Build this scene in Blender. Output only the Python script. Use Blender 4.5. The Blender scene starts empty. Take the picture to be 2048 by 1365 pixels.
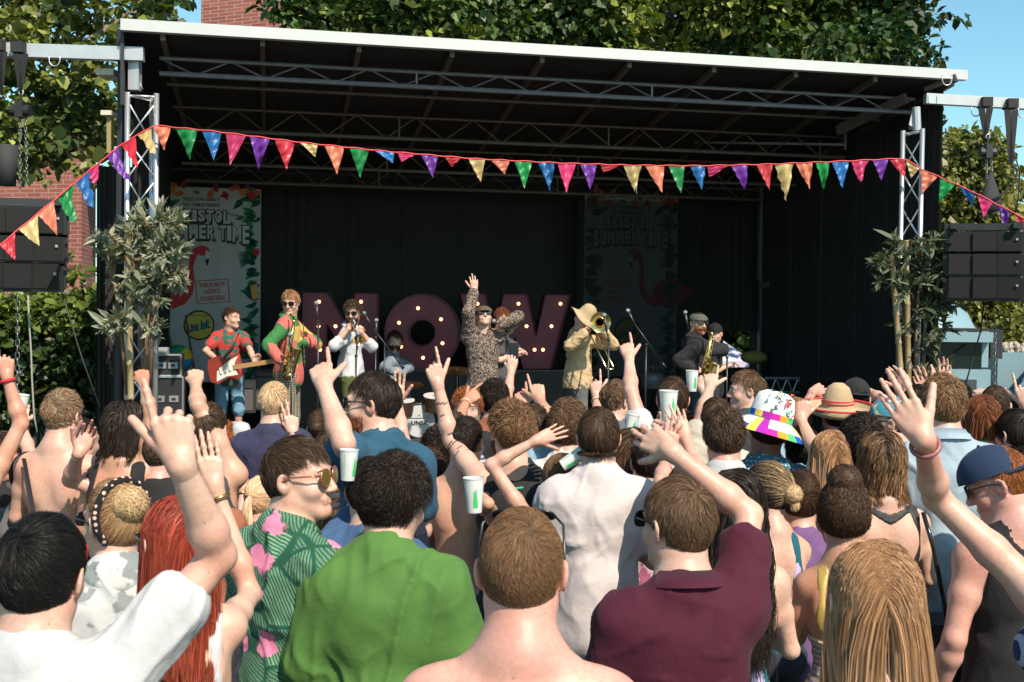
import bpy, math, random
import numpy as np
from mathutils import Matrix, Vector
rad = math.radians
# ------------------------------------------------------------------ camera, sky, sun, exposure
SC = bpy.context.scene
F = 2300.0                       # focal length in photo pixels (photo is 2048 x 1365)
CAMZ = 2.12
PITCH = math.atan(62.5 / F)
ROLL = 0.012
cam_d = bpy.data.cameras.new('camera'); cam = bpy.data.objects.new('camera', cam_d)
SC.collection.objects.link(cam); SC.camera = cam
cam_d.sensor_width = 36.0; cam_d.lens = F * 36.0 / 2048.0; cam_d.clip_end = 2000; cam_d.clip_start = 0.05
CR = Matrix.Rotation(math.pi / 2 - PITCH, 3, 'X') @ Matrix.Rotation(ROLL, 3, 'Z')
cam.matrix_world = Matrix.Translation((0, 0, CAMZ)) @ CR.to_4x4()
cam_d.dof.use_dof = True; cam_d.dof.focus_distance = 11.5; cam_d.dof.aperture_fstop = 14.0

SUN_DIR = np.array([0.42, -0.70, 0.88]); SUN_DIR = SUN_DIR / np.linalg.norm(SUN_DIR)   # towards the sun
world = bpy.data.worlds.new('World'); SC.world = world; world.use_nodes = True
wn = world.node_tree.nodes; wl = world.node_tree.links
sky = wn.new('ShaderNodeTexSky'); sky.sky_type = 'NISHITA'; sky.sun_disc = False
sky.sun_elevation = math.asin(SUN_DIR[2]); sky.sun_rotation = math.atan2(SUN_DIR[0], SUN_DIR[1])
sky.air_density = 1.0; sky.dust_density = 0.6; sky.ozone_density = 1.0
tint = wn.new('ShaderNodeMix'); tint.data_type = 'RGBA'; tint.blend_type = 'MULTIPLY'; tint.inputs[0].default_value = 1.0
tint.inputs[7].default_value = (0.76, 1.06, 1.00, 1)
wl.new(sky.outputs[0], tint.inputs[6]); wl.new(tint.outputs[2], wn['Background'].inputs[0])
wn['Background'].inputs[1].default_value = 0.13
sun_d = bpy.data.lights.new('sun', 'SUN'); sun_d.energy = 5.0; sun_d.angle = rad(0.55); sun_d.color = (1.0, 0.88, 0.73)
sun = bpy.data.objects.new('sun', sun_d); SC.collection.objects.link(sun)
sun.rotation_euler = Vector(-SUN_DIR).to_track_quat('-Z', 'Y').to_euler()
SC.view_settings.view_transform = 'Standard'; SC.view_settings.look = 'None'
SC.view_settings.exposure = 0.46; SC.view_settings.gamma = 1.0
SC.cycles.max_bounces = 6; SC.cycles.transparent_max_bounces = 12

CRN = np.array(CR); CAMP = np.array([0, 0, CAMZ])
def ray(px, py):
    d = CRN @ np.array([(px - 1024) / F, -(py - 682.5) / F, -1.0]); return d / np.linalg.norm(d)
def at(px, py, Y):                # world point seen at photo pixel (px, py), Y metres ahead
    d = ray(px, py); return CAMP + d * (Y / d[1])
def at_dist(px, py, S, L, sg):    # point on the pixel's ray at distance L from S
    d = ray(px, py); w = S - CAMP; b = w @ d; h2 = L * L - (w @ w - b * b)
    t = b + sg * math.sqrt(h2) if h2 > 0 else b
    return CAMP + d * t
# ------------------------------------------------------------------ mesh helpers
def mesh_obj(name, V, Fs, mat=None, parent=None, smooth=True, origin=None, col=None, uv=None):
    V = np.asarray(V, dtype=np.float32).reshape(-1, 3)
    if origin is not None: V = V - np.asarray(origin, dtype=np.float32)
    me = bpy.data.meshes.new(name)
    if not isinstance(Fs, list): Fs = [Fs]
    Fs = [np.asarray(f, dtype=np.int32) for f in Fs if len(f)]
    me.vertices.add(len(V)); me.vertices.foreach_set('co', V.ravel())
    idx = np.concatenate([f.ravel() for f in Fs]); tot = np.concatenate([np.full(len(f), f.shape[1], np.int32) for f in Fs])
    st = np.concatenate([[0], np.cumsum(tot)[:-1]]).astype(np.int32)
    me.loops.add(len(idx)); me.loops.foreach_set('vertex_index', idx)
    me.polygons.add(len(tot)); me.polygons.foreach_set('loop_start', st)
    try: me.polygons.foreach_set('loop_total', tot)
    except Exception: pass
    if col is not None:
        ca = me.color_attributes.new('Col', 'FLOAT_COLOR', 'POINT')
        c4 = np.ones((len(V), 4), np.float32); c4[:, :3] = col; ca.data.foreach_set('color', c4.ravel())
    me.update(calc_edges=True); me.validate()
    me.polygons.foreach_set('use_smooth', np.full(len(me.polygons), bool(smooth)))
    if mat: me.materials.append(mat)
    o = bpy.data.objects.new(name, me); SC.collection.objects.link(o)
    if parent is not None:
        o.parent = parent
        if origin is None: o.location = -Vector(abs_loc(parent))
        else: o.location = Vector(origin) - Vector(abs_loc(parent))
    elif origin is not None: o.location = Vector(origin)
    return o
def abs_loc(o):
    l = Vector(o.location)
    while o.parent is not None: o = o.parent; l = l + Vector(o.location)
    return l
def empty(name, loc):
    o = bpy.data.objects.new(name, None); SC.collection.objects.link(o); o.location = Vector(loc); o.empty_display_size = .1; return o
def tag(o, label, cat, group=None):
    o['label'] = label; o['category'] = cat
    if group: o['group'] = group
    return o
def thing(name, label, cat, loc, group=None): return tag(empty(name, loc), label, cat, group)
class MB:                          # collects shapes, builds ONE mesh
    def __init__(s): s.V = []; s.Q = []; s.T = []; s.n = 0; s.C = []
    def add(s, V, Q=None, T=None, col=None):
        V = np.asarray(V, float).reshape(-1, 3); s.V.append(V)
        if Q is not None and len(Q): s.Q.append(np.asarray(Q, int).reshape(-1, 4) + s.n)
        if T is not None and len(T): s.T.append(np.asarray(T, int).reshape(-1, 3) + s.n)
        if col is not None: s.C.append(np.broadcast_to(np.asarray(col, float), (len(V), 3)))
        s.n += len(V); return s
    def hexa(s, P):                # 8 corners: bottom 4 ccw, top 4 ccw
        return s.add(P, [[3, 2, 1, 0], [4, 5, 6, 7], [0, 1, 5, 4], [1, 2, 6, 5], [2, 3, 7, 6], [3, 0, 4, 7]])
    def box(s, c, h, R=None):
        x, y, z = h; P = np.array([[-x, -y, -z], [x, -y, -z], [x, y, -z], [-x, y, -z], [-x, -y, z], [x, -y, z], [x, y, z], [-x, y, z]], float)
        if R is not None: P = P @ np.asarray(R).T
        return s.hexa(P + np.asarray(c, float))
    def bar(s, a, b, w, h=None, up=(0, 0, 1)):    # rectangular bar from a to b
        a = np.asarray(a, float); b = np.asarray(b, float); h = h or w; d = b - a; L = np.linalg.norm(d); d = d / L
        u = np.asarray(up, float); sd = np.cross(d, u)
        if np.linalg.norm(sd) < 1e-3: sd = np.cross(d, [1, 0, 0])
        sd /= np.linalg.norm(sd); u = np.cross(sd, d)
        P = [p + sx * sd * w / 2 + ux * u * h / 2 for p in (a, b) for sx, ux in ((-1, -1), (1, -1), (1, 1), (-1, 1))]
        return s.hexa(np.array(P))
    def tube(s, pts, r, n=8, caps=True, col=None):
        P = np.asarray(pts, float); m = len(P); r = np.broadcast_to(np.asarray(r, float), (m,))
        T = np.gradient(P, axis=0); T /= np.maximum(np.linalg.norm(T, axis=1, keepdims=True), 1e-9)
        u = np.cross(T[0], [0, 0, 1.0]);
        if np.linalg.norm(u) < .05: u = np.cross(T[0], [0, 1.0, 0])
        u /= np.linalg.norm(u); V = []
        an = np.arange(n) * 2 * math.pi / n
        for i in range(m):
            u = u - T[i] * (u @ T[i]); u /= np.linalg.norm(u); w = np.cross(T[i], u)
            V.append(P[i] + r[i] * (np.cos(an)[:, None] * u + np.sin(an)[:, None] * w))
        V = np.concatenate(V); Q = []
        for i in range(m - 1):
            for k in range(n):
                a = i * n + k; b = i * n + (k + 1) % n; Q.append([a, b, b + n, a + n])
        T3 = []
        if caps:
            V = np.vstack([V, P[0], P[-1]]); c0 = m * n; c1 = c0 + 1
            for k in range(n):
                T3.append([c0, (k + 1) % n, k]); T3.append([c1, (m - 1) * n + k, (m - 1) * n + (k + 1) % n])
        return s.add(V, Q, T3, col)
    def lathe(s, prof, c, R=None, n=24, sx=1, sy=1):      # prof [(r, z)]
        an = np.arange(n) * 2 * math.pi / n; V = []
        for r, z in prof: V += [[r * math.cos(t) * sx, r * math.sin(t) * sy, z] for t in an]
        V = np.array(V)
        if R is not None: V = V @ np.asarray(R).T
        Q = [[i * n + k, i * n + (k + 1) % n, (i + 1) * n + (k + 1) % n, (i + 1) * n + k] for i in range(len(prof) - 1) for k in range(n)]
        return s.add(V + np.asarray(c, float), Q)
    def ball(s, c, r, n=12, R=None):
        r = np.broadcast_to(np.asarray(r, float), (3,)); pr = [(math.cos(t), math.sin(t)) for t in np.linspace(-math.pi / 2, math.pi / 2, max(5, n // 2 + 1))]
        an = np.arange(n) * 2 * math.pi / n; V = np.array([[max(a, 1e-3) * math.cos(t) * r[0], max(a, 1e-3) * math.sin(t) * r[1], z * r[2]] for a, z in pr for t in an])
        if R is not None: V = V @ np.asarray(R).T
        Q = [[i * n + k, i * n + (k + 1) % n, (i + 1) * n + (k + 1) % n, (i + 1) * n + k] for i in range(len(pr) - 1) for k in range(n)]
        return s.add(V + np.asarray(c, float), Q)
    def poly(s, P, th=None, nrm=None):            # flat polygon (fan), optional thickness
        P = np.asarray(P, float); n = len(P); c = P.mean(0)
        V = np.vstack([P, c]); T = [[n, i, (i + 1) % n] for i in range(n)]
        if th is None: return s.add(V, None, T)
        V2 = V + np.asarray(nrm) * th
        T += [[n + n + 1, (i + 1) % n + n + 1, i + n + 1] for i in range(n)]
        Q = [[i, i + n + 1, (i + 1) % n + n + 1, (i + 1) % n] for i in range(n)]
        return s.add(np.vstack([V, V2]), Q, T)
    def obj(s, name, mat, parent=None, smooth=False, origin=None):
        Fs = []
        if s.Q: Fs.append(np.concatenate(s.Q))
        if s.T: Fs.append(np.concatenate(s.T))
        return mesh_obj(name, np.concatenate(s.V), Fs, mat, parent, smooth, origin, np.concatenate(s.C) if s.C else None)
# ------------------------------------------------------------------ materials
MATS = {}
def mat(name, color=(.5, .5, .5), rough=.6, metal=0.0, var=0.0, vscale=8.0, bump=0.0, bscale=60.0, spec=.5, alpha=1.0, emit=None, trans=0.0, sss=0.0):
    if name in MATS: return MATS[name]
    m = bpy.data.materials.new(name); m.use_nodes = True; nt = m.node_tree; N = nt.nodes; L = nt.links; b = N['Principled BSDF']
    b.inputs['Base Color'].default_value = (*color, 1); b.inputs['Roughness'].default_value = rough; b.inputs['Metallic'].default_value = metal
    b.inputs['Specular IOR Level'].default_value = spec; b.inputs['Alpha'].default_value = alpha
    if trans: b.inputs['Transmission Weight'].default_value = trans
    if sss:
        b.inputs['Subsurface Weight'].default_value = sss; b.inputs['Subsurface Radius'].default_value = (1, .35, .2); b.inputs['Subsurface Scale'].default_value = .012
    if emit: b.inputs['Emission Color'].default_value = (*emit[0], 1); b.inputs['Emission Strength'].default_value = emit[1]
    tc = None
    if var or bump: tc = N.new('ShaderNodeTexCoord')
    if var:
        n = N.new('ShaderNodeTexNoise'); n.inputs['Scale'].default_value = vscale; n.inputs['Detail'].default_value = 6
        mx = N.new('ShaderNodeMix'); mx.data_type = 'RGBA'; L.new(tc.outputs['Object'], n.inputs['Vector']); L.new(n.outputs['Fac'], mx.inputs[0])
        mx.inputs[6].default_value = (*[c * (1 - var) for c in color], 1); mx.inputs[7].default_value = (*[min(1, c * (1 + var)) for c in color], 1)
        L.new(mx.outputs[2], b.inputs['Base Color'])
    if bump:
        n = N.new('ShaderNodeTexNoise'); n.inputs['Scale'].default_value = bscale; n.inputs['Detail'].default_value = 4; L.new(tc.outputs['Object'], n.inputs['Vector'])
        bp = N.new('ShaderNodeBump'); bp.inputs['Strength'].default_value = bump; bp.inputs['Distance'].default_value = .01
        L.new(n.outputs['Fac'], bp.inputs['Height']); L.new(bp.outputs[0], b.inputs['Normal'])
    MATS[name] = m; return m
def nodes_mat(name):
    m = bpy.data.materials.new(name); m.use_nodes = True; MATS[name] = m
    return m, m.node_tree.nodes, m.node_tree.links, m.node_tree.nodes['Principled BSDF']
def attr_mat(name, rough=.5, spec=.5, translucent=0.0, aniso=0.0):
    m, N, L, b = nodes_mat(name); a = N.new('ShaderNodeVertexColor'); a.layer_name = 'Col'
    L.new(a.outputs[0], b.inputs['Base Color']); b.inputs['Roughness'].default_value = rough; b.inputs['Specular IOR Level'].default_value = spec
    if translucent:
        t = N.new('ShaderNodeBsdfTranslucent'); mx = N.new('ShaderNodeMixShader'); mx.inputs[0].default_value = translucent
        g = N.new('ShaderNodeMix'); g.data_type = 'RGBA'; g.blend_type = 'MULTIPLY'; g.inputs[0].default_value = 1; g.inputs[7].default_value = (1.0, 1.15, .35, 1) if name == 'leaf' else (1, 1, 1, 1)
        L.new(a.outputs[0], g.inputs[6]); L.new(g.outputs[2], t.inputs[0]); L.new(b.outputs[0], mx.inputs[1]); L.new(t.outputs[0], mx.inputs[2]); L.new(mx.outputs[0], N['Material Output'].inputs[0])
    return m
HAIR = attr_mat('hair', .50, .30, .26)
LEAF = attr_mat('leaf', .45, .4, .28)
PAINT = attr_mat('print_ink', .8, .2)
SATIN = attr_mat('satin', .38, .5, .4)
METAL = mat('galvanised_steel', (.46, .48, .5), .42, .75, .18, 14)
ALU = mat('aluminium', (.62, .64, .66), .36, .8, .12, 9)
BLACK = mat('black_paint', (.018, .018, .019), .5, 0, .3, 20)
DRAPE = mat('black_drape', (.024, .021, .019), .95, 0, .2, 6)
BRASS = mat('brass', (.75, .48, .16), .22, 1.0, .2, 25)
CHROME = mat('chrome', (.75, .75, .75), .15, 1.0)
rng = np.random.default_rng(7)
# ------------------------------------------------------------------ implicit surfaces (smooth unions) -> mesh
def cone(a, b, ra, rb, k=.02, op=0): return ('c', np.asarray(a, float), np.asarray(b, float), ra, rb, k, op)
def ell(c, r, R=None, k=.03, op=0): return ('e', np.asarray(c, float), np.asarray(r, float), R, k, op)
def _bb(p):
    if p[0] == 'c': return np.minimum(p[1] - p[3], p[2] - p[4]), np.maximum(p[1] + p[3], p[2] + p[4])
    r = p[2] if p[3] is None else np.full(3, max(p[2])); return p[1] - r, p[1] + r
def sdf_field(prims, lo, shape, vox, inflate=0.0, far=.3):
    Fd = np.full(shape, far, np.float32)
    ax = [lo[i] + np.arange(shape[i]) * vox for i in range(3)]
    for p in prims:
        k, op = p[-2], p[-1]; l, h = _bb(p); m = k + inflate + 3 * vox
        i0 = [max(0, int((l[i] - m - lo[i]) / vox)) for i in range(3)]; i1 = [min(shape[i], int((h[i] + m - lo[i]) / vox) + 2) for i in range(3)]
        if any(i1[i] <= i0[i] for i in range(3)): continue
        X = ax[0][i0[0]:i1[0], None, None].astype(np.float32); Y = ax[1][None, i0[1]:i1[1], None].astype(np.float32); Z = ax[2][None, None, i0[2]:i1[2]].astype(np.float32)
        if p[0] == 'c':
            a, b, ra, rb = p[1:5]; d = b - a; dd = max(d @ d, 1e-9); x, y, z = X - a[0], Y - a[1], Z - a[2]
            t = np.clip((x * d[0] + y * d[1] + z * d[2]) / dd, 0, 1)
            D = np.sqrt((x - t * d[0]) ** 2 + (y - t * d[1]) ** 2 + (z - t * d[2]) ** 2) - (ra + (rb - ra) * t)
        else:
            c, r, R = p[1:4]; x, y, z = X - c[0], Y - c[1], Z - c[2]
            if R is not None:
                R = np.asarray(R); x, y, z = (x * R[0, 0] + y * R[1, 0] + z * R[2, 0]), (x * R[0, 1] + y * R[1, 1] + z * R[2, 1]), (x * R[0, 2] + y * R[1, 2] + z * R[2, 2])
            k0 = np.sqrt((x / r[0]) ** 2 + (y / r[1]) ** 2 + (z / r[2]) ** 2); k1 = np.sqrt((x / r[0] ** 2) ** 2 + (y / r[1] ** 2) ** 2 + (z / r[2] ** 2) ** 2)
            D = k0 * (k0 - 1) / np.maximum(k1, 1e-6)
        sl = (slice(i0[0], i1[0]), slice(i0[1], i1[1]), slice(i0[2], i1[2])); A = Fd[sl]
        if op == 0:
            h_ = np.maximum(k - np.abs(A - D), 0); Fd[sl] = np.minimum(A, D) - h_ * h_ / (4 * k)
        else:
            D = -D; h_ = np.maximum(k - np.abs(A - D), 0); Fd[sl] = np.maximum(A, D) + h_ * h_ / (4 * k)
    return Fd
def nets(Fd, lo, vox):
    neg = (Fd < 0).view(np.uint8); a, b = slice(None, -1), slice(1, None)
    s = np.zeros(tuple(n - 1 for n in Fd.shape), np.uint8)
    corners = [(i, j, k) for i in (0, 1) for j in (0, 1) for k in (0, 1)]
    for i, j, k in corners: s += neg[(b if i else a), (b if j else a), (b if k else a)]
    act = (s > 0) & (s < 8); I, J, K = np.nonzero(act)
    if len(I) == 0: return np.zeros((0, 3)), np.zeros((0, 4), int)
    vals = np.stack([Fd[I + i, J + j, K + k] for i, j, k in corners], 1)
    cor = np.array(corners, np.float32); acc = np.zeros((len(I), 3), np.float32); cnt = np.zeros(len(I), np.float32)
    for m in range(8):
        for n in range(m + 1, 8):
            if abs(cor[m] - cor[n]).sum() != 1: continue
            va, vb = vals[:, m], vals[:, n]; x = (va < 0) != (vb < 0); t = np.where(x, va / np.where(x, va - vb, 1), 0)
            acc += np.where(x[:, None], cor[m] + t[:, None] * (cor[n] - cor[m]), 0); cnt += x
    V = (np.stack([I, J, K], 1) + acc / cnt[:, None]) * vox + lo
    idx = np.full(s.shape, -1, np.int32); idx[I, J, K] = np.arange(len(I)); Q = []
    for axis in range(3):
        n0 = np.take(neg, range(0, neg.shape[axis] - 1), axis); n1 = np.take(neg, range(1, neg.shape[axis]), axis)
        ch = n0 != n1; o1, o2 = [x for x in range(3) if x != axis]
        sl = [slice(None)] * 3; sl[o1] = slice(1, -1); sl[o2] = slice(1, -1); ch2 = np.zeros_like(ch); ch2[tuple(sl)] = ch[tuple(sl)]
        P = np.stack(np.nonzero(ch2), 1)
        if len(P) == 0: continue
        fl = n0[tuple(P.T)].astype(bool)
        def cell(d1, d2):
            q = P.copy(); q[:, o1] -= d1; q[:, o2] -= d2; return idx[tuple(q.T)]
        q = np.stack([cell(1, 1), cell(0, 1), cell(0, 0), cell(1, 0)], 1)
        if axis == 1: fl = ~fl
        q[~fl] = q[~fl][:, ::-1]; Q.append(q)
    Q = np.concatenate(Q); Q = Q[(Q >= 0).all(1)]
    return V, Q
def sdf_mesh(prims, vox, inflate=0.0, region=None, cuts=None, bounds=None):
    U = [p for p in prims if p[-1] == 0]
    if bounds is None:
        bb = [_bb(p) for p in U]; lo = np.min([b[0] for b in bb], 0); hi = np.max([b[1] for b in bb], 0)
    else: lo, hi = bounds
    if region is not None:
        rb = [_bb(p) for p in region]; lo = np.maximum(lo, np.min([b[0] for b in rb], 0)); hi = np.minimum(hi, np.max([b[1] for b in rb], 0))
    lo = lo - inflate - 2 * vox; hi = hi + inflate + 2 * vox
    shape = tuple(int(math.ceil((hi[i] - lo[i]) / vox)) + 1 for i in range(3))
    Fd = sdf_field(prims, lo, shape, vox, inflate)
    if inflate: Fd -= inflate
    if region is not None: Fd = np.maximum(Fd, sdf_field(region, lo, shape, vox))
    if cuts:
        ax = [lo[i] + np.arange(shape[i]) * vox for i in range(3)]
        for pt, nr in cuts:
            pt = np.asarray(pt, float); nr = np.asarray(nr, float); nr = nr / np.linalg.norm(nr)
            D = ((ax[0] - pt[0]) * nr[0])[:, None, None] + ((ax[1] - pt[1]) * nr[1])[None, :, None] + ((ax[2] - pt[2]) * nr[2])[None, None, :]
            Fd = np.maximum(Fd, D.astype(np.float32))
    return nets(Fd, lo, vox)
def vnormals(V, Q):
    n = np.cross(V[Q[:, 2]] - V[Q[:, 0]], V[Q[:, 3]] - V[Q[:, 1]]); N = np.zeros_like(V)
    for c in range(4): np.add.at(N, Q[:, c], n)
    return N / np.maximum(np.linalg.norm(N, axis=1, keepdims=True), 1e-9)
def folds(V, Q, amp, seed, wl=.07, vert=.25, origin=(0, 0, 0)):
    r = np.random.default_rng(seed); N = vnormals(V, Q); P = V - np.asarray(origin); d = np.zeros(len(V))
    for i in range(5):
        th = r.uniform(0, 6.28); w = wl * r.uniform(.6, 1.9); kx = np.array([math.cos(th), math.sin(th), r.uniform(-vert, vert) * 2]) * 6.28 / w
        q = r.normal(0, 1, 3) * 6.28 / .28; ph = P @ kx + r.uniform(0, 6) + 2.2 * np.sin(P @ q + r.uniform(0, 6))
        m = .5 + .5 * np.sin(P @ (r.normal(0, 1, 3) * 6.28 / .45) + r.uniform(0, 6))
        d += (1 - 2 * np.abs(np.sin(ph / 2)) ** .8) * m * (w / wl) * .5
    return V + N * ((np.maximum(d, -.9) + .3) * amp)[:, None]
# ------------------------------------------------------------------ cloth and skin materials
def cloth(name, c1, kind='plain', c2=None, c3=None, scale=20.0, rough=.85, weave=.25):
    key = 'fabric_' + name
    if key in MATS: return MATS[key]
    m, N, L, b = nodes_mat(key); b.inputs['Roughness'].default_value = rough; b.inputs['Specular IOR Level'].default_value = .25
    b.inputs['Sheen Weight'].default_value = .04
    tc = N.new('ShaderNodeTexCoord'); O = tc.outputs['Object']
    def mix(fac, a, c):
        x = N.new('ShaderNodeMix'); x.data_type = 'RGBA'
        if hasattr(fac, 'default_value') or hasattr(fac, 'links'): L.new(fac, x.inputs[0])
        else: x.inputs[0].default_value = fac
        for i, v in ((6, a), (7, c)):
            if isinstance(v, tuple): x.inputs[i].default_value = (*v, 1)
            else: L.new(v, x.inputs[i])
        return x.outputs[2]
    def ramp(sock, a, bb):
        r = N.new('ShaderNodeMapRange'); r.inputs[1].default_value = a; r.inputs[2].default_value = bb; L.new(sock, r.inputs[0]); return r.outputs[0]
    def tex(t, sc, **kw):
        n = N.new(t); L.new(O, n.inputs['Vector']); n.inputs['Scale'].default_value = sc
        for k, v in kw.items():
            if k in ('feature', 'wave_type', 'bands_direction'): setattr(n, k, v)
            else: n.inputs[k.replace('_', ' ')].default_value = v
        return n
    nz = tex('ShaderNodeTexNoise', 9); base = mix(nz.outputs['Fac'], tuple(c * .88 for c in c1), tuple(min(1, c * 1.1) for c in c1))
    col = base
    if kind == 'hstripe':
        w = tex('ShaderNodeTexWave', scale, bands_direction='Z', Distortion=.6); col = mix(ramp(w.outputs['Fac'], .48, .56), base, c2)
        if c3: w2 = tex('ShaderNodeTexWave', scale * 2.7, bands_direction='Z'); col = mix(ramp(w2.outputs['Fac'], .72, .78), col, c3)
    elif kind == 'vstripe':
        w = tex('ShaderNodeTexWave', scale, bands_direction='X', Distortion=.8); col = mix(ramp(w.outputs['Fac'], .45, .55), base, c2)
    elif kind == 'plaid':
        w = tex('ShaderNodeTexWave', scale, bands_direction='Z'); v = tex('ShaderNodeTexWave', scale, bands_direction='X')
        col = mix(ramp(w.outputs['Fac'], .7, .8), base, c2); col = mix(ramp(v.outputs['Fac'], .7, .8), col, c3 or c2)
    elif kind == 'floral':
        vc = tex('ShaderNodeTexVoronoi', scale * .6, Randomness=1.0); sp = N.new('ShaderNodeSeparateColor'); L.new(vc.outputs['Color'], sp.inputs[0]); vr = N.new('ShaderNodeVectorRotate'); vr.rotation_type = 'Y_AXIS'; L.new(O, vr.inputs['Vector'])
        ml = N.new('ShaderNodeMath'); ml.operation = 'MULTIPLY'; ml.inputs[1].default_value = 6.28; L.new(sp.outputs[0], ml.inputs[0]); L.new(ml.outputs[0], vr.inputs['Angle'])
        w = tex('ShaderNodeTexWave', scale * 2.6, bands_direction='X', Distortion=3.0); L.new(vr.outputs[0], w.inputs['Vector']); cc_ = mix(sp.outputs[1], c2, tuple(c * .5 for c in c2)); col = mix(ramp(w.outputs['Fac'], .30, .42), base, cc_)
        ed = tex('ShaderNodeTexVoronoi', scale * .6, feature='DISTANCE_TO_EDGE', Randomness=1.0); col = mix(ramp(ed.outputs['Distance'], .03, .06), base, col)
        v = tex('ShaderNodeTexVoronoi', scale * .55, Randomness=.9); n2 = tex('ShaderNodeTexNoise', scale * 2.5)
        ad = N.new('ShaderNodeMath'); ad.operation = 'MULTIPLY_ADD'; L.new(n2.outputs['Fac'], ad.inputs[0]); ad.inputs[1].default_value = .35; L.new(v.outputs['Distance'], ad.inputs[2])
        col = mix(ramp(ad.outputs[0], .46, .42), col, c3)
    elif kind == 'speckle':
        n2 = tex('ShaderNodeTexNoise', scale, Detail=3.0); col = mix(ramp(n2.outputs['Fac'], .50, .54), base, c2)
    elif kind == 'dots':
        v = tex('ShaderNodeTexVoronoi', scale, Randomness=.25); col = mix(ramp(v.outputs['Distance'], .34, .28), base, c2)
    elif kind == 'daisy':
        v = tex('ShaderNodeTexVoronoi', scale, Randomness=.7); n2 = tex('ShaderNodeTexNoise', scale * 5)
        ad = N.new('ShaderNodeMath'); ad.operation = 'MULTIPLY_ADD'; L.new(n2.outputs['Fac'], ad.inputs[0]); ad.inputs[1].default_value = .45; L.new(v.outputs['Distance'], ad.inputs[2])
        col = mix(ramp(ad.outputs[0], .62, .58), base, c2); col = mix(ramp(v.outputs['Distance'], .12, .09), col, c3)
    elif kind == 'patch':
        v = tex('ShaderNodeTexVoronoi', scale, Randomness=1.0); r = N.new('ShaderNodeValToRGB'); r.color_ramp.interpolation = 'CONSTANT'
        e = r.color_ramp.elements; e[0].color = (*c1, 1); e[1].color = (*c2, 1); e[1].position = .4; x = e.new(.7); x.color = (*c3, 1)
        sp = N.new('ShaderNodeSeparateColor'); L.new(v.outputs['Color'], sp.inputs[0]); L.new(sp.outputs[0], r.inputs[0]); col = r.outputs[0]
    if isinstance(col, tuple): pass
    L.new(col, b.inputs['Base Color'])
    fn = tex('ShaderNodeTexNoise', 26, Detail=5.0, Distortion=1.2); bp = N.new('ShaderNodeBump'); bp.inputs['Strength'].default_value = .22; bp.inputs['Distance'].default_value = .010; L.new(fn.outputs['Fac'], bp.inputs['Height'])
    wv = tex('ShaderNodeTexNoise', 420, Detail=1.0); b2 = N.new('ShaderNodeBump'); b2.inputs['Strength'].default_value = weave; b2.inputs['Distance'].default_value = .001
    L.new(wv.outputs['Fac'], b2.inputs['Height']); L.new(bp.outputs[0], b2.inputs['Normal']); L.new(b2.outputs[0], b.inputs['Normal'])
    return m
def skin_mat(name, c, red=.20):
    m, N, L, b = nodes_mat('skin_' + name); tc = N.new('ShaderNodeTexCoord')
    n = N.new('ShaderNodeTexNoise'); n.inputs['Scale'].default_value = 7; n.inputs['Detail'].default_value = 5; L.new(tc.outputs['Object'], n.inputs['Vector'])
    r = N.new('ShaderNodeMapRange'); r.inputs[1].default_value = .35; r.inputs[2].default_value = .7; L.new(n.outputs['Fac'], r.inputs[0])
    x = N.new('ShaderNodeMix'); x.data_type = 'RGBA'; L.new(r.outputs[0], x.inputs[0]); x.inputs[6].default_value = (*c, 1); x.inputs[7].default_value = (c[0] * .95, c[1] * (1 - red * 1.5), c[2] * (1 - red * 1.6), 1)
    n3 = N.new('ShaderNodeTexNoise'); n3.inputs['Scale'].default_value = 90; n3.inputs['Detail'].default_value = 3; L.new(tc.outputs['Object'], n3.inputs['Vector'])
    r3 = N.new('ShaderNodeMapRange'); r3.inputs[1].default_value = .3; r3.inputs[2].default_value = .7; r3.inputs[3].default_value = .9; r3.inputs[4].default_value = 1.06; L.new(n3.outputs['Fac'], r3.inputs[0])
    y = N.new('ShaderNodeMix'); y.data_type = 'RGBA'; y.blend_type = 'MULTIPLY'; y.inputs[0].default_value = 1; L.new(x.outputs[2], y.inputs[6]); L.new(r3.outputs[0], y.inputs[7])
    vm = N.new('ShaderNodeTexVoronoi'); vm.inputs['Scale'].default_value = 26; L.new(tc.outputs['Object'], vm.inputs['Vector']); rv = N.new('ShaderNodeMapRange'); rv.inputs[1].default_value = .055; rv.inputs[2].default_value = .085; rv.inputs[3].default_value = .62; rv.inputs[4].default_value = 1.0; L.new(vm.outputs['Distance'], rv.inputs[0])
    z = N.new('ShaderNodeMix'); z.data_type = 'RGBA'; z.blend_type = 'MULTIPLY'; z.inputs[0].default_value = 1; L.new(y.outputs[2], z.inputs[6]); L.new(rv.outputs[0], z.inputs[7]); y = z
    L.new(y.outputs[2], b.inputs['Base Color']); b.inputs['Roughness'].default_value = .49; b.inputs['Specular IOR Level'].default_value = .5
    b.inputs['Subsurface Weight'].default_value = .12; b.inputs['Subsurface Radius'].default_value = (1, .3, .15); b.inputs['Subsurface Scale'].default_value = .01
    bp = N.new('ShaderNodeBump'); bp.inputs['Strength'].default_value = .22; bp.inputs['Distance'].default_value = .002; L.new(n3.outputs['Fac'], bp.inputs['Height']); L.new(bp.outputs[0], b.inputs['Normal'])
    return m
SKIN = {'fair': skin_mat('fair', (.60, .385, .29)), 'pink': skin_mat('pink', (.60, .335, .26)), 'tan': skin_mat('tan', (.50, .27, .17)), 'brown': skin_mat('brown', (.28, .135, .085)), 'warm': skin_mat('warm', (.56, .335, .23))}
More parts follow.
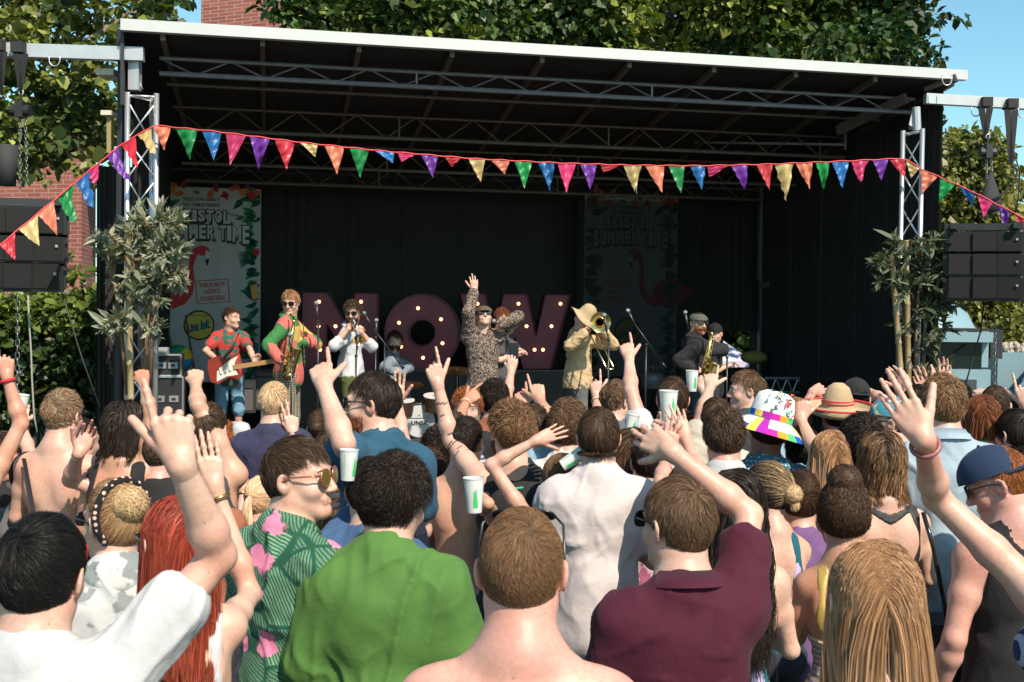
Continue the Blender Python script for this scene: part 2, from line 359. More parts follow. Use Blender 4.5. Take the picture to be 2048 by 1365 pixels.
HC = {'dark': (.026, .017, .012), 'brown': (.072, .041, .024), 'mid': (.145, .083, .045), 'light': (.36, .19, .090), 'blonde': (.58, .40, .215), 'straw': (.78, .555, .36), 'ginger': (.30, .10, .03), 'red': (.27, .040, .022), 'auburn': (.20, .066, .026), 'black': (.012, .010, .009), 'ash': (.24, .185, .13)}
LENS = mat('dark_lens', (.01, .01, .012), .08, 0, spec=1.0)
FRAME = mat('black_plastic', (.012, .012, .012), .25)
EYE = mat('eye_white', (.7, .68, .65), .2); IRIS = mat('iris', (.05, .06, .05), .1)
LIP = mat('lip', (.42, .14, .12), .4); TEETH = mat('teeth', (.75, .72, .66), .25)
def Rz(a): c, s = math.cos(a), math.sin(a); return np.array([[c, -s, 0], [s, c, 0], [0, 0, 1]])
def Rx(a): c, s = math.cos(a), math.sin(a); return np.array([[1, 0, 0], [0, c, -s], [0, s, c]])
def Ry(a): c, s = math.cos(a), math.sin(a); return np.array([[c, 0, s], [0, 1, 0], [-s, 0, c]])
def unit(v): v = np.asarray(v, float); return v / max(np.linalg.norm(v), 1e-9)
# ------------------------------------------------------------------ hands
FING = [((.031, .090), (.043, .026, .022), .0085), ((.010, .095), (.047, .030, .023), .0087), ((-.011, .090), (.043, .028, .022), .0082), ((-.030, .080), (.034, .021, .019), .0072)]
CURL = {'wave': [(4, 6, 4), (6, 8, 5), (8, 10, 6), (12, 12, 8)], 'open': [(4, 8, 5)] * 4, 'flat': [(3, 6, 4)] * 4, 'relaxed': [(22, 30, 15), (26, 36, 18), (30, 40, 20), (34, 44, 22)], 'fist': [(80, 95, 60)] * 4,
        'point': [(2, 5, 3), (72, 98, 60), (78, 98, 60), (80, 98, 60)], 'hold': [(30, 42, 26), (34, 46, 28), (38, 48, 30), (44, 50, 30)], 'peace': [(2, 4, 2), (3, 5, 3), (78, 95, 60), (80, 98, 60)],
        'claw': [(30, 35, 20), (15, 30, 20), (25, 35, 25), (40, 50, 30)], 'grip': [(55, 70, 35), (58, 72, 36), (60, 74, 38), (62, 76, 40)], 'press': [(40, 30, 15), (46, 34, 16), (50, 36, 18), (55, 40, 20)]}
SPRD = {'wave': 4.5, 'open': 8, 'flat': 1.2, 'relaxed': 3, 'peace': 9, 'claw': 8}
THUMB = {'wave': (40, 4, 0), 'open': (44, 12, 0), 'flat': (25, 8, 0), 'relaxed': (32, 25, 10), 'fist': (30, 62, 35), 'point': (36, 4, 0), 'hold': (52, 45, 10), 'peace': (28, 62, 40), 'claw': (45, 20, 5), 'grip': (40, 55, 25), 'press': (40, 40, 10)}
def hand_prims(W, D, Nn, right, g, pose, fw=None):
    D = unit(D); Nn = unit(Nn - D * (Nn @ D)); T = np.cross(D, Nn) * (1 if right else -1)
    def w(t, d, n=0): return W + (T * t + D * d + Nn * n) * g
    P = [cone(W, w(0, .02), .0245 * g, .025 * g, .02), cone(W - (D if fw is None else fw) * .035 * g, W, .0258 * g, .0250 * g, .02)]
    sp = SPRD.get(pose, 2)
    for i, ((kt, kd), ph, r) in enumerate(FING):
        P.append(cone(w(kt * .45, .012), w(kt, kd), .0150 * g, .0112 * g, .010))
        a = rad(sp * (1.1, .35, -.35, -1.15)[i]); dr = unit(D * math.cos(a) + T * math.sin(a)); q = w(kt, kd, 0); ang = 0; rr = r
        for j in range(3):
            ang += rad(CURL[pose][i][j]); v = dr * math.cos(ang) + Nn * math.sin(ang); q2 = q + v * ph[j] * g
            P.append(cone(q, q2, rr * g, rr * .88 * g, .004)); P.append(ell(q, np.array([1, 1, 1]) * rr * (1.03 if j else 1.14) * g, None, .004)); q = q2; rr *= .9
    P.append(ell(w(0, .05, .004), (.036 * g, .045 * g, .012 * g), np.stack([T, D, Nn], 1), .012))
    o, f1, f2 = THUMB[pose]; a = rad(o); q = w(.020, .022, .004)
    dr = unit(D * math.cos(a) + T * math.sin(a) + Nn * .25); ax = unit(np.cross(D, Nn) * 0 + D * .4 + T * -.1); r = .0145
    for j, l in enumerate((.046, .036, .029)):
        q2 = q + dr * l * g; P.append(cone(q, q2, r * g, r * .86 * g, .008 if j == 0 else .004)); q = q2; r *= .86
        t = rad((f1, f2, 0)[j]); dr = unit(dr * math.cos(t) + unit(Nn * .75 - T * .65) * math.sin(t)) if t else dr
    return P
# ------------------------------------------------------------------ hair
STY = {'short': dict(n=2200, Lt=.050, Ls=.020, lift=.010, mess=.30), 'crop': dict(n=2600, Lt=.020, Ls=.009, lift=.004, mess=.25, w=.7),
       'fade': dict(n=2400, Lt=.045, Ls=.007, lift=.016, mess=.45), 'curly': dict(n=2100, Lt=.068, Ls=.040, lift=.018, mess=.45, curl=.0095, cf=1.9), 'curlyup': dict(n=2600, Lt=.12, Ls=.12, lift=.016, mess=.25, to=1, curl=.007, cf=2.5),
       'messy': dict(n=2000, Lt=.065, Ls=.035, lift=.018, mess=.55, curl=.003, cf=1.2), 'mop': dict(n=2400, Lt=.085, Ls=.050, lift=.010, mess=.16),
       'long': dict(n=4200, Lt=.46, Ls=.40, lift=.006, mess=.035, long=1), 'longwavy': dict(n=3600, Lt=.42, Ls=.36, lift=.008, mess=.07, curl=.008, cf=3.0, long=1),
       'bob': dict(n=3000, Lt=.26, Ls=.22, lift=.010, mess=.09, curl=.006, cf=2.0, long=1), 'lob': dict(n=3000, Lt=.15, Ls=.08, lift=.010, mess=.06, curl=.004, cf=1.5, long=1), 'updo': dict(n=2600, Lt=.12, Ls=.12, lift=.012, mess=.08, to=1), 'mullet': dict(n=1500, Lt=.06, Ls=.10, lift=.012, mess=.4, curl=.006, cf=3.0, long=1),
       'hat': dict(n=1300, Lt=.02, Ls=.03, lift=.003, mess=.2)}
def make_hair(H, Rh, Nk, Rb, sw, style, col, tip, seed, q, body_z, bun=None, density=1.0, top_scale=1.0):
    st = STY[style]; r = np.random.default_rng(seed); mb = MB(); C0 = np.array([0, -.010, .016]); E = np.array([.0797, .1014, .1046])
    n = int(st['n'] * (.45 + 2.0 * q + 2.6 * q ** 3) * density * 1.5); wid = (.00095 + .0033 * (1 - q)) * st.get('w', 1)
    i = np.arange(n * 2); ph = np.arccos(1 - 2 * (i + .5) / (2 * n)); th = i * 2.399963 + r.uniform(0, .3, 2 * n)
    d = np.stack([np.sin(ph) * np.cos(th), np.sin(ph) * np.sin(th), np.cos(ph)], 1)
    def hairline(d):
        y = d[:, 1]; x = np.abs(d[:, 0]); z0 = np.where(y > .45, .50 + .15 * (y - .45), np.where(y > -.12, -.05 + .96 * (y + .12), -.74 + .1 * x))
        z0 = np.where((y > -.30) & (y <= -.12) & (x > .8), -.12, z0)
        return d[:, 2] > z0
    d = d[hairline(d)]
    if not st.get('long') and not st.get('to'):
        e_ = hairline(d - np.array([0, 0, .16])); e2 = hairline(d - np.array([0, 0, .07])); d = d[e_ | (e2 & (r.random(len(d)) < .62)) | (r.random(len(d)) < .28)]
    n = len(d); up = np.array([0, 0, 1.0]); gdown = Rh.T @ np.array([0, 0, -1.0])
    nn = d / E; nn /= np.linalg.norm(nn, axis=1, keepdims=True)
    topness = np.clip((d[:, 2] + .25) / .6, 0, 1)
    pz = r.uniform(0, 6.28, 6); L = (st['Ls'] + (st['Lt'] - st['Ls']) * topness) * r.uniform(.75, 1.2, n) * top_scale * (1 + .22 * np.sin(7 * d[:, 0] + pz[0]) * np.sin(8 * d[:, 1] + 5 * d[:, 2] + pz[1]))
    wh = unit([r.uniform(-.25, .25), -.62, .72])
    if st.get('to'):
        tgt = np.array((bun[0] if isinstance(bun, list) else bun)[0]) / E if bun else np.array([0, -1.1, .4]); t = tgt - d
        L = np.minimum(L, np.linalg.norm(t * E, axis=1) * 1.05)
    elif st.get('long'):
        s = np.sign(d[:, 0] + .12 + r.normal(0, .05, n)); t = np.stack([s * (.12 + .95 * np.clip((d[:, 2] - .05) / .6, 0, 1)), -.30 - .5 * (d[:, 1] > .2), np.full(n, -.8)], 1)
    else:
        t = d - wh; sw2 = np.cross(np.broadcast_to(wh, d.shape), d); t = t + sw2 * .55
    t = t - nn * (t * nn).sum(1, keepdims=True); t /= np.linalg.norm(t, axis=1, keepdims=True) + 1e-6
    if style in ('short', 'messy', 'fade', 'mop', 'curly', 'mullet', 'crop'):
        a_ = min(.55, st['mess'] * 1.3); t = t + a_ * np.stack([np.sin(11 * d[:, 1] + 6 * d[:, 2] + pz[2]), np.sin(10 * d[:, 0] + 7 * d[:, 2] + pz[3]), np.sin(9 * d[:, 0] - 8 * d[:, 1] + pz[4])], 1); t /= np.linalg.norm(t, axis=1, keepdims=True)
    t += r.normal(0, st['mess'] * .8, t.shape); t /= np.linalg.norm(t, axis=1, keepdims=True)
    S = 11 if st.get('long') else (8 if st.get('curl') else 5)
    p = C0 + d * E; pts = [p.copy()]; hj = r.uniform(.25, 1.25, n) * (.55 if st.get('long') else 1) * (1 + (.12 if st.get('long') else .35) * np.sin(9 * d[:, 0] + pz[5]) * np.sin(8 * d[:, 1] + 6 * d[:, 2])); Nloc = []; Nw = Rh.T
    nk = Rh.T @ (Nk - H); A = Rh.T @ Rb
    for k in range(1, S):
        p = p + t * (L / (S - 1))[:, None]; rel = (p - C0) / E; rr = np.linalg.norm(rel, axis=1, keepdims=True); nrm = rel / rr / E; nrm /= np.linalg.norm(nrm, axis=1, keepdims=True)
        h = .78 * st['lift'] * (k / (S - 1)) ** .7 * hj * (.35 + .65 * topness)
        if st.get('long'): h = (.004 + .012 * hj) * min(1, k / 3)
        on = (p[:, 2] > -.005) if st.get('long') else np.ones(n, bool)
        rho = 1 + h[:, None] / .093
        p = np.where(on[:, None], C0 + rel / rr * rho * E, p)
        tt = t - nrm * (t * nrm).sum(1, keepdims=True) * on[:, None]
        gv = .42 if st.get('long') else (.10 if not st.get('to') else 0)
        if st.get('long'): tt = np.where(on[:, None], tt, tt * .7)
        t = tt + gdown * gv * (1.6 if st.get('long') else 1) + r.normal(0, st['mess'] * .25, t.shape); t /= np.linalg.norm(t, axis=1, keepdims=True)
        if st.get('long') or style == 'mop':
            qn = (p - nk) @ A; rad_ = np.hypot(qn[:, 0], qn[:, 1] - .01); m = (qn[:, 2] > -.03) & (qn[:, 2] < .11) & (rad_ < .066 + .02 * hj); f = np.where(m, (.066 + .02 * hj) / np.maximum(rad_, 1e-3), 1)
            qn[:, 0] *= f; qn[:, 1] = (qn[:, 1] - .01) * f + .01
            ec = np.array([0, 0, -.20]); er = np.array([sw * 1.22, .122, .25]); re = (qn - ec) / er; rl = np.linalg.norm(re, axis=1); lim = 1 + .08 * hj
            f = np.where(rl < lim, lim / np.maximum(rl, 1e-3), 1); ins = rl < lim; ys = er[1] * lim * np.sqrt(np.clip(1 - np.minimum(re[:, 0] ** 2, .96) - np.clip(re[:, 2], -1, .55) ** 2 * 0, .05, 1)) * np.where(re[:, 2] > .3, .72, 1); qn[:, 1] = np.where(ins, np.where(qn[:, 1] < .03, np.minimum(qn[:, 1], -ys), np.maximum(qn[:, 1], ys)), qn[:, 1])
            p = qn @ A.T + nk
        pts.append(p.copy())
    P = np.stack(pts, 1)
    if st.get('long'):
        for _ in range(3): P[:, 3:-1] = (P[:, 2:-2] + 2 * P[:, 3:-1] + P[:, 4:]) / 4
    Tn = np.gradient(P, axis=1); Tn /= np.linalg.norm(Tn, axis=2, keepdims=True) + 1e-9
    Nr = (P - C0) / E; Nr /= np.linalg.norm(Nr, axis=2, keepdims=True)
    B = np.cross(Tn, Nr); B /= np.linalg.norm(B, axis=2, keepdims=True) + 1e-9; Nr2 = np.cross(B, Tn)
    if st.get('curl'):
        f = st['cf'] * 2 * math.pi; u = np.linspace(0, 1, S)[None, :]; phs = r.uniform(0, 6.28, (n, 1)); am = st['curl'] * np.minimum(1, u * 3)
        P = P + B * (am * np.sin(f * u + phs))[..., None] + Nr2 * (am * np.cos(f * u + phs) + am)[..., None]
    roll = r.normal(0, .7, (n, 1, 1)); W = B * np.cos(roll) + Nr2 * np.sin(roll)
    u = np.linspace(0, 1, S)[None, :, None]; wv = wid * r.uniform(.6, 1.35, (n, 1, 1)) * (1 - .75 * u ** 2) * (1.6 if st.get('long') else 1)
    V = np.stack([P - W * wv / 2, P + W * wv / 2], 2).reshape(n, S * 2, 3)
    br = np.exp(r.normal(0, .30, (n, 1, 1))); cb = np.array(col)[None, None, :]; ct = np.array(tip if tip else tuple(c * 1.25 for c in col))[None, None, :]
    uu = np.clip((u - .05) * (1.0 if tip else .8), 0, 1); cc = (cb * (1 - uu) + ct * uu) * br
    if tip: cc = np.where(r.random((n, 1, 1)) < .18, cb * br, cc)
    cc = np.repeat(cc, 2, axis=1).reshape(-1, 3)
    base = (np.arange(n) * S * 2)[:, None]; k = np.arange(S - 1)[None, :] * 2; a = base + k; Q = np.stack([a, a + 1, a + 3, a + 2], 2).reshape(-1, 4)
    Vw = V.reshape(-1, 3) @ Rh.T + H; mb.add(Vw, Q, None, cc)
    # scalp shell under the locks
    nu, nv = 40, 24; an = np.arange(nu) * 2 * math.pi / nu; el = np.linspace(.001, math.pi - .5, nv)
    D = np.array([[math.sin(e) * math.cos(a), math.sin(e) * math.sin(a), math.cos(e)] for e in el for a in an])
    ok = hairline(D - np.array([0, 0, .0 if st.get('long') or st.get('to') else .10])); Q = [[i * nu + j, (i + 1) * nu + j, (i + 1) * nu + (j + 1) % nu, i * nu + (j + 1) % nu] for i in range(nv - 1) for j in range(nu)]
    Q = np.array([f for f in Q if ok[f].all()]); thin = (st['Ls'] < .012)
    cs = np.array(col) * .75
    mb.add((C0 + D * (E - .0003)) @ Rh.T + H, Q, None, cs)
    if bun:
        for (bc, br_, ln) in [bun] if not isinstance(bun, list) else bun:
            bc = np.array(bc); m = int(500 + 1800 * q); b0 = MB()
            dd = r.normal(0, 1, (m, 3)); dd /= np.linalg.norm(dd, axis=1, keepdims=True); rb = br_ * r.uniform(.8, 1.08, m)
            axs = r.normal(0, 1, (m, 3)) + np.array([0, -1.2, .6]); axs /= np.linalg.norm(axs, axis=1, keepdims=True)
            e1 = np.cross(axs, dd); e1 /= np.linalg.norm(e1, axis=1, keepdims=True); S2 = 7
            if ln: # tail
                S2 = 10; tt = dd * .25 + np.array([0, -.8, -.1]) + Rh.T @ np.array([0, 0, -.3]); pp = bc + dd * br_ * .5; arr = [pp.copy()]
                for k in range(1, S2):
                    tt = tt / np.linalg.norm(tt, axis=1, keepdims=True) + gdown * .55 + r.normal(0, .05, tt.shape); tt /= np.linalg.norm(tt, axis=1, keepdims=True); pp = pp + tt * ln / (S2 - 1); arr.append(pp.copy())
                Pb = np.stack(arr, 1)
            else:
                aa = np.linspace(0, 1.9, S2)[None, :, None]; Pb = bc + rb[:, None, None] * (dd[:, None] * np.cos(aa) + e1[:, None] * np.sin(aa)) + r.normal(0, .0015, (m, S2, 3))
            Tn = np.gradient(Pb, axis=1); Nb = Pb - bc; B = np.cross(Tn, Nb); B /= np.linalg.norm(B, axis=2, keepdims=True) + 1e-9
            wv = wid * 1.7 * (1 - .6 * np.linspace(0, 1, S2)[None, :, None] ** 2); Vb = np.stack([Pb - B * wv / 2, Pb + B * wv / 2], 2).reshape(-1, 3)
            base = (np.arange(m) * S2 * 2)[:, None]; k = np.arange(S2 - 1)[None, :] * 2; a = base + k; Qb = np.stack([a, a + 1, a + 3, a + 2], 2).reshape(-1, 4)
            cbn = np.repeat((np.array(col if not tip else tip) * np.exp(r.normal(0, .3, (m, 1)))), S2 * 2, 0).reshape(-1, 3)
            mb.add(Vb @ Rh.T + H, Qb, None, cbn)
            if not ln: b0.ball((0, 0, 0), br_ * .84, 14); mb.add((b0.V[0] + bc) @ Rh.T + H, b0.Q[0], None, cs)
    return mb
def beard_mesh(H, Rh, col, seed, q, L=.018):
    r = np.random.default_rng(seed); n = int(900 + 1500 * q); d = r.normal(0, 1, (n * 4, 3)); d /= np.linalg.norm(d, axis=1, keepdims=True)
    C0 = np.array([0, .018, -.052]); E = np.array([.062, .078, .068]); ok = (d[:, 1] > .0) & (d[:, 2] < .05 + .35 * np.abs(d[:, 0])) & ~((np.abs(d[:, 0]) < .38) & (d[:, 2] > -.28) & (d[:, 2] < -.06))
    d = d[ok][:n]; n = len(d); p = C0 + d * E; t = unit([0, .3, -1]) + d * .5 + r.normal(0, .3, (n, 3)); t /= np.linalg.norm(t, axis=1, keepdims=True)
    P = np.stack([p, p + t * L * .5, p + (t + np.array([0, -.1, -.3])) * L], 1); B = np.cross(t, d); B /= np.linalg.norm(B, axis=1, keepdims=True) + 1e-9
    w = (.002 + .003 * (1 - q)) * np.array([1, .8, .3])[None, :, None]; V = np.stack([P - B[:, None] * w / 2, P + B[:, None] * w / 2], 2).reshape(-1, 3)
    base = (np.arange(n) * 6)[:, None]; a = base + np.array([[0, 2]]); Q = np.stack([a, a + 1, a + 3, a + 2], 2).reshape(-1, 4)
    cc = np.repeat(np.array(col) * np.exp(r.normal(0, .3, (n, 1))), 6, 0).reshape(-1, 3)
    return MB().add(V @ Rh.T + H, Q, None, cc)
# ------------------------------------------------------------------ head wear
def hl(H, Rh, P): return np.asarray(P, float) @ Rh.T + H
def glasses(root, H, Rh, kind='way', up=0.0, lens=None, frame=None):
    R2 = Rh @ Rx(up); H2 = H + Rh @ np.array([0, 0, .0]) ; mb = MB(); lm = []
    oy = .104 + (.014 if up else 0); g = 1.0
    rw, rh = {'way': (.027, .020), 'round': (.0255, .0255), 'avi': (.028, .024)}[kind]
    for s in (-1, 1):
        an = np.linspace(0, 2 * math.pi, 21)[:-1]; e = .7 if kind == 'way' else 1.0
        X = s * .034 + rw * np.sign(np.cos(an)) * np.abs(np.cos(an)) ** e; Z = .004 + rh * np.sign(np.sin(an)) * np.abs(np.sin(an)) ** e
        Yc = oy - .35 * (np.abs(X)) ** 1 * .35 + 0 * X
        ring = np.stack([X, Yc, Z], 1); mb.tube(hl(H2, R2, np.vstack([ring, ring[:1]])), .0026, 6, False)
        l = MB(); l.poly(hl(H2, R2, ring), .002, R2 @ np.array([0, 1, 0])); lm.append(l)
        mb.tube(hl(H2, R2, [(s * .060, oy - .008, .012), (s * .079, oy - .03, .014), (s * .0835, .01, .012), (s * .0835, -.02, .0), (s * .081, -.035, -.014)]), .0026, 6)
    mb.tube(hl(H2, R2, [(-.009, oy - .002, .010), (0, oy + .002, .013), (.009, oy - .002, .010)]), .0024, 6)
    o = mb.obj('sunglasses', frame or FRAME, root, True)
    for l in lm: l.obj('lens', lens or LENS, o)
def disc_prof(Rr, pts): return pts
def hat_lathe(root, name, H, Rh, prof, m, off=(0, -.008, 0), tilt=0.0, sx=1, sy=1.12, wob=0.0, n=40, seed=0, roll=0.0):
    mb = MB().lathe(prof, (0, 0, 0), None, n, sx, sy); V = np.concatenate(mb.V)
    if wob:
        a = np.arctan2(V[:, 1], V[:, 0]); rr = np.hypot(V[:, 0], V[:, 1]); V[:, 2] += wob * np.clip(rr / .12 - .6, 0, 3) * (np.sin(2 * a + seed) + .5 * np.sin(3 * a + seed * 2))
    V = V @ Rx(tilt).T @ Ry(roll).T + np.array(off); mb.V = [hl(H, Rh, V)]
    return mb.obj(name, m, root, True)
def cap(root, H, Rh, m, back=False, tilt=0.0, brim=None, kind='cap', yawr=0.0):
    R2 = Rh @ Rz(yawr) @ Rx(tilt) @ (Rz(math.pi) if back else np.eye(3)); E = (.090, .110, .098)
    prof = [(math.cos(a), math.sin(a)) for a in np.linspace(0.02, math.pi / 2 - .01, 10)]
    mb = MB().lathe([(r, z) for r, z in prof], (0, 0, 0), None, 32, E[0], E[1]); V = np.concatenate(mb.V); V[:, 2] = V[:, 2] * E[2] * (1.0 if kind == 'cap' else .78)
    if kind == 'flat': V[:, 1] += .018 * np.clip(1 - V[:, 2] / .08, 0, 1); V[:, 0] *= 1.06
    mb.V = [hl(H, R2, V + np.array([0, -.010, .034]))]; mb.ball(hl(H, R2, [0, -.010, .034 + E[2] * (1 if kind == 'cap' else .78)]), .007, 8)
    o = mb.obj('cap' if kind == 'cap' else 'flat_cap', m, root, True)
    b = MB(); P = []; nA = 15; th = .004; l = .072 if kind == 'cap' else .045
    for j in range(2):
        for i in range(nA):
            a = math.pi * (.14 + .72 * i / (nA - 1)); x = math.cos(a) * .084; y = math.sin(a) * .104 - .012
            P.append((x * (1.0 if j == 0 else 1.02), y + (0 if j == 0 else l * math.sin(a) ** 1.3), .036 + (0 if j == 0 else -.012 + .010 * math.sin(a))))
    P = np.array(P); P2 = P + np.array([0, 0, -th]); m_ = nA; Q = [[i, i + 1, m_ + i + 1, m_ + i] for i in range(nA - 1)] + [[2 * m_ + m_ + i, 2 * m_ + m_ + i + 1, 2 * m_ + i + 1, 2 * m_ + i] for i in range(nA - 1)] + [[m_ + i, m_ + i + 1, 3 * m_ + i + 1, 3 * m_ + i] for i in range(nA - 1)]
    b.add(hl(H, R2, np.vstack([P, P2])), Q); b.obj('peak', brim or m, o, True)
    return o
# ------------------------------------------------------------------ the person builder
PID = [0]
ALLP = []
def person(label, hx, hy, hs, yaw=0, hair=('short', 'brown'), top=None, L=None, R=None, group='festival crowd watching the stage', byaw=None, pitch=0, tilt=0, skin='fair', fem=False, Y=None, floor=0.0,
           lean=(0, 0), wide=1.0, legs=('trousers_dark', (.03, .035, .05)), face=False, beard=None, shade=None, bun=None, hat=None, tip=None, bust=True, extra=None, smile=False, hd=1.0, legpat=None, gs=None):
    PID[0] += 1; seed = PID[0] * 13 + 5
    s = hs / .256; Y = Y or F / s; H = at(hx, hy, Y); s = F / Y; q = float(np.clip((s - 150) / 750, 0, 1))
    base = np.array([H[0], H[1], floor]); yr = rad(yaw); by = rad(byaw if byaw is not None else yaw * .5)
    Rb = Rz(-by); Rh = Rz(-yr) @ Rx(rad(pitch)) @ Ry(rad(tilt)); hsc = 1.0
    g = gs or float(np.clip((H[2] + .12 - floor) / 1.78, .86, 1.08)) * (.97 if fem else 1)
    piv = H + Rh @ np.array([0, -.02, -.075]); Nk = piv + Rb @ np.array([0, -.022, -.092])
    sw = (.142 if fem else .161) * (1 + (wide - 1) * .6)
    def T(x, y, z):
        u = -z / .55; return Nk + Rb @ (np.array([x + lean[0] * u, y + lean[1] * u, z]) * g)
    RbE = Rb; wx = wide * (.86 if fem else 1)
    bdir = np.array([lean[0], lean[1], -.55])
    tor = [cone(T(0, -.008, .01), T(0, -.012, -.10), .060 * g, .085 * g, .05)]
    jn = {}; el_ = {}; wr = {}
    for sd, arm, nm in ((-1, L, 'L'), (1, R, 'R')):
        sh = T(sd * sw, -.005, -.078); raised = False
        if arm and arm != 'down':
            e_px = arm[0]; Etest = at(e_px[0], e_px[1], max(.5, sh[1])); up = Etest[2] > sh[2] - .05; raised = up
            if up: sh = T(sd * sw * .93, .0, -.045)
            e = at_dist(e_px[0], e_px[1], sh, .285 * g, e_px[2]); w_ = at_dist(arm[1][0], arm[1][1], e, .245 * g, arm[1][2])
        elif arm == 'down': e = T(sd * (sw + .075), -.035, -.34); w_ = T(sd * (sw + .085), .05, -.56)
        else: e = T(sd * (sw + .065), .02, -.33); w_ = T(sd * .10, .22, -.22 - .05 * rng.random())
        jn[nm] = sh; el_[nm] = e; wr[nm] = w_
        tor += [cone(T(0, -.012, .012), T(sd * .115 * wx, -.012, -.040), .040 * g, .040 * g, .06),
                cone(T(sd * .09 * wx, -.035, -.10), T(sd * .09 * wx, -.030, -.22), .055 * g, .06 * g, .05)]
    tor += [ell(T(0, .0, -.17), np.array([.150 * wx, .108, .165]) * g, RbE, .05), ell(T(0, .005, -.38), np.array([.138 * wx * (.9 if fem else 1), .092 * (1 + (wide - 1) * .8), .17]) * g, RbE, .07), ell(T(0, -.005, -.56), np.array([.158 * (1.06 if fem else wide), .115, .13]) * g, RbE, .07)]
    if fem: tor += [ell(T(sd * .068, .085, -.20), np.array([.06, .05, .058]) * g, RbE, .03) for sd in (-1, 1)]
    if not (top and top[0] in ('tee', 'polo', 'shirt', 'loose')):
        tor += [ell(T(sd * .078, -.085, -.165), np.array([.045, .026, .075]) * g, RbE @ Ry(sd * .25), .03) for sd in (-1, 1)]
        tor += [cone(T(0, -.137, -.10), T(0, -.122, -.50), .010 * g, .014 * g, .045, 1), cone(T(-.10, .07, -.035), T(.10, .07, -.035), .012, .012, .03)]
    arms = []; sleeves = []
    for nm, sd in (('L', -1), ('R', 1)):
        sh, e, w_ = jn[nm], el_[nm], wr[nm]; f = .84 if fem else 1.0
        bul = sh + (e - sh) * .45; fb = e + (w_ - e) * .28
        arms += [cone(T(sd * sw * .55, -.01, -.07), sh, .05 * g, .052 * g * f, .05), cone(sh, bul, .053 * g * f, .046 * g * f, .04), cone(bul, e, .046 * g * f, .036 * g * f, .02), cone(e, fb, .036 * g * f, .040 * g * f, .02), cone(fb, w_, .040 * g * f, .0255 * g * f, .02)]
    headp = [ell((0, -.012, .028), (.0755, .0955, .086)), ell((0, .025, -.030), (.060, .064, .080), None, .03), cone((.046, -.002, -.058), (.012, .062, -.098), .020, .020, .03), cone((-.046, -.002, -.058), (-.012, .062, -.098), .020, .020, .03),
             ell((0, .074, -.098), (.02, .018, .016), None, .02), ell((.037, .055, -.034), (.026, .027, .024), None, .02), ell((-.037, .055, -.034), (.026, .026, .024), None, .02),
             cone((-.034, .080, .020), (.034, .080, .020), .011, .011, .02), cone((0, .088, .010), (0, .108, -.032), .0075, .012, .012), ell((.012, .098, -.036), (.009, .010, .007), None, .008), ell((-.012, .098, -.036), (.009, .010, .007), None, .008),
             ell((.031, .101, .002), (.015, .012, .0065), None, .008, 1), ell((-.031, .101, .002), (.015, .012, .0065), None, .008, 1), cone((-.020, .084, -.060), (.020, .084, -.060), .009, .009, .01), cone((-.016, .083, -.071), (.016, .083, -.071), .009, .009, .006)]
    for sd in (-1, 1):
        Re = Rz(sd * .35) @ Ry(sd * .12); headp += [ell((sd * .080, -.012, -.006), (.0075, .021, .031), Re, .006), ell((sd * .086, -.008, .0), (.006, .011, .016), Re, .004, 1)]
    def tr(p):
        if p[0] == 'c': return ('c', H + Rh @ p[1], H + Rh @ p[2], p[3], p[4], p[5], p[6])
        return ('e', H + Rh @ p[1], p[2], Rh if p[3] is None else Rh @ np.asarray(p[3]), p[4], p[5])
    headw = [tr(p) for p in headp]
    neck = [cone(H + Rh @ np.array([0, -.022, -.055]), Nk + Rb @ np.array([0, 0, .02]), (.050 if fem else .058), (.052 if fem else .062) * g, .03), cone(piv, Nk + Rb @ np.array([0, -.004, -.02]), (.050 if fem else .058), (.056 if fem else .068) * g, .03)]
    vb = .0048 + .0040 * (1 - q); vh = .0034 + .0030 * (1 - q)
    mb = MB()
    covered = top and top[0] in ('tee', 'polo', 'shirt', 'loose')
    hb_ = [_bb(p) for p in headw if p[-1] == 0]; hlo = np.min([b[0] for b in hb_], 0); hhi = np.max([b[1] for b in hb_], 0); hlo = np.minimum(hlo, Nk - [.10, .10, 0]); hhi = np.maximum(hhi, Nk + [.10, .10, 0]); hlo[2] = Nk[2] + .004
    V, Q = sdf_mesh(headw + neck + tor + arms, vh + (0 if face else .0012), bounds=(hlo, hhi)); mb.add(V, Q)
    V, Q = sdf_mesh(neck + tor + arms, vb + (.002 if covered else 0)); mb.add(V, Q)
    hands = {}
    for nm, arm in (('L', L), ('R', R)):
        w_, e = wr[nm], el_[nm]; fwd = unit(w_ - e); rt = nm == 'R'
        if arm and arm != 'down':
            pose = arm[2]; tipx = arm[3]; D = unit(at_dist(tipx[0], tipx[1], w_, .16 * g, tipx[2] if len(tipx) > 2 else 1) - w_) ; vd = unit(w_ - CAMP); fc = arm[4] if len(arm) > 4 else 'b'
            Nn = {'b': vd, 'p': -vd, 'l': np.cross(D, vd), 'r': -np.cross(D, vd), 'd': np.array([0, 0, -1.0]), 'u': np.array([0, 0, 1.0])}[fc]
            Nn = Nn + rng.normal(0, .12, 3)
        else: pose = 'relaxed'; D = fwd; Nn = np.array([0, 0, -1.0]) if arm != 'down' else Rb @ np.array([-1.0 if rt else 1.0, 0, 0])
        gg = g * (.92 if fem else 1.02); hp = hand_prims(w_, D, Nn, rt, gg, pose, fwd); V, Q = sdf_mesh(hp, .0030 + .0022 * (1 - q)); mb.add(V, Q); hands[nm] = (w_, D, unit(Nn - D * (Nn @ D)), gg)
    if legs is None or legs[0] == 'shorts': lg = True
    else: lg = False
    hipz = T(0, 0, -.60)
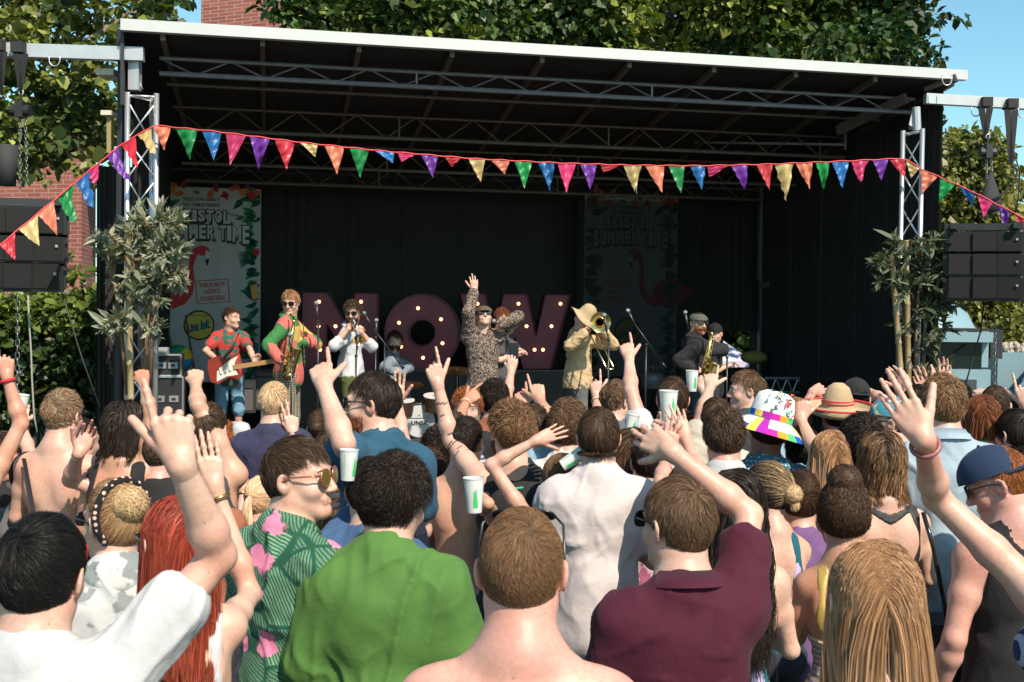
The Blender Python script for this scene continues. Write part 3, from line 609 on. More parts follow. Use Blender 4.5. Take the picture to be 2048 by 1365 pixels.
    def leg_pts(sd):
        hp = T(sd * .09, 0, -.60); kn = np.array([hp[0], hp[1], 0]) + Rb @ np.array([sd * .02, .02, 0]); kn[2] = floor + (hp[2] - floor) * .52; an = kn + Rb @ np.array([0, -.03, 0]); an[2] = floor + .09; return hp, kn, an
    if lg:
        lp = []
        for sd in (-1, 1):
            hp, kn, an = leg_pts(sd); lp += [cone(hp, kn, .082 * g, .055 * g, .02), cone(kn, an, .055 * g, .036 * g, .02)]
        V, Q = sdf_mesh(lp, .010); mb.add(V, Q)
    root = mb.obj('person', SKIN[skin], None, True, origin=base); tag(root, label, 'person', group)
    # trousers and shoes
    tp = []
    for sd in (-1, 1):
        hp, kn, an = leg_pts(sd); end = kn + (an - kn) * (.12 if legs and legs[0] == 'shorts' else 1)
        tp += [cone(hp, kn, .098 * g, .078 * g, .02), cone(kn, end, .078 * g, .066 * g, .02)]
        f = an + Rb @ np.array([0, .07, -.045]); MB().ball(f, (.05, .135, .045), 10, Rb).obj('shoe', mat('shoe_leather', (.05, .045, .04), .6), root, True)
    tp += [ell(T(0, -.005, -.57), np.array([.172 * (1.05 if fem else wide), .128, .12]) * g, RbE, .05)]
    lm = legs if legs else ('shorts', (.1, .12, .2))
    V, Q = sdf_mesh(tp, .011, cuts=[(T(0, 0, -.50), Rb @ np.array([0, 0, 1.0]))]); V = folds(V, Q, .004, seed, .09, 1.0, base)
    MB().add(V, Q).obj('shorts' if lm[0] == 'shorts' else 'trousers', lm[2] if len(lm) > 2 else cloth('l_%.2f_%.2f_%.2f' % lm[1], lm[1]), root, True)
    # garment
    if top and top[0] != 'bare':
        kind, gm = top[0], top[1]; par = top[2] if len(top) > 2 else {}
        inf = (.024 if kind == 'loose' else 0) or par.get('inf', .015 if kind in ('tee', 'polo', 'shirt', 'loose') else .007); gp = [p for p in tor]; vox = vb + .002
        def slv(frac, r0, r1):
            out = []
            for nm, sd in (('L', -1), ('R', 1)):
                sh, e, w_ = jn[nm], el_[nm], wr[nm]; out.append(cone(T(sd * sw * .5, -.01, -.075), sh, .060 * g, .062 * g, .05))
                if frac <= 1: out.append(cone(sh, sh + (e - sh) * frac, (.063 * g), r0 * g, .04))
                else: out += [cone(sh, e, .062 * g, .050 * g, .04), cone(e, e + (w_ - e) * (frac - 1), .047 * g, r1 * g, .02)]
            return out
        hem = [cone(T(0, 0, -.42), T(0, -.005, -.62), .125 * g * wide, .14 * g * wide, .05)] if kind != 'straps' else []
        cuts = [(T(0, 0, -.70 + par.get('hem', 0)), Rb @ np.array([0, 0, -1.0]))]
        nh = par.get('neck', 1.0); neckcut = [ell(T(0, .022, .030), np.array([.078 * nh, .088 * nh, .062 * nh]) * g, RbE, .006, 1)]
        if kind in ('tee', 'polo', 'loose'):
            cuts2 = []
            V, Q = sdf_mesh(gp + slv(par.get('slv', .60), .061 if kind != 'loose' else .080, .05) + hem + neckcut, vox, inf, None, cuts)
            V = folds(V, Q, par.get('fold', .0055 if kind != 'loose' else .009), seed, .085 if kind != 'loose' else .075, .35 if kind != 'loose' else .10, base)
        elif kind == 'shirt':
            V, Q = sdf_mesh(gp + slv(1 + par.get('slv', .88), .05, .040) + hem + neckcut, vox, inf, None, cuts); V = folds(V, Q, par.get('fold', .006), seed, .075, .5, base)
        elif kind == 'vest':
            cut = neckcut + [ell(T(sd * (sw + .035), 0, -.085), np.array([.088, .12, .155]) * g, RbE, .01, 1) for sd in (-1, 1)] + [ell(T(0, -.03, -.0), np.array([.085, .085, .10 * par.get('deep', 1)]) * g, RbE, .01, 1)]
            V, Q = sdf_mesh(gp + hem + cut, vox, inf + .003, None, cuts); V = folds(V, Q, .004, seed, .09, .35, base)
        else:       # strappy top: a band round the ribs and thin straps over the shoulders
            zt = par.get('z', -.30); V, Q = sdf_mesh(gp + hem, vox, .007, None, cuts + [(T(0, 0, zt), Rb @ np.array([0, -.25, 1.0]))]); V = folds(V, Q, .003, seed, .08, 1.0, base)
        nb = None
        if kind in ('tee', 'loose'):
            e1 = ell(T(0, .022, .030), np.array([.078 * nh + .013, .088 * nh + .013, .062 * nh + .013]) * g, RbE, .006, 0); nb = sdf_mesh(gp + slv(.1, .06, .05) + neckcut, vb, inf + .0035, [e1])
        go = MB().add(V, Q).obj(par.get('name', {'tee': 't_shirt', 'polo': 'polo_shirt', 'loose': 'blouse', 'shirt': 'shirt', 'vest': 'vest', 'straps': 'dress'}[kind]), gm, root, True)
        if nb is not None and len(nb[0]): MB().add(*nb).obj('neckband', gm, go, True)
        if kind == 'straps' or par.get('straps'):
            sr = []; sx = par.get('sx', .085); ws = par.get('w', .012); zt = par.get('z', -.30)
            if par.get('racer'): sr = [cone(T(-.115, -.10, zt - .06), T(-.115, -.06, -.02), .010, .010, .004), cone(T(.115, -.10, zt - .06), T(.115, -.06, -.02), .010, .010, .004), cone(T(0, -.16, -.04), T(.0, -.14, zt - .08), .012, .012, .004), cone(T(0, -.1, -.045), T(.12, -.03, -.0), .008, .008, .004), cone(T(0, -.1, -.045), T(-.12, -.03, -.0), .008, .008, .004)]
            else:
                for sd in (-1, 1): sr += [cone(T(sd * sx, -.14, zt - .03), T(sd * sx * .95, -.06, -.0), ws, ws, .004), cone(T(sd * sx * .95, -.06, .0), T(sd * sx, .13, -.16), ws, ws, .004)]
            V, Q = sdf_mesh(tor + arms, vb, .0045, [(p[0], p[1], p[2], p[3] + .012, p[4] + .012, p[5], p[6]) for p in sr])
            if len(V): MB().add(V, Q).obj('strap', par.get('strapmat', gm), go, True)
        if kind in ('polo', 'shirt'):
            pts = []
            for a in np.linspace(.35, 2 * math.pi - .35, 20): pts.append(T(.080 * math.sin(a), -.004 + .084 * math.cos(a), .030 - .016 * math.cos(a) * 1.0))
            c = MB(); P0 = np.array(pts); up = Rb @ np.array([0, 0, 1.0]); ce = P0.mean(0); outw = (P0 - ce); outw /= np.linalg.norm(outw, axis=1, keepdims=True); hgt = .034 * g
            P1 = P0 + up * hgt - outw * .006; P2 = P0 + outw * .022 - up * .010; m_ = len(P0)
            c.add(np.vstack([P0, P1, P2]), [[i, i + 1, m_ + i + 1, m_ + i] for i in range(m_ - 1)] + [[m_ + i, m_ + i + 1, 2 * m_ + i + 1, 2 * m_ + i] for i in range(m_ - 1)]); c.obj('collar', gm, go, True)
        if par.get('trim'):
            tm = MB(); a = np.linspace(0, 2 * math.pi, 25)
            tm.tube([T(.088 * math.sin(t), -.03 + .085 * math.cos(t), -.045 - .02 * math.cos(t) + .05 * math.cos(t)) for t in a], .007, 6, False); tm.obj('trim', par['trim'], go, True)
    # hair
    if hair:
        hb = make_hair(H, Rh, Nk, Rb, sw, hair[0], HC[hair[1]] if isinstance(hair[1], str) else hair[1], HC[tip] if isinstance(tip, str) else tip, seed, q, 0, bun, hd)
        hb.obj('hair', HAIR, root, True)
        if beard: beard_mesh(H, Rh, HC[beard], seed, q).obj('beard', HAIR, root, True)
    if face:
        for sd in (-1, 1):
            eo = MB().ball(hl(H, Rh, [sd * .031, .0765, .002]), .0115, 12).obj('eye', EYE, root, True); MB().ball(hl(H, Rh, [sd * .031, .0842, .002]), .0055, 8).obj('iris', IRIS, eo, True)
            if hair and not shade == 'x':
                br = MB().tube(hl(H, Rh, [(sd * .014, .093, .0215), (sd * .03, .094, .026), (sd * .048, .082, .022)]), [.0028, .0036, .002], 6, col=HC['brown'] if hair[1] != 'ginger' else HC['ginger']); br.obj('eyebrow', HAIR, root, True)
        lp = MB()
        if smile:
            lp.tube(hl(H, Rh, [(-.029, .074, -.054), (-.014, .086, -.063), (0, .0905, -.065), (.014, .086, -.063), (.029, .074, -.054)]), [.0015, .003, .0035, .003, .0015], 6)
            lp.tube(hl(H, Rh, [(-.029, .074, -.054), (-.014, .085, -.073), (0, .089, -.077), (.014, .085, -.073), (.029, .074, -.054)]), [.0015, .0035, .004, .0035, .0015], 6)
            t = MB().tube(hl(H, Rh, [(-.023, .079, -.0595), (0, .0895, -.0705), (.023, .079, -.0595)]), [.003, .0055, .003], 6); t.obj('teeth', TEETH, root, True)
        else:
            lp.tube(hl(H, Rh, [(-.023, .084, -.063), (0, .0935, -.0615), (.023, .084, -.063)]), [.0015, .0045, .0015], 8); lp.tube(hl(H, Rh, [(-.021, .083, -.066), (0, .092, -.0705), (.021, .083, -.066)]), [.0015, .0055, .0015], 8)
        lp.obj('lips', LIP, root, True)
    if shade: glasses(root, H, Rh, *shade) if isinstance(shade, tuple) else glasses(root, H, Rh, shade)
    info = dict(root=root, H=H, Rh=Rh, Rb=Rb, Nk=Nk, T=T, g=g, hands=hands, el=el_, wr=wr, jn=jn, Y=Y, q=q)
    ALLP.append(info)
    return info
def bracelet(p, nm, m, name='bracelet', t=.95, r=.006, w=1.0):
    e, w_ = p['el'][nm], p['wr'][nm]; c = e + (w_ - e) * t; d = unit(w_ - e); u = unit(np.cross(d, [0, 1, .2])); v = np.cross(d, u); g = p['g']
    R0 = (.0255 + (1 - t) * .02) * g + r * .6; a = np.linspace(0, 2 * math.pi, 21)
    pts = [c + R0 * (math.cos(x) * u + math.sin(x) * v) for x in a]; o = MB().tube(pts, r, 6, False).obj(name, m, p['root'], True); return o, c, d, u, v, R0
# ------------------------------------------------------------------ the setting
U = unit([8.54, 1.8, 0]); VV = np.array([-U[1], U[0], 0]); UP = np.array([0, 0, 1.0]); F0 = np.array([-3.66, 10.8, 0]); RS = np.stack([U, VV, UP], 1)
def ST(a, v, z): return F0 + a * U + v * VV + z * UP
def on(px, py, v):                 # (a, z) where the pixel's ray meets the stage plane at depth v
    d = ray(px, py); t = ((F0 - CAMP) @ VV + v) / (d @ VV); p = CAMP + d * t - F0; return p @ U, p[2]
def onp(px, py, v): a, z = on(px, py, v); return ST(a, v, z)
def sbox(mb, a0, a1, v0, v1, z0, z1): return mb.box(ST((a0 + a1) / 2, (v0 + v1) / 2, (z0 + z1) / 2), (abs(a1 - a0) / 2, abs(v1 - v0) / 2, abs(z1 - z0) / 2), RS)
gm, gN, gL, gb = nodes_mat('asphalt_ground'); tc = gN.new('ShaderNodeTexCoord')
n1 = gN.new('ShaderNodeTexNoise'); n1.inputs['Scale'].default_value = .6; n1.inputs['Detail'].default_value = 8; gL.new(tc.outputs['Object'], n1.inputs['Vector'])
n2 = gN.new('ShaderNodeTexVoronoi'); n2.inputs['Scale'].default_value = 60; gL.new(tc.outputs['Object'], n2.inputs['Vector'])
mx = gN.new('ShaderNodeMix'); mx.data_type = 'RGBA'; mx.inputs[6].default_value = (.05, .048, .045, 1); mx.inputs[7].default_value = (.12, .112, .10, 1); gL.new(n1.outputs['Fac'], mx.inputs[0])
m2 = gN.new('ShaderNodeMix'); m2.data_type = 'RGBA'; m2.blend_type = 'MULTIPLY'; m2.inputs[0].default_value = .5; gL.new(mx.outputs[2], m2.inputs[6]); gL.new(n2.outputs['Distance'], m2.inputs[7]); gL.new(m2.outputs[2], gb.inputs['Base Color'])
gb.inputs['Roughness'].default_value = .9
g = MB().add([[-400, -60, 0], [400, -60, 0], [400, 700, 0], [-400, 700, 0]], [[0, 1, 2, 3]]).obj('ground', gm); g['kind'] = 'structure'
# ---- brick buildings
bm_, bN, bL, bb = nodes_mat('red_brick'); tc = bN.new('ShaderNodeTexCoord'); mp = bN.new('ShaderNodeMapping'); mp.inputs['Rotation'].default_value = (rad(90), 0, 0)
sx = bN.new('ShaderNodeSeparateXYZ'); cx = bN.new('ShaderNodeCombineXYZ'); ad = bN.new('ShaderNodeMath'); ad.operation = 'ADD'; bL.new(tc.outputs['Object'], sx.inputs[0]); bL.new(sx.outputs[0], ad.inputs[0]); bL.new(sx.outputs[1], ad.inputs[1]); bL.new(ad.outputs[0], cx.inputs[0]); bL.new(sx.outputs[2], cx.inputs[1])
bk = bN.new('ShaderNodeTexBrick'); bL.new(cx.outputs[0], bk.inputs['Vector']); bk.inputs['Scale'].default_value = 1.0; bk.inputs['Brick Width'].default_value = .225; bk.inputs['Row Height'].default_value = .075; bk.inputs['Mortar Size'].default_value = .008
bk.inputs['Color1'].default_value = (.27, .075, .055, 1); bk.inputs['Color2'].default_value = (.36, .115, .085, 1); bk.inputs['Mortar'].default_value = (.40, .27, .23, 1)
nb = bN.new('ShaderNodeTexNoise'); nb.inputs['Scale'].default_value = 1.3; bL.new(tc.outputs['Object'], nb.inputs['Vector']); rm = bN.new('ShaderNodeMapRange'); rm.inputs[3].default_value = .75; rm.inputs[4].default_value = 1.2; bL.new(nb.outputs['Fac'], rm.inputs[0])
mm = bN.new('ShaderNodeMix'); mm.data_type = 'RGBA'; mm.blend_type = 'MULTIPLY'; mm.inputs[0].default_value = 1; bL.new(bk.outputs['Color'], mm.inputs[6]); bL.new(rm.outputs[0], mm.inputs[7]); bL.new(mm.outputs[2], bb.inputs['Base Color'])
bp = bN.new('ShaderNodeBump'); bp.inputs['Strength'].default_value = .5; bp.inputs['Distance'].default_value = .01; bp.invert = True; bL.new(bk.outputs['Fac'], bp.inputs['Height']); bL.new(bp.outputs[0], bb.inputs['Normal']); bb.inputs['Roughness'].default_value = .9
BRICK = bm_
p = at(-260, 640, 21.5); p2 = at(163, 640, 20.6); p3 = at(191, 640, 22.4)
t = thing('brick_building', 'red brick building wall corner behind the left speakers and hedge', 'building', (p2[0], p2[1], 0))
d2 = p - p2; MB().hexa(np.array([[p[0], p[1], 0], [p2[0], p2[1], 0], [p3[0], p3[1], 0], [p[0] + .5, p[1] + 3, 0], [p[0], p[1], 5.4], [p2[0], p2[1], 5.4], [p3[0], p3[1], 5.4], [p[0] + .5, p[1] + 3, 5.4]])).obj('wall', BRICK, t)
q0 = at(52, 640, 21.25); mbx = MB(); mbx.box((p2[0] - 4.2, p2[1] + .7, 3.0), (.55, .05, .8)); mbx.obj('window_frame', mat('white_frame', (.6, .6, .58), .5), t)
mbx = MB().box((p2[0] - 2.0, p2[1] + 1.4, 5.46), (3.6, 1.9, .06)).obj('roof_coping', mat('concrete', (.34, .32, .29), .9, 0, .2, 4, .3, 40), t)
a = at(402, 50, 25.0); b = at(566, 50, 24.2); c = at(603, 50, 26.0)
t = thing('brick_tower', 'tall red brick block rising behind the stage roof', 'building', (b[0], b[1], 0))
MB().hexa(np.array([[a[0], a[1], 0], [b[0], b[1], 0], [c[0], c[1], 0], [a[0] + .3, a[1] + 3, 0], [a[0], a[1], 12], [b[0], b[1], 12], [c[0], c[1], 12], [a[0] + .3, a[1] + 3, 12]])).obj('wall', BRICK, t)
MB().box(((a[0] + c[0]) / 2, a[1] + 1.2, 12.08), (1.3, 2, .08)).obj('parapet', mat('concrete'), t)
# ---- foliage
def leaves(mb, C, outd, size, col, r, kind='broad', vcol=.35, droop=.5, asp=.8):
    n = len(C); D = outd + r.normal(0, .55, (n, 3)) + np.array([0, 0, -droop]); D /= np.linalg.norm(D, axis=1, keepdims=True)
    N = np.array([0, -.25, .8]) + outd * .5 + r.normal(0, .5, (n, 3)); W = np.cross(D, N); W /= np.linalg.norm(W, axis=1, keepdims=True) + 1e-9; N = np.cross(W, D)
    s = (size * np.exp(r.normal(0, .36, n)))[:, None]; w = s * asp
    b = C; t = C + D * s; fold = r.uniform(.05, .3, (n, 1)) * w
    l1 = C + D * s * .22 - W * w * .48 + N * fold; l2 = C + D * s * .66 - W * w * .40 + N * fold; r1 = C + D * s * .22 + W * w * .48 + N * fold; r2 = C + D * s * .66 + W * w * .40 + N * fold
    V = np.stack([b, l1, l2, t, r2, r1], 1).reshape(-1, 3); i = (np.arange(n) * 6)[:, None]; Q = np.concatenate([i + np.array([[0, 1, 2, 3]]), i + np.array([[0, 3, 4, 5]])])
    c = np.array(col)[None] * np.exp(r.normal(0, vcol, (n, 1))) * np.array([1, 1, 1]) + r.normal(0, .01, (n, 1)) * np.array([1.2, .6, 0]); c = np.clip(c, .004, 1)
    mb.add(V, Q, None, np.repeat(c, 6, 0))
def clump(mb, c, R, n, size, col, r, **k):
    d = r.normal(0, 1, (n, 3)); d /= np.linalg.norm(d, axis=1, keepdims=True); rr = r.uniform(.25, 1, (n, 1)) ** .5
    C = np.asarray(c) + d * rr * np.asarray(R); leaves(mb, C, d * .8, size, col, r, **k)
def branch(mb, pts, r0, r1, seed=0):
    P = np.asarray(pts, float); n = len(P); mb.tube(P, np.linspace(r0, r1, n), 8)
BARK = mat('bark', (.10, .075, .05), .95, 0, .35, 12, .6, 30); BARKL = mat('pale_bark', (.20, .17, .12), .95, 0, .35, 10, .5, 30)
r = np.random.default_rng(3)
# dark lime tree behind the stage
tb = at(1180, 640, 20.5); t = thing('lime_tree', 'large dark broadleaf tree spreading over the whole back of the stage roof', 'tree', (tb[0], tb[1], 0))
tm = MB(); top = np.array([tb[0], tb[1], 8.5]); branch(tm, [(tb[0], tb[1], 0), (tb[0] + .1, tb[1], 4), top, top + [0, 0, 3]], .35, .16)
for px, py in ((700, -40), (900, -60), (1300, -50), (1500, -40), (1700, 20), (1850, 60), (1100, -100)):
    e = at(px, py, 19.0); m = (top + e) / 2 + [0, 0, .5]; branch(tm, [top - [0, 0, 2.5], m, e], .12, .03)
tm.obj('trunk', BARK, t, True)
cr = MB()
for i in range(290):
    px = r.uniform(640, 1740); Yc = r.uniform(16.6, 21.5); ylo = 60 + (px - 600) * .055; py = r.uniform(-130, ylo + 25)
    if px < 700: py -= 0
    c = at(px, py, Yc); R = r.uniform(.35, .75); clump(cr, c, (R, R, R * .6), int(170 * R / .5), .105, (.05, .085, .018) if r.random() < .52 else (.20, .23, .04), r)  # paler yellow-green clumps paint in sunlit foliage among the dark ones
for i in range(60):      # ragged right-hand edge
    px = r.uniform(1720, 1800) + 75 * r.random() ** 2; py = r.uniform(-60, 125); c = at(px, py, r.uniform(17, 19)); clump(cr, c, (.30, .3, .17), 42, .11, (.03, .06, .015), r)
for i in range(26):
    px = r.uniform(545, 640); py = r.uniform(-40, 62 - (640 - px) * .4); c = at(px, py, r.uniform(17, 19)); clump(cr, c, (.3, .3, .2), 50, .10, (.035, .075, .016), r)
for pts in (((1780, 20), (1860, 30), (1942, 33)), ((1760, 75), (1830, 88), (1888, 100)), ((1790, 110), (1840, 128), (1885, 125)), ((1830, 215), (1868, 222), (1880, 225)), ((1800, -20), (1830, 0), (1850, -5)), ((1840, 250), (1860, 262), (1868, 258))):
    P = [at(x, y, 17.6) for x, y in pts]; 
    for j in range(len(P) - 1):
        m = 14; u = np.linspace(0, 1, m)[:, None]; C = P[j] * (1 - u) + P[j + 1] * u + r.normal(0, .035, (m, 3)); leaves(cr, C, r.normal(0, .5, (m, 3)), .12, (.025, .05, .015), r, droop=.9)
cr.obj('crown', LEAF, t)
# sycamore at the left
tb = at(60, 640, 15.2); t = thing('sycamore_tree', 'sunlit sycamore tree with pale limbs at the left edge behind the speaker beam', 'tree', (tb[0] - 1.6, tb[1], 0))
tm = MB(); o = np.array([tb[0] - 1.6, tb[1], 0]); branch(tm, [o, o + [.1, 0, 3], o + [.5, 0, 5], o + [.7, 0, 9]], .26, .14)
for pts in (((-60, 330), (60, 225), (150, 160), (190, 60), (200, -40)), ((60, 225), (140, 190), (230, 130)), ((-40, 120), (60, 60), (120, -60)), ((150, 160), (170, 90), (260, 20))):
    branch(tm, [at(x, y, 15.3 + .2 * i) for i, (x, y) in enumerate(pts)], .085, .03)
tm.obj('trunk', BARKL, t, True); cr = MB()
def dens(px, py):
    if py > 330 - max(0, px - 200) * 2: return False
    if px > 235 and py > 60 and r.random() < .9: return px < 250
    if 225 < px < 400 and py < 60 and r.random() < .45: return False
    if px < 45 and 150 < py < 330 and r.random() < .5: return False
    return True
for i in range(235):
    px = r.uniform(-80, 400); py = r.uniform(-90, 335)
    if not dens(px, py): continue
    c = at(px, py, r.uniform(14.2, 17.2)); R = r.uniform(.18, .42); clump(cr, c, (R, R, R * .5), int(48 * R / .3), .105, (.15, .165, .036) if r.random() < .7 else (.05, .075, .02), r, droop=.35, asp=.95)
cr.obj('crown', LEAF, t)
# yellow-green tree at the right
tb = at(1950, 640, 30.0); t = thing('maple_tree', 'round yellow-green tree in sun behind the right truss tower and lorry', 'tree', (tb[0], tb[1], 0))
tm = MB(); branch(tm, [(tb[0], tb[1], 0), (tb[0], tb[1], 3), (tb[0] - .2, tb[1], 5.5)], .3, .12); tm.obj('trunk', BARK, t, True); cr = MB()
for i in range(420):
    px = r.normal(1945, 52); py = r.uniform(275, 700)
    lim = 110 * math.sqrt(max(0, 1 - ((py - 470) / 200) ** 2)) if py < 470 else 150
    if abs(px - 1940) > lim + 10: continue
    c = at(px, py, r.uniform(28, 33)); R = r.uniform(.3, .6); clump(cr, c, (R, R, R * .7), 75, .13, (.17, .165, .035) if r.random() < .75 else (.08, .09, .02), r)
cr.obj('crown', LEAF, t)
for k, (x0, x1, ytop, YY, lab, cl) in enumerate(((2010, 2300, 470, 36, 'darker green tree at the right edge behind the speakers', (.07, .09, .02)), (1380, 1560, 560, 24, 'dark green shrubbery glimpsed through the gap at the back of the stage', (.06, .10, .02)))):
    tb = at((x0 + x1) / 2, 640, YY); t = thing('tree' if k == 0 else 'shrub', lab, 'tree' if k == 0 else 'shrub', (tb[0], tb[1], 0)); cr = MB(); tm = MB(); branch(tm, [(tb[0], tb[1], 0), (tb[0], tb[1], 3 - k)], .2, .08); tm.obj('trunk', BARK, t, True)
    for i in range(150):
        c = at(r.uniform(x0, x1), r.uniform(ytop, 790), r.uniform(YY - 2, YY + 2)); clump(cr, c, (.6, .6, .4), 60, .16, cl, r)
    cr.obj('crown', LEAF, t)
# hedge
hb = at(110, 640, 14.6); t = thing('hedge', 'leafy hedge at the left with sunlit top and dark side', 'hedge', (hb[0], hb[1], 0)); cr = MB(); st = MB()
for i in range(14): x = hb[0] - 1.6 + i * .25; branch(st, [(x, hb[1] + .3, 0), (x + .05, hb[1] + .3, 1.2), (x - .05, hb[1] + .2, 2.0)], .03, .012)
st.obj('stem', BARK, t, True); 
for i in range(300):
    px = r.uniform(-80, 240); py = r.uniform(605, 840); c = at(px, py, r.uniform(14.1, 15.4)); clump(cr, c, (.28, .28, .22), 46, .085, (.11, .15, .028) if py < 660 else (.035, .06, .015), r, droop=.2)  # sunlight on the hedge top and shade below put into the leaf colours
for px, py in ((135, 505), (170, 548), (150, 560), (205, 590), (60, 355), (85, 360), (160, 610)):
    clump(cr, at(px, py, 14.3), (.10, .1, .05), 9, .10, (.10, .15, .03), r)
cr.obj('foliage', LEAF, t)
# ---- the stage
S0 = ST(4.3, 2.5, 0); stage = thing('stage', 'black covered mobile stage with white roof edge and steel roof trusses', 'stage', S0)
DZ = .55
mb = MB(); sbox(mb, -.1, 8.8, -1.0, 5.4, DZ - .12, DZ); mb.obj('deck', mat('black_deck', (.013, .013, .013), .6, 0, .4, 3), stage)
mb = MB()
for i in range(60): a0 = -.1 + i * 8.9 / 60; mb.add([ST(a0, -1.02, 0), ST(a0 + 8.9 / 120, -1.06, 0), ST(a0 + 8.9 / 120, -1.03, DZ - .125), ST(a0, -1.02, DZ - .125)], [[0, 1, 2, 3]]); mb.add([ST(a0 + 8.9 / 120, -1.06, 0), ST(a0 + 8.9 / 60, -1.02, 0), ST(a0 + 8.9 / 60, -1.02, DZ - .125), ST(a0 + 8.9 / 120, -1.03, DZ - .125)], [[0, 1, 2, 3]])
mb.obj('skirt', DRAPE, stage, True)
ZR0, ZR1 = 4.69, 4.02
def zr(v): return ZR0 + (ZR1 - ZR0) * v / 5.3
mb = MB(); P = [ST(0, 0.04, zr(0)), ST(8.73, .04, zr(0)), ST(8.73, 5.4, zr(5.4)), ST(0, 5.4, zr(5.4))]; mb.hexa(np.array(P + [p + np.array([0, 0, .05]) for p in P])); mb.obj('roof', mat('black_roof_panel', (.020, .018, .017), .7), stage)
mb = MB(); sbox(mb, -.02, 8.75, -.05, .035, 4.675, 4.78); mb.obj('roof_edge', mat('white_aluminium_edge', (.52, .52, .51), .42, .1, .08, 6), stage)
mb = MB(); sbox(mb, -.03, 0.0, .04, 5.4, 4.0, 4.72); mb.V[-1][[3, 2, 7, 6]] += 0; mb.obj('roof_side_left', BLACK, stage)
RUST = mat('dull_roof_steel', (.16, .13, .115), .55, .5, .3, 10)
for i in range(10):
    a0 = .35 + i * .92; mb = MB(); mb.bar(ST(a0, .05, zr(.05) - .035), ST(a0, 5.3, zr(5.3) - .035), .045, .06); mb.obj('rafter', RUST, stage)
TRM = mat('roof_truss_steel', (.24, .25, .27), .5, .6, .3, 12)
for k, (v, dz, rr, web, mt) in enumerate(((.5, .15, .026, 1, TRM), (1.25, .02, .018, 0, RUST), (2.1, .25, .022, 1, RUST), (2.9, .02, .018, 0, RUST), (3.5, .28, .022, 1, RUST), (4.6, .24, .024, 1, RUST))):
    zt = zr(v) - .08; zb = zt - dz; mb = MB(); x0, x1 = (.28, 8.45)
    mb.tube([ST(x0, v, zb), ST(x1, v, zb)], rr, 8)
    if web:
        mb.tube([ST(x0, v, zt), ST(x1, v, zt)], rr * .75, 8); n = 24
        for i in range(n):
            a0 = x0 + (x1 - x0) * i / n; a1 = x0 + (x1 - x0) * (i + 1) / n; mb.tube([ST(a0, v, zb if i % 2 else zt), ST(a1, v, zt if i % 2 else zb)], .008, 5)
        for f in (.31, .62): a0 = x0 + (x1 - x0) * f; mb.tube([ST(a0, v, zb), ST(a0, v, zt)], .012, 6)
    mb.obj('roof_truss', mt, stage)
mb = MB()
P = [ST(-.0, 5.3, .5), ST(6.55, 5.3, .5), ST(6.55, 5.3, 4.0), ST(-.0, 5.3, 4.0)]
def drape(a0, v0, a1, v1, z0, z1, n, amp=.04):
    m = MB(); V = []; L_ = math.hypot(a1 - a0, v1 - v0); ux, uv_ = (a1 - a0) / L_, (v1 - v0) / L_
    for i in range(n + 1):
        s_ = i / n; w = amp * math.sin(i * 1.9) * (.6 + .4 * math.sin(i * .37)); a_, v_ = a0 + (a1 - a0) * s_ - uv_ * w, v0 + (v1 - v0) * s_ + ux * w
        V += [ST(a_, v_, z0), ST(a_, v_, z1)]
    return m.add(V, [[2 * i, 2 * i + 2, 2 * i + 3, 2 * i + 1] for i in range(n)])
drape(0, 5.3, 6.75, 5.3, .5, 4.0, 150).obj('back_drape', DRAPE, stage, True)
ga, gz = on(1446, 662, 5.3); gb_, gz2 = on(1500, 735, 5.3)
drape(6.75, 5.3, ga, 5.3, .5, 4.0, 12).obj('back_drape', DRAPE, stage, True); drape(ga, 5.3, gb_, 5.3, gz, 4.0, 12).obj('back_drape', DRAPE, stage, True); drape(ga, 5.3, gb_, 5.3, .5, gz2, 12).obj('back_drape', DRAPE, stage, True); drape(gb_, 5.3, 8.7, 5.3, .5, 4.0, 30).obj('back_drape', DRAPE, stage, True)
drape(.02, .75, .02, 5.3, .5, 4.6, 90).obj('side_drape', DRAPE, stage, True)
m = drape(8.62, .2, 8.62, 3.0, .5, 4.62, 80); m.obj('side_drape', DRAPE, stage, True)
drape(8.62, 3.0, 8.62, 5.3, .5, 4.4, 50).obj('side_drape', DRAPE, stage, True)
drape(-.40, 1.2, 0, 1.2, 0, 3.55, 30).obj('side_drape', DRAPE, stage, True)
a_g, _ = on(1152, 600, 4.7); b_g, _ = on(1404, 600, 4.7)
drape(a_g, 4.7, b_g, 4.7, DZ, 3.72, 60, .02).obj('banner_shade_sheet', mat('shade_sheet_black', (.010, .010, .010), .9, alpha=.70), stage, True)  # added see-through black sheet, stands in for shade over the right banner
mb = MB(); P0 = onp(1519, 750, 4.6)
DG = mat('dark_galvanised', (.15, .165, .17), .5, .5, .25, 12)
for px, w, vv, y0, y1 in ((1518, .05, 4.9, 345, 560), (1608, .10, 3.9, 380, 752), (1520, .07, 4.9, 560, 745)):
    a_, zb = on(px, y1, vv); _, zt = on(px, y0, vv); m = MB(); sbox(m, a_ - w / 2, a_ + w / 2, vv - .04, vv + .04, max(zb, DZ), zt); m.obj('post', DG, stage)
m = MB(); m.bar(onp(1522, 572, 4.85), onp(1600, 560, 3.95), .05, .09); m.bar(onp(1590, 562, 3.98), onp(1603, 610, 3.9), .03, .05); m.obj('cross_rail', DG, stage)
m = MB(); m.bar(onp(1620, 744, 3.9), onp(1800, 744, 1.2), .03, .03); m.obj('side_rail', DG, stage)
m = MB(); a0_, z_ = on(1530, 757, 3.6); a1_, _ = on(1632, 757, 3.4)
for zz in (z_, z_ - .20): m.tube([ST(a0_, 3.6, zz), ST(a1_, 3.6, zz)], .02, 8)
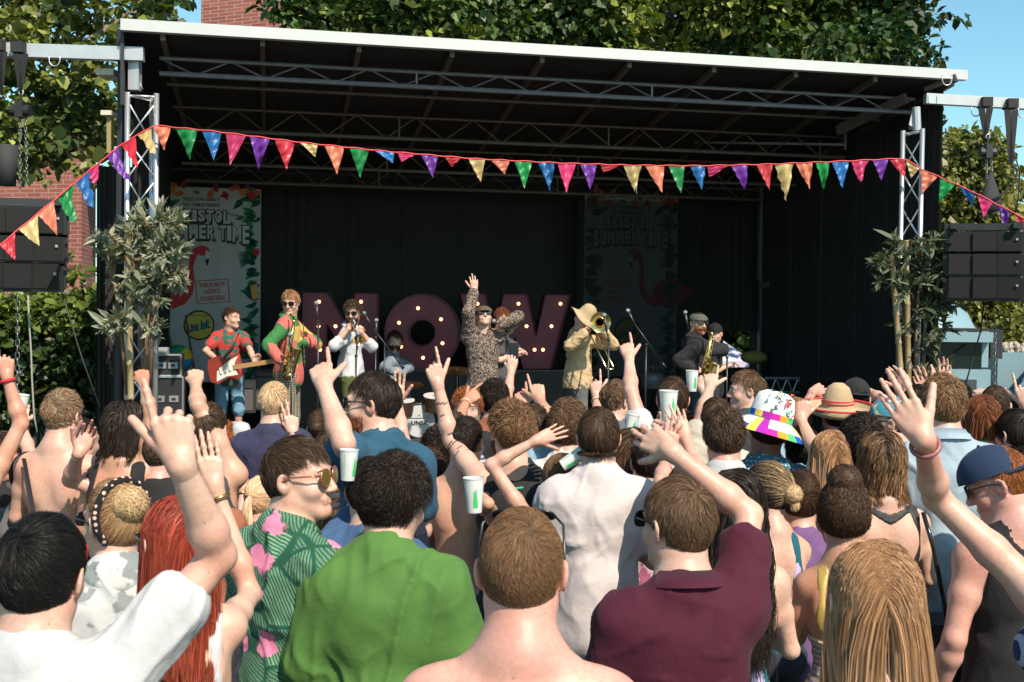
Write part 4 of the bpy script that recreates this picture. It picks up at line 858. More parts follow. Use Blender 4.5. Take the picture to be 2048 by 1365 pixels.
for i in range(8): m.tube([ST(a0_ + (a1_ - a0_) * i / 8, 3.6, z_ - (.2 if i % 2 else 0)), ST(a0_ + (a1_ - a0_) * (i + 1) / 8, 3.6, z_ - (0 if i % 2 else .2))], .008, 5)
m.obj('low_truss', METAL, stage)
# left outer edge of the stage with its upright and boxes
m = MB(); m.bar(at(243, 60, 11.0), at(240, 125, 11.0), .06, .06); m.bar(at(243, 120, 11.05), at(236, 800, 11.05), .07, .05); m.obj('corner_upright', mat('black_paint'), stage)
WB = mat('cream_metal', (.62, .58, .45), .5)
for x, y, h in ((222, 152, 12), (216, 229, 9), (222, 285, 60)):
    pass
m = MB(); c0 = at(220, 150, 11.2); m.box(c0, (.085, .15, .03)); m.obj('lamp_housing', WB, stage); m = MB(); m.box(at(219, 229, 11.2), (.05, .1, .022)); m.obj('bracket', WB, stage); m = MB(); m.box(at(221, 272, 11.2), (.02, .05, .17)); m.obj('panel_edge', mat('old_yellow', (.30, .24, .10), .7), stage)
# speaker beams
t0, t1 = at(-60, 99, 10.75), at(288, 110, 10.95); MB().bar(t0, t1, .10, .125).obj('speaker_beam', mat('beam_aluminium', (.50, .51, .52), .45, .55, .12, 8, .1, 60), stage)
t2, t3 = at(1850, 198, 12.6), at(2120, 213, 12.7); MB().bar(t2, t3, .09, .11).obj('speaker_beam', mat('beam_aluminium'), stage)
m = MB(); m.box(at(270, 152, 11.0), (.05, .05, .14)); m.hexa(np.array([at(256, 130, 11.0), at(286, 180, 11.0), at(286, 180, 11.1), at(256, 130, 11.1), at(256, 128, 11.0), at(270, 128, 11.0), at(270, 128, 11.1), at(256, 128, 11.1)])); m.obj('tower_bracket', mat('beam_aluminium'), stage)
m = MB(); m.tube([at(1832, 215, 12.5), at(1834, 262, 12.5)], .045, 10); m.hexa(np.array([at(1818, 250, 12.5), at(1840, 262, 12.5), at(1840, 262, 12.6), at(1818, 260, 12.6), at(1826, 215, 12.5), at(1840, 215, 12.5), at(1840, 215, 12.6), at(1826, 215, 12.6)])); m.obj('tower_bracket', mat('beam_aluminium'), stage)
m = MB(); m.bar(at(1675, 262, 13.6), at(1812, 197, 12.8), .04, .12); m.obj('roof_strut', RUST, stage)
m = MB(); m.bar(at(1850, 180, 12.75), at(1912, 153, 12.5), .04, .05); m.obj('roof_strut', RUST, stage)
m = MB(); m.bar(at(1640, 265, 15), at(1640, 330, 15), .02, .02); m.bar(at(1390, 285, 15), at(1690, 290, 14.4), .03, .03); m.bar(at(1690, 240, 14.4), at(1690, 300, 14.4), .03, .03); m.obj('roof_strut', DG, stage)
def hook(px, py, Y, s=.05):
    a = np.linspace(math.pi, 2 * math.pi, 9); c = at(px, py, Y); return [c + np.array([s * math.cos(x), 0, s * 1.2 * math.sin(x)]) for x in a]
for px, py, Y in ((109, 120, 10.7), (1894, 160, 12.4), (1952, 222, 12.6), (2045, 224, 12.6)):
    P = hook(px, py, Y); P = [P[0] + [0, 0, .05]] + P + [P[-1] + [0, 0, .05]]; MB().tube(P, .007, 6).obj('hook', METAL, stage, True)
# ---- truss towers
def tower(name, lab, A, B, C, z1):
    t = thing(name, lab, 'truss tower', (A + B + C) / 3 * [1, 1, 0], 'truss towers at the stage front')
    m = MB()
    for P in (A, B, C): m.tube([P * [1, 1, 0] + [0, 0, .02], P * [1, 1, 0] + [0, 0, z1]], .0255, 12)
    m.obj('chord', ALU, t, True); m = MB(); n = int(z1 / .36); 
    for P, Q_ in ((A, B), (B, C), (C, A)):
        for i in range(n):
            z = z1 - .08 - i * (z1 - .1) / n; z2 = z - (z1 - .1) / n; s_, e_ = (P, Q_) if i % 2 else (Q_, P); m.tube([s_ * [1, 1, 0] + [0, 0, z], e_ * [1, 1, 0] + [0, 0, z2]], .0085, 6)
        for z in (z1 - .03, .3): m.tube([P * [1, 1, 0] + [0, 0, z], Q_ * [1, 1, 0] + [0, 0, z]], .011, 6)
    m.obj('lacing', ALU, t, True); m = MB(); m.box((A + B + C) / 3 * [1, 1, 0] + [0, 0, .012], (.3, .3, .012)); m.obj('base_plate', METAL, t)
    return t
A, B = at(255, 185, 10.95), at(313, 187, 11.0); tw1 = tower('truss_tower', 'silver truss tower at the left stage corner behind the leafy plant', A, B, (A + B) / 2 + [.02, .24, 0], A[2])
A, B = at(1806, 262, 12.4), at(1845, 262, 12.25); tw2 = tower('truss_tower', 'silver truss tower at the right stage corner beside the lorry', A, B, (A + B) / 2 + [-.03, .22, 0], A[2])
# ------------------------------------------------------------------ flat printed art helper
def textmesh(mb, body, width, height, place, th=.003, bold=0.0, col=(1, 1, 1), shear=0.0, arch=None):
    cu = bpy.data.curves.new('txt', 'FONT'); cu.body = body; cu.size = 1; cu.align_x = 'CENTER'; cu.offset = bold; cu.resolution_u = 3
    ob = bpy.data.objects.new('txt', cu); SC.collection.objects.link(ob); bpy.context.view_layer.update()
    me = bpy.data.meshes.new_from_object(ob.evaluated_get(bpy.context.evaluated_depsgraph_get())); V = np.array([v.co[:] for v in me.vertices]); T = []
    for p in me.polygons:
        v = list(p.vertices); T += [[v[0], v[i], v[i + 1]] for i in range(1, len(v) - 1)]
    bpy.data.objects.remove(ob); bpy.data.curves.remove(cu); bpy.data.meshes.remove(me)
    if len(V) == 0: return
    x, y = V[:, 0], V[:, 1]; x = (x - (x.min() + x.max()) / 2) / (x.max() - x.min()) * width; y = (y - y.min()) / (y.max() - y.min()) * height - height / 2
    if arch: y = y * (1 + arch[0] * np.abs(x / width * 2) ** 2) + arch[1] * (1 - (x / width * 2) ** 2)
    mb.add(np.array([place(a, b, th) for a, b in zip(x, y)]), None, T, col)
def banner_art(t, O, s, mir, W, Hh, dim):
    # O: world point of the banner's top-left; s metres per unit; units = photo pixels of the left banner, y down
    def pl(x, y, th=0): return O + U * (x * s) - UP * (y * s) - VV * th
    wave = MB(); n = 40; V = []
    for i in range(n + 1): V += [pl(W * i / n, 0, .004 * math.sin(i * .8)), pl(W * i / n, Hh, .006 * math.sin(i * .8 + .5))]
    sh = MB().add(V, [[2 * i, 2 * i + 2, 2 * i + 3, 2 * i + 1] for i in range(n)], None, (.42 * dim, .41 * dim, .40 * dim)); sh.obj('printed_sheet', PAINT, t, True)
    def shape(name, pts, col, th): 
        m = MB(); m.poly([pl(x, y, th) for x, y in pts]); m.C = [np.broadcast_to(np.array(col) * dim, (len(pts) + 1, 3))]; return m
    mx = (lambda x: W - x) if mir else (lambda x: x)
    le = MB(); rr = np.random.default_rng(5)
    def leafp(cx, cy, L, a, w, col, th=.012):
        u = np.array([math.cos(a), math.sin(a)]); v = np.array([-u[1], u[0]]); P = [(0, 0), (.3, w), (.6, w * .8), (1, 0), (.6, -w * .8), (.3, -w)]
        pts = [(cx + L * (p * u[0] + q * v[0]), cy + L * (p * u[1] + q * v[1])) for p, q in P]; le.add([pl(x, y, th) for x, y in pts], None, [[0, 1, 2], [0, 2, 3], [0, 3, 4], [0, 4, 5]], np.array(col) * dim)
    for side in (0, 1):
        for i in range(80):
            y = rr.uniform(8, Hh - 6); x = rr.uniform(0, 16) if rr.random() < .75 else rr.uniform(0, 40) if y < 60 else rr.uniform(0, 14)
            cx = x if side == 0 else W - x; g = rr.choice(3); cl = [(.02, .14, .06), (.04, .2, .09), (.015, .08, .06)][g]; leafp(cx, y, rr.uniform(16, 34), rr.uniform(-.9, .9) + (0 if side == 0 else math.pi), .22, cl)
    for i in range(20): leafp(rr.uniform(0, W), rr.uniform(-2, 14), rr.uniform(14, 26), rr.uniform(0, 6.28), .25, [(.03, .16, .06), (.4, .05, .05), (.5, .12, .05)][rr.choice(3)], .014)
    for cx, cy, R_, c in ((18, 14, 11, (.5, .04, .05)), (W - 18, 14, 11, (.5, .04, .05)), (40, 8, 8, (.6, .3, .05)), (W - 36, 9, 8, (.55, .25, .05)), (W - 9, 130, 9, (.45, .04, .06)), (W - 9, 330, 9, (.05, .2, .3))):
        for k in range(6): leafp(cx, cy, R_, k * 1.047, .38, c, .018)
    for k in range(2):
        for j in range(9): leafp(mx(W - 22) , 128 + k * 3 + j * 2.2, 26, (math.pi - .2 - j * .07) if not mir else (.2 + j * .07), .04, (.03, .1, .05), .016)
    le.obj('leaf_border', PAINT, t)
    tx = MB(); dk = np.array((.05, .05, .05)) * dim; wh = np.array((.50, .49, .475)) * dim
    P = lambda cx, cy: (lambda a, b, th: pl(cx + a, cy - b, th))
    star = [(46, 10), (64, 22), (W - 64, 22), (W - 46, 10), (W - 52, 30), (W - 24, 44), (W - 34, 62), (W - 10, 60), (W - 20, 80), (20, 80), (8, 60), (32, 62), (22, 42), (50, 30)]
    shape('burst', star, (.46, .45, .44), .008).obj('starburst', PAINT, t)
    textmesh(tx, 'THIS IS NOW AGENCY', 76, 7.5, P(W / 2 - 12, 25), .012, .02, dk); textmesh(tx, 'AND TREMOR PRESENT', 76, 7.5, P(W / 2 - 12, 36), .012, .02, dk)
    def word(s_, cx, cy, w_, h_, arch):
        lw = [.62 if ch == 'I' else (.45 if ch == ' ' else (1.25 if ch == 'M' else 1.0)) for ch in s_]; tot = sum(lw); x = -w_ / 2
        for ch, l in zip(s_, lw):
            cw = w_ * l / tot; mxx = x + cw / 2; x += cw
            if ch == ' ': continue
            u2 = (mxx / w_ * 2) ** 2; hh = h_ * (1 + arch[0] * u2); yy = arch[1] * (1 - u2) * -1
            for gx, gy, ox, oy, col, th in ((5, 5, 2.2, 3, dk, .010), (4, 4, 0, 0, dk, .0125), (0, 0, 0, 0, wh, .015)): textmesh(tx, ch, cw * .84 + gx, hh + gy, P(cx + mxx + ox, cy + yy + oy), th, .035 if gx == 0 else .06, col)
    word('BRISTOL', W / 2 - 8, 61, 112, 24, (.15, 3)); word('SUMMER TIME', W / 2 - 2, 96, 176, 28, (.40, 5))
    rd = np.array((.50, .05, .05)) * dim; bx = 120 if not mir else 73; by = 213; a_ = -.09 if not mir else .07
    def PR(cx, cy): return lambda a, b, th: pl(cx + a * math.cos(a_) - (-b) * math.sin(a_), cy + a * math.sin(a_) + (-b) * math.cos(a_), th)
    for yy, s_ in ((14, 'THIS IS NOW'), (0, 'AGENCY,'), (-14, '5TH BIRTHDAY')): textmesh(tx, s_, 52 if s_ != 'AGENCY,' else 34, 10, (lambda yy: (lambda a, b, th: PR(bx, by)(a, b + yy, th)))(yy), .012, .01, rd)
    for (x0, y0, x1, y1) in ((-33, -24, 33, -22.6), (-33, 22.6, 33, 24), (-33, -24, -31.6, 24), (31.6, -24, 33, 24)): f = PR(bx, by); tx.add([f(x0, y0, .012), f(x1, y0, .012), f(x1, y1, .012), f(x0, y1, .012)], [[0, 1, 2, 3]], None, rd)
    tx.obj('lettering', PAINT, t)
    # bird with a long curved neck
    fx = (lambda x: x) if not mir else (lambda x: W - x); fl = MB(); pk = np.array((.48, .045, .045)) * dim
    ctr = [(105, 133), (96, 126), (86, 130), (80, 145), (76, 165), (78, 190), (74, 215), (60, 232), (44, 238), (26, 232)]; wd = [7, 8, 7, 5.5, 5, 5.5, 7, 9, 11, 12]
    if mir: ctr = [(x + 6, y - 4) for x, y in ctr]
    V = []
    for i, (x, y) in enumerate(ctr):
        a = np.array(ctr[min(i + 1, len(ctr) - 1)]) - np.array(ctr[max(i - 1, 0)]); nn = np.array([-a[1], a[0]]) / np.linalg.norm(a) * wd[i]; V += [pl(fx(x + nn[0]), y + nn[1], .010), pl(fx(x - nn[0]), y - nn[1], .010)]
    fl.add(V, [[2 * i, 2 * i + 1, 2 * i + 3, 2 * i + 2] for i in range(len(ctr) - 1)], None, pk)
    an = np.linspace(0, 2 * math.pi, 20)[:-1]; fl.add([pl(fx(100 + 13 * math.cos(x)), 130 + 10 * math.sin(x), .011) for x in an] + [pl(fx(100), 130, .011)], None, [[19, i, (i + 1) % 19] for i in range(19)], pk)
    fl.add([pl(fx(10 + 46 * math.cos(x)), 212 + (28 + 8 * math.cos(x)) * math.sin(x), .009) for x in an] + [pl(fx(10), 212, .009)], None, [[19, i, (i + 1) % 19] for i in range(19)], pk)
    fl.add([pl(fx(x), y, .013) for x, y in ((107, 127), (114, 136), (110, 156), (104, 140))], [[0, 1, 2, 3]], None, (.5 * dim,) * 3); fl.add([pl(fx(x), y, .014) for x, y in ((111, 146), (113, 148), (109, 162), (105, 148))], [[0, 1, 2, 3]], None, (.02,) * 3)
    fl.obj('painted_bird', PAINT, t)
    cc = MB(); cxx, cyy = (93, 283) if not mir else (102, 300)
    for R_, col, th in ((31, (.02, .03, .03), .010), (28, (.5, .42, .08), .012)): cc.add([pl(cxx + R_ * math.cos(x), cyy + R_ * math.sin(x), th) for x in an] + [pl(cxx, cyy, th)], None, [[19, i, (i + 1) % 19] for i in range(19)], np.array(col) * dim)
    textmesh(cc, 'Live Ink', 46, 19, (lambda a, b, th: pl(cxx + a, cyy - b - a * .25 + 1, th)), .015, .07, np.array((.02, .03, .05)) * dim); textmesh(cc, 'Live Ink', 44, 17, (lambda a, b, th: pl(cxx + a, cyy - b - a * .25, th)), .018, .0, np.array((.05, .3, .36)) * dim)
    textmesh(cc, 'PRINTING & EVENTS', 34, 4, P(cxx, cyy - 20), .015, .0, (.02, .02, .02)); cc.obj('badge', PAINT, t)
    cu_ = MB(); x0 = W - 12; cu_.add([pl(x, y, .02) for x, y in ((x0 - 9, 200), (x0 + 5, 196), (x0 + 8, 226), (x0 - 4, 230))], [[0, 1, 2, 3]], None, np.array((.6, .3, .08)) * dim)
    if not mir: cu_.obj('painted_drink', PAINT, t)
a0, z0 = on(305, 372, 4.95); t = thing('banner', 'printed event banner hanging at the back left, long-necked pink bird facing right', 'banner', ST(a0 + .7, 4.95, z0 - 2.6), 'printed event banners'); banner_art(t, ST(a0, 4.95, z0), 1 / 150.5, False, 216, 400, 1.0)
a0, z0 = on(1170, 390, 4.95); t = thing('banner', 'dimmer printed event banner at the back right, long-necked pink bird facing left', 'banner', ST(a0 + .7, 4.95, z0 - 2.6), 'printed event banners'); banner_art(t, ST(a0, 4.95, z0), 1 / 150.5, True, 216, 400, .95)  # last factor darkens the inks to paint in this banner's shade
# ---- marquee letters with lit bulbs
PLUM = mat('plum_paint', (.13, .012, .028), .5, 0, .15, 4); PLUM2 = mat('plum_rim', (.10, .014, .03), .45)
BULB = mat('warm_bulb', (1, .8, .5), .3, emit=((1.0, .46, .18), 3.0))
def letter(ch, px0, px1, pyt, pyb, bulbs, v=3.8):
    a0, z0 = on(px0, pyb, v); a1, z1 = on(px1, pyt, v); w = a1 - a0; h = z1 - z0; D = .16
    t = thing('marquee_letter', 'plum marquee letter %s with glowing round bulbs' % ch, 'letter sign', ST((a0 + a1) / 2, v, z0), 'marquee letters with bulbs')
    m = MB(); rim = MB(); loops = []
    if ch == 'N': loops = [[(0, 0), (0, 1), (.34, 1), (.68, .42), (.68, 1), (1, 1), (1, 0), (.70, 0), (.32, .60), (.32, 0)]]; quads = [[(0, 0), (.32, 0), (.32, 1), (0, 1)], [(.68, 0), (1, 0), (1, 1), (.68, 1)], [(.32, 1.0), (.32, .60), (.70, 0), (.68, .42)]]
    elif ch == 'W':
        loops = [[(0, 1), (.17, 0), (.43, 0), (.5, .42), (.57, 0), (.83, 0), (1, 1), (.77, 1), (.69, .45), (.61, 1), (.39, 1), (.31, .45), (.23, 1)]]
        quads = [[(0, 1), (.17, 0), (.31, .45), (.23, 1)], [(.17, 0), (.43, 0), (.31, .45), (.31, .45)], [(.31, .45), (.43, 0), (.5, .42), (.39, 1)], [(.39, 1), (.5, .42), (.61, 1), (.61, 1)], [(.5, .42), (.57, 0), (.69, .45), (.61, 1)], [(.57, 0), (.83, 0), (.69, .45), (.69, .45)], [(.83, 0), (1, 1), (.77, 1), (.69, .45)]]
    else:
        an = np.linspace(0, 2 * math.pi, 41)[:-1]; lo = [(.5 + .5 * math.cos(x), .5 + .5 * math.sin(x)) for x in an]; li = [(.5 + .17 * math.cos(x), .5 + .17 * math.sin(x)) for x in an]; loops = [lo, li]; n = 40; quads = [[lo[i], lo[(i + 1) % n], li[(i + 1) % n], li[i]] for i in range(n)]
    wp = lambda p, dv: ST(a0 + p[0] * w, v + dv, z0 + p[1] * h)
    for q in quads:
        P = [wp(p, 0) for p in q]; m.add(P, [[0, 1, 2, 3]]); m.add([wp(p, D) for p in q], [[0, 3, 2, 1]])
    for lp in loops:
        n = len(lp); 
        for i in range(n):
            p, q = lp[i], lp[(i + 1) % n]; rim.add([wp(p, -.035), wp(q, -.035), wp(q, D), wp(p, D)], [[0, 1, 2, 3]])
        rim.tube([wp(p, -.035) for p in lp] + [wp(lp[0], -.035)], .008, 5, False)
    m.obj('face', PLUM, t); rim.obj('rim', PLUM2, t)
    for bx, by in bulbs:
        p = onp(bx, by, v - .05); b = MB().tube([p + VV * .05, p + VV * .01], .022, 8).obj('bulb_socket', BLACK, t); MB().ball(p, .024, 10).obj('bulb', BULB, b, True)
    return a0, a1, z0
letter('N', 605, 757, 587, 742, [(638, 604), (722, 604), (637, 653), (671, 653), (640, 700), (720, 655), (705, 700)])
letter('O', 768, 920, 590, 742, [(836, 617), (798, 646), (882, 639), (885, 687), (846, 716), (802, 694)])
a0, a1, zb = letter('W', 918, 1140, 590, 738, [(1037, 608), (1121, 608), (1053, 653), (1103, 653), (1069, 700), (1086, 700), (955, 608), (985, 690)])
for i, (x0, x1) in enumerate(((596, 765), (766, 915), (918, 1135))):
    a_, _ = on(x0, 700, 3.72); b_, _ = on(x1, 700, 3.72); t = thing('staging_box', 'black staging box under the marquee letter %s' % 'NOW'[i], 'box', ST((a_ + b_) / 2, 3.85, DZ), 'black boxes under the letters'); m = MB(); sbox(m, a_ + .01, b_ - .01, 3.7, 4.1, DZ + .01, zb - .01); m.obj('panel', mat('black_box', (.012, .010, .010), .6, 0, .3, 4), t)
    m = MB()
    for aa in (a_ + .01, b_ - .01): m.bar(ST(aa, 3.69, DZ + .01), ST(aa, 3.69, zb - .012), .02, .02)
    m.bar(ST(a_ + .01, 3.69, zb - .02), ST(b_ - .01, 3.69, zb - .02), .02, .02); m.obj('edge_strip', mat('dim_edge', (.06, .055, .055), .5, .3), t)
# ---- bunting
SP = [(-60, 523, 9.0), (0, 490, 9.1), (130, 382, 9.4), (240, 291, 10.1), (308, 251, 10.85), (420, 262, 10.9), (600, 285, 11.1), (760, 302, 11.3), (950, 318, 11.5), (1130, 327, 11.65), (1260, 331, 11.8), (1400, 332, 11.95), (1540, 329, 12.05), (1680, 323, 12.15), (1808, 317, 12.25), (1842, 338, 12.2), (1950, 386, 12.0), (2048, 437, 11.8), (2110, 470, 11.7)]
def spy(px): 
    xs = [p[0] for p in SP]; return float(np.interp(px, xs, [p[1] for p in SP])), float(np.interp(px, xs, [p[2] for p in SP]))
bp_ = at(308, 251, 10.85); bt = thing('bunting', 'string of bright satin triangle flags strung across the stage front between both towers', 'bunting', bp_)
m = MB(); pts = []
for x in np.arange(-60, 2112, 9): y, Y = spy(x); pts.append(at(x, y + .8 * math.sin(x * .13), Y))
m.tube(pts, .006, 6); m.C = []; m.obj('tape', mat('red_tape', (.72, .05, .055), .5), bt, True)
FC = {'r': (.72, .025, .05), 'm': (.75, .03, .17), 'o': (.85, .24, .13), 'c': (.68, .50, .20), 'g': (.0, .30, .06), 'b': (.006, .17, .50), 'p': (.21, .03, .42)}
FM = {k: None for k in FC}
FLG = [(-42, -8, -2, 552, 'p'), (0, 30, 30, 522, 'r'), (38, 76, 78, 495, 'c'), (75, 108, 115, 470, 'o'), (115, 148, 147, 453, 'g'), (150, 180, 187, 420, 'b'), (176, 201, 188, 372, 'm'), (214, 237, 252, 368, 'p'), (243, 270, 275, 337, 'r'), (275, 302, 310, 310, 'c'), (306, 342, 328, 300, 'o'),
 (351, 394, 380, 320, 'g'), (404, 443, 428, 323, 'b'), (452, 492, 460, 331, 'm'), (500, 540, 517, 338, 'p'), (549, 590, 573, 340, 'r'), (600, 635, 631, 314, 'c'), (649, 688, 674, 350, 'o'), (699, 738, 721, 356, 'g'), (750, 788, 786, 328, 'b'), (795, 831, 803, 324, 'm'), (842, 876, 866, 356, 'p'), (890, 922, 904, 334, 'r'), (937, 970, 960, 366, 'c'), (982, 1019, 1010, 348, 'o'), (1029, 1064, 1049, 378, 'g'), (1076, 1109, 1100, 384, 'b'), (1116, 1152, 1130, 387, 'm'), (1160, 1194, 1181, 380, 'p'), (1201, 1240, 1207, 346, 'r'), (1247, 1283, 1270, 385, 'c'), (1291, 1329, 1322, 387, 'o'), (1337, 1370, 1361, 388, 'g'), (1381, 1412, 1402, 381, 'b'), (1415, 1456, 1419, 356, 'm'), (1462, 1495, 1493, 380, 'p'), (1513, 1545, 1538, 381, 'r'), (1550, 1587, 1573, 402, 'c'), (1592, 1625, 1620, 379, 'o'), (1631, 1659, 1652, 379, 'g'), (1664, 1698, 1683, 377, 'b'), (1703, 1737, 1718, 367, 'm'), (1745, 1776, 1766, 361, 'p'), (1780, 1810, 1809, 363, 'r'), (1812, 1839, 1822, 357, 'c'), (1841, 1875, 1846, 385, 'o'), (1880, 1910, 1878, 406, 'g'), (1919, 1949, 1946, 415, 'b'), (1955, 1985, 1967, 437, 'm'), (1993, 2020, 2012, 461, 'p'), (2028, 2058, 2046, 466, 'r')]
fr = np.random.default_rng(2)
for (xl, xr, tx_, ty, c) in FLG:
    yl, Yl = spy(xl); yr_, Yr = spy(xr); A = at(xl, yl + 1.5, Yl); B = at(xr, yr_ + 1.5, Yr); Tp = at(tx_, ty, (Yl + Yr) / 2); n = 12; V = []; idx = {}; ln = np.linalg.norm(Tp - (A + B) / 2); f1, f2 = fr.uniform(6, 13), fr.uniform(0, 6); am = .10 * ln * fr.uniform(.7, 1.4); cur = fr.uniform(-.25, .25) * ln
    wN = unit(np.cross(B - A, Tp - A))
    for i in range(n + 1):
        for j in range(n + 1 - i):
            s_, u_ = i / n, j / n; P = A * (1 - s_ - u_) + B * u_ + Tp * s_; 
            P = P + wN * (am * (math.sin(f1 * (u_ + .5 * s_) + f2) * .5 + .35 * math.sin(f1 * 1.7 * (u_ + s_) + 9 * s_ + f2) + .25 * math.sin(21 * s_ + f2 + 5 * u_)) * min(1, s_ * 3 + .15)) + wN * cur * s_ * s_ + U * (.05 * ln * math.sin(3.1 * s_ + f2) * s_ * (1 - s_))
            if s_ > .86: P = P + U * (s_ - .86) * ln * fr.uniform(-.02, .06)
            idx[i, j] = len(V); V.append(P)
    T = []
    for i in range(n):
        for j in range(n - i):
            T.append([idx[i, j], idx[i, j + 1], idx[i + 1, j]])
            if (i + 1, j + 1) in idx and j + 1 <= n - i - 1: T.append([idx[i, j + 1], idx[i + 1, j + 1], idx[i + 1, j]])
    cl = np.array(FC[c]); fd = fr.uniform(.72, 1.12); vv = np.array([cl * fd + .02 for _ in V]); mb = MB(); mb.add(V, None, T, vv); mb.obj('flag', SATIN, bt, True)
# ---- hanging loudspeakers
GRL = mat('speaker_grille', (.006, .006, .006), .8, .0, .25, 30, .5, 500); CAB = mat('speaker_cabinet', (.008, .008, .008), .5, 0, .3, 10)
def array(lab, x0, x1, ys, Y, yawd, tiltx=0.0):
    c = at((x0 + x1) / 2, (ys[0] + ys[-1]) / 2, Y); t = thing('hanging_speaker_stack', lab, 'loudspeaker', c + [0, .3, -(ys[-1] - ys[0]) / 2 * Y / F], 'flown speaker stacks beside the stage'); R = Rz(rad(yawd)); w = (x1 - x0) * Y / F / 2
    for k in range(len(ys) - 1):
        cc = at((x0 + x1) / 2 + tiltx * k, (ys[k] + ys[k + 1]) / 2, Y); h = (ys[k + 1] - ys[k]) * Y / F / 2 - .006; RR = R @ Rx(rad(2.5 * k))
        o = MB().box(cc + R @ np.array([0, .30, 0]), (w, .26, h), RR).obj('cabinet', CAB, t); g = MB()
        for sgn in (-1, 0, 1): g.box(cc + RR @ np.array([sgn * w * .63, .02 + (.012 if sgn else 0), 0]), (w * .305, .014, h * .92), RR @ Rz(sgn * -.10))
        g.obj('grille', GRL, o); m = MB().box(cc + RR @ np.array([w * .82, -.0, h * .2]), (.011, .004, .011), RR); m.obj('badge', mat('badge_grey', (.3, .3, .3), .4), o)
        m = MB()
        for sgn in (-1, 1): m.box(cc + RR @ np.array([sgn * (w + .012), .12, 0]), (.010, .05, h * .9), RR); m.box(cc + RR @ np.array([sgn * (w + .012), .06, h * .6]), (.016, .02, .02), RR)
        m.obj('rigging_plate', BLACK, o)
    top = at((x0 + x1) / 2, ys[0] - 10, Y); m = MB(); m.box(top + R @ np.array([0, .2, .0]), (w * 1.02, .05, .035), R); m.box(top + R @ np.array([-w * .8, .2, 0]), (.03, .25, .03), R); m.box(top + R @ np.array([w * .8, .2, 0]), (.03, .25, .03), R); m.obj('flying_frame', mat('frame_grey', (.035, .036, .038), .5, .4, .2, 10), t)
    return t
array('black speaker stack hanging at the left beside the brick pillar', -45, 126, [412, 468, 524, 580], 9.9, 19, -3)
array('black speaker stack hanging at the right in front of the yellow-green tree', 1897, 2042, [462, 505, 552, 600], 11.6, -19, 0)
CHM = mat('chain_steel', (.28, .28, .28), .4, .9)
def chain(mb, P, Q, step=.034):
    P = np.asarray(P); Q = np.asarray(Q); n = max(2, int(np.linalg.norm(Q - P) / step)); d = unit(Q - P); a = unit(np.cross(d, [0, 1, 0])); b = np.cross(d, a); an = np.linspace(0, 2 * math.pi, 7)
    for i in range(n):
        c = P + (Q - P) * (i + .5) / n; s_ = a if i % 2 else b * .9 + a * .3; mb.tube([c + d * math.cos(x) * step * .72 + s_ * math.sin(x) * step * .34 for x in an], .0042, 4, False)
STRAP = mat('black_webbing', (.025, .025, .027), .85)
def sling(lab, x, y0, y1, Y, wtop=22, wb=8):
    t = thing('lifting_sling', lab, 'sling', at(x, y1, Y), 'black slings over the speaker beams'); m = MB()
    for dx in (-wtop * .5, wtop * .32): m.hexa(np.array([at(x - wb / 2, y1, Y - .02), at(x + wb / 2, y1, Y - .02), at(x + wb / 2, y1, Y + .02), at(x - wb / 2, y1, Y + .02), at(x + dx - 5, y0 + 12, Y - .09), at(x + dx + 9, y0 + 12, Y - .09), at(x + dx + 9, y0 + 12, Y - .06), at(x + dx - 5, y0 + 12, Y - .06)]))
    m.obj('webbing', STRAP, t); m = MB(); m.box(at(x - 1, y0 + 1, Y), (.055, .085, .05)); m.obj('loop', STRAP, t)
    return t
sling('black sling over the left beam above the chain hoist', 41, 96, 182, 10.75); sling('black sling at the far left end of the left beam', 2, 92, 186, 10.75, 14, 7)
sling('black sling over the right beam, left of two', 1971, 205, 272, 12.62, 20, 9); sling('knotted black sling over the right beam, right of two', 2022, 208, 330, 12.62, 18, 9)
def hoist(lab, x, y, Y, yb, bag):
    t = thing('chain_hoist', lab, 'chain hoist', at(x, y, Y), 'chain hoists holding the speakers'); m = MB(); c = at(x, y, Y); m.tube([c - [.085, 0, 0], c + [.085, 0, 0]], .055, 14); m.box(c + [0, 0, .01], (.035, .06, .075)); m.tube([c + [0, 0, .08], c + [0, 0, .16]], .012, 6); m.obj('motor_body', BLACK, t)
    m = MB(); m.tube([c + [.02 * math.cos(a), 0, .17 + .028 * math.sin(a)] for a in np.linspace(-1.2, 4.2, 10)], .008, 6); m.obj('hook', METAL, t, True)
    m = MB(); chain(m, c - [0.01, 0, .07], at(x - 2, yb, Y)); chain(m, c + [.04, 0, -.05], at(x + 12, yb - 12, Y)); m.obj('chain', CHM, t, True)
    m = MB()
    if bag == 0: pr = [(.02, 0), (.085, .0), (.105, .37), (.098, .37), (.08, .02)]; m.lathe(pr, at(12, 372, Y - .15), None, 16)
    else: pr = [(.03, 0), (.13, .02), (.11, .16), (.02, .42)]; m.lathe(pr, at(1980, 425, Y - .1), None, 16, 1.0, .6)
    m.obj('chain_bag', mat('black_canvas', (.03, .03, .032), .8, 0, .2, 6), t, True)
hoist('chain hoist under the left beam with a black chain bag', 42, 222, 10.75, 378, 0); hoist('chain hoist under the right beam with a slumped black chain bag', 1975, 305, 12.6, 440, 1)
def line_thing(name, lab, cat, pts, r, m_, Ys, group=None):
    P = [at(x, y, Y) for (x, y), Y in zip(pts, Ys)]; o = MB().tube(P, r, 6).obj(name, m_, None, True, origin=P[-1]); tag(o, lab, cat, group); return o
line_thing('cable', 'thin pale cable hanging down beside the left hedge', 'cable', ((55, 570), (58, 640), (62, 700), (64, 760), (68, 830), (74, 865)), .008, mat('pale_cable', (.30, .29, .26), .6), [10] * 6)
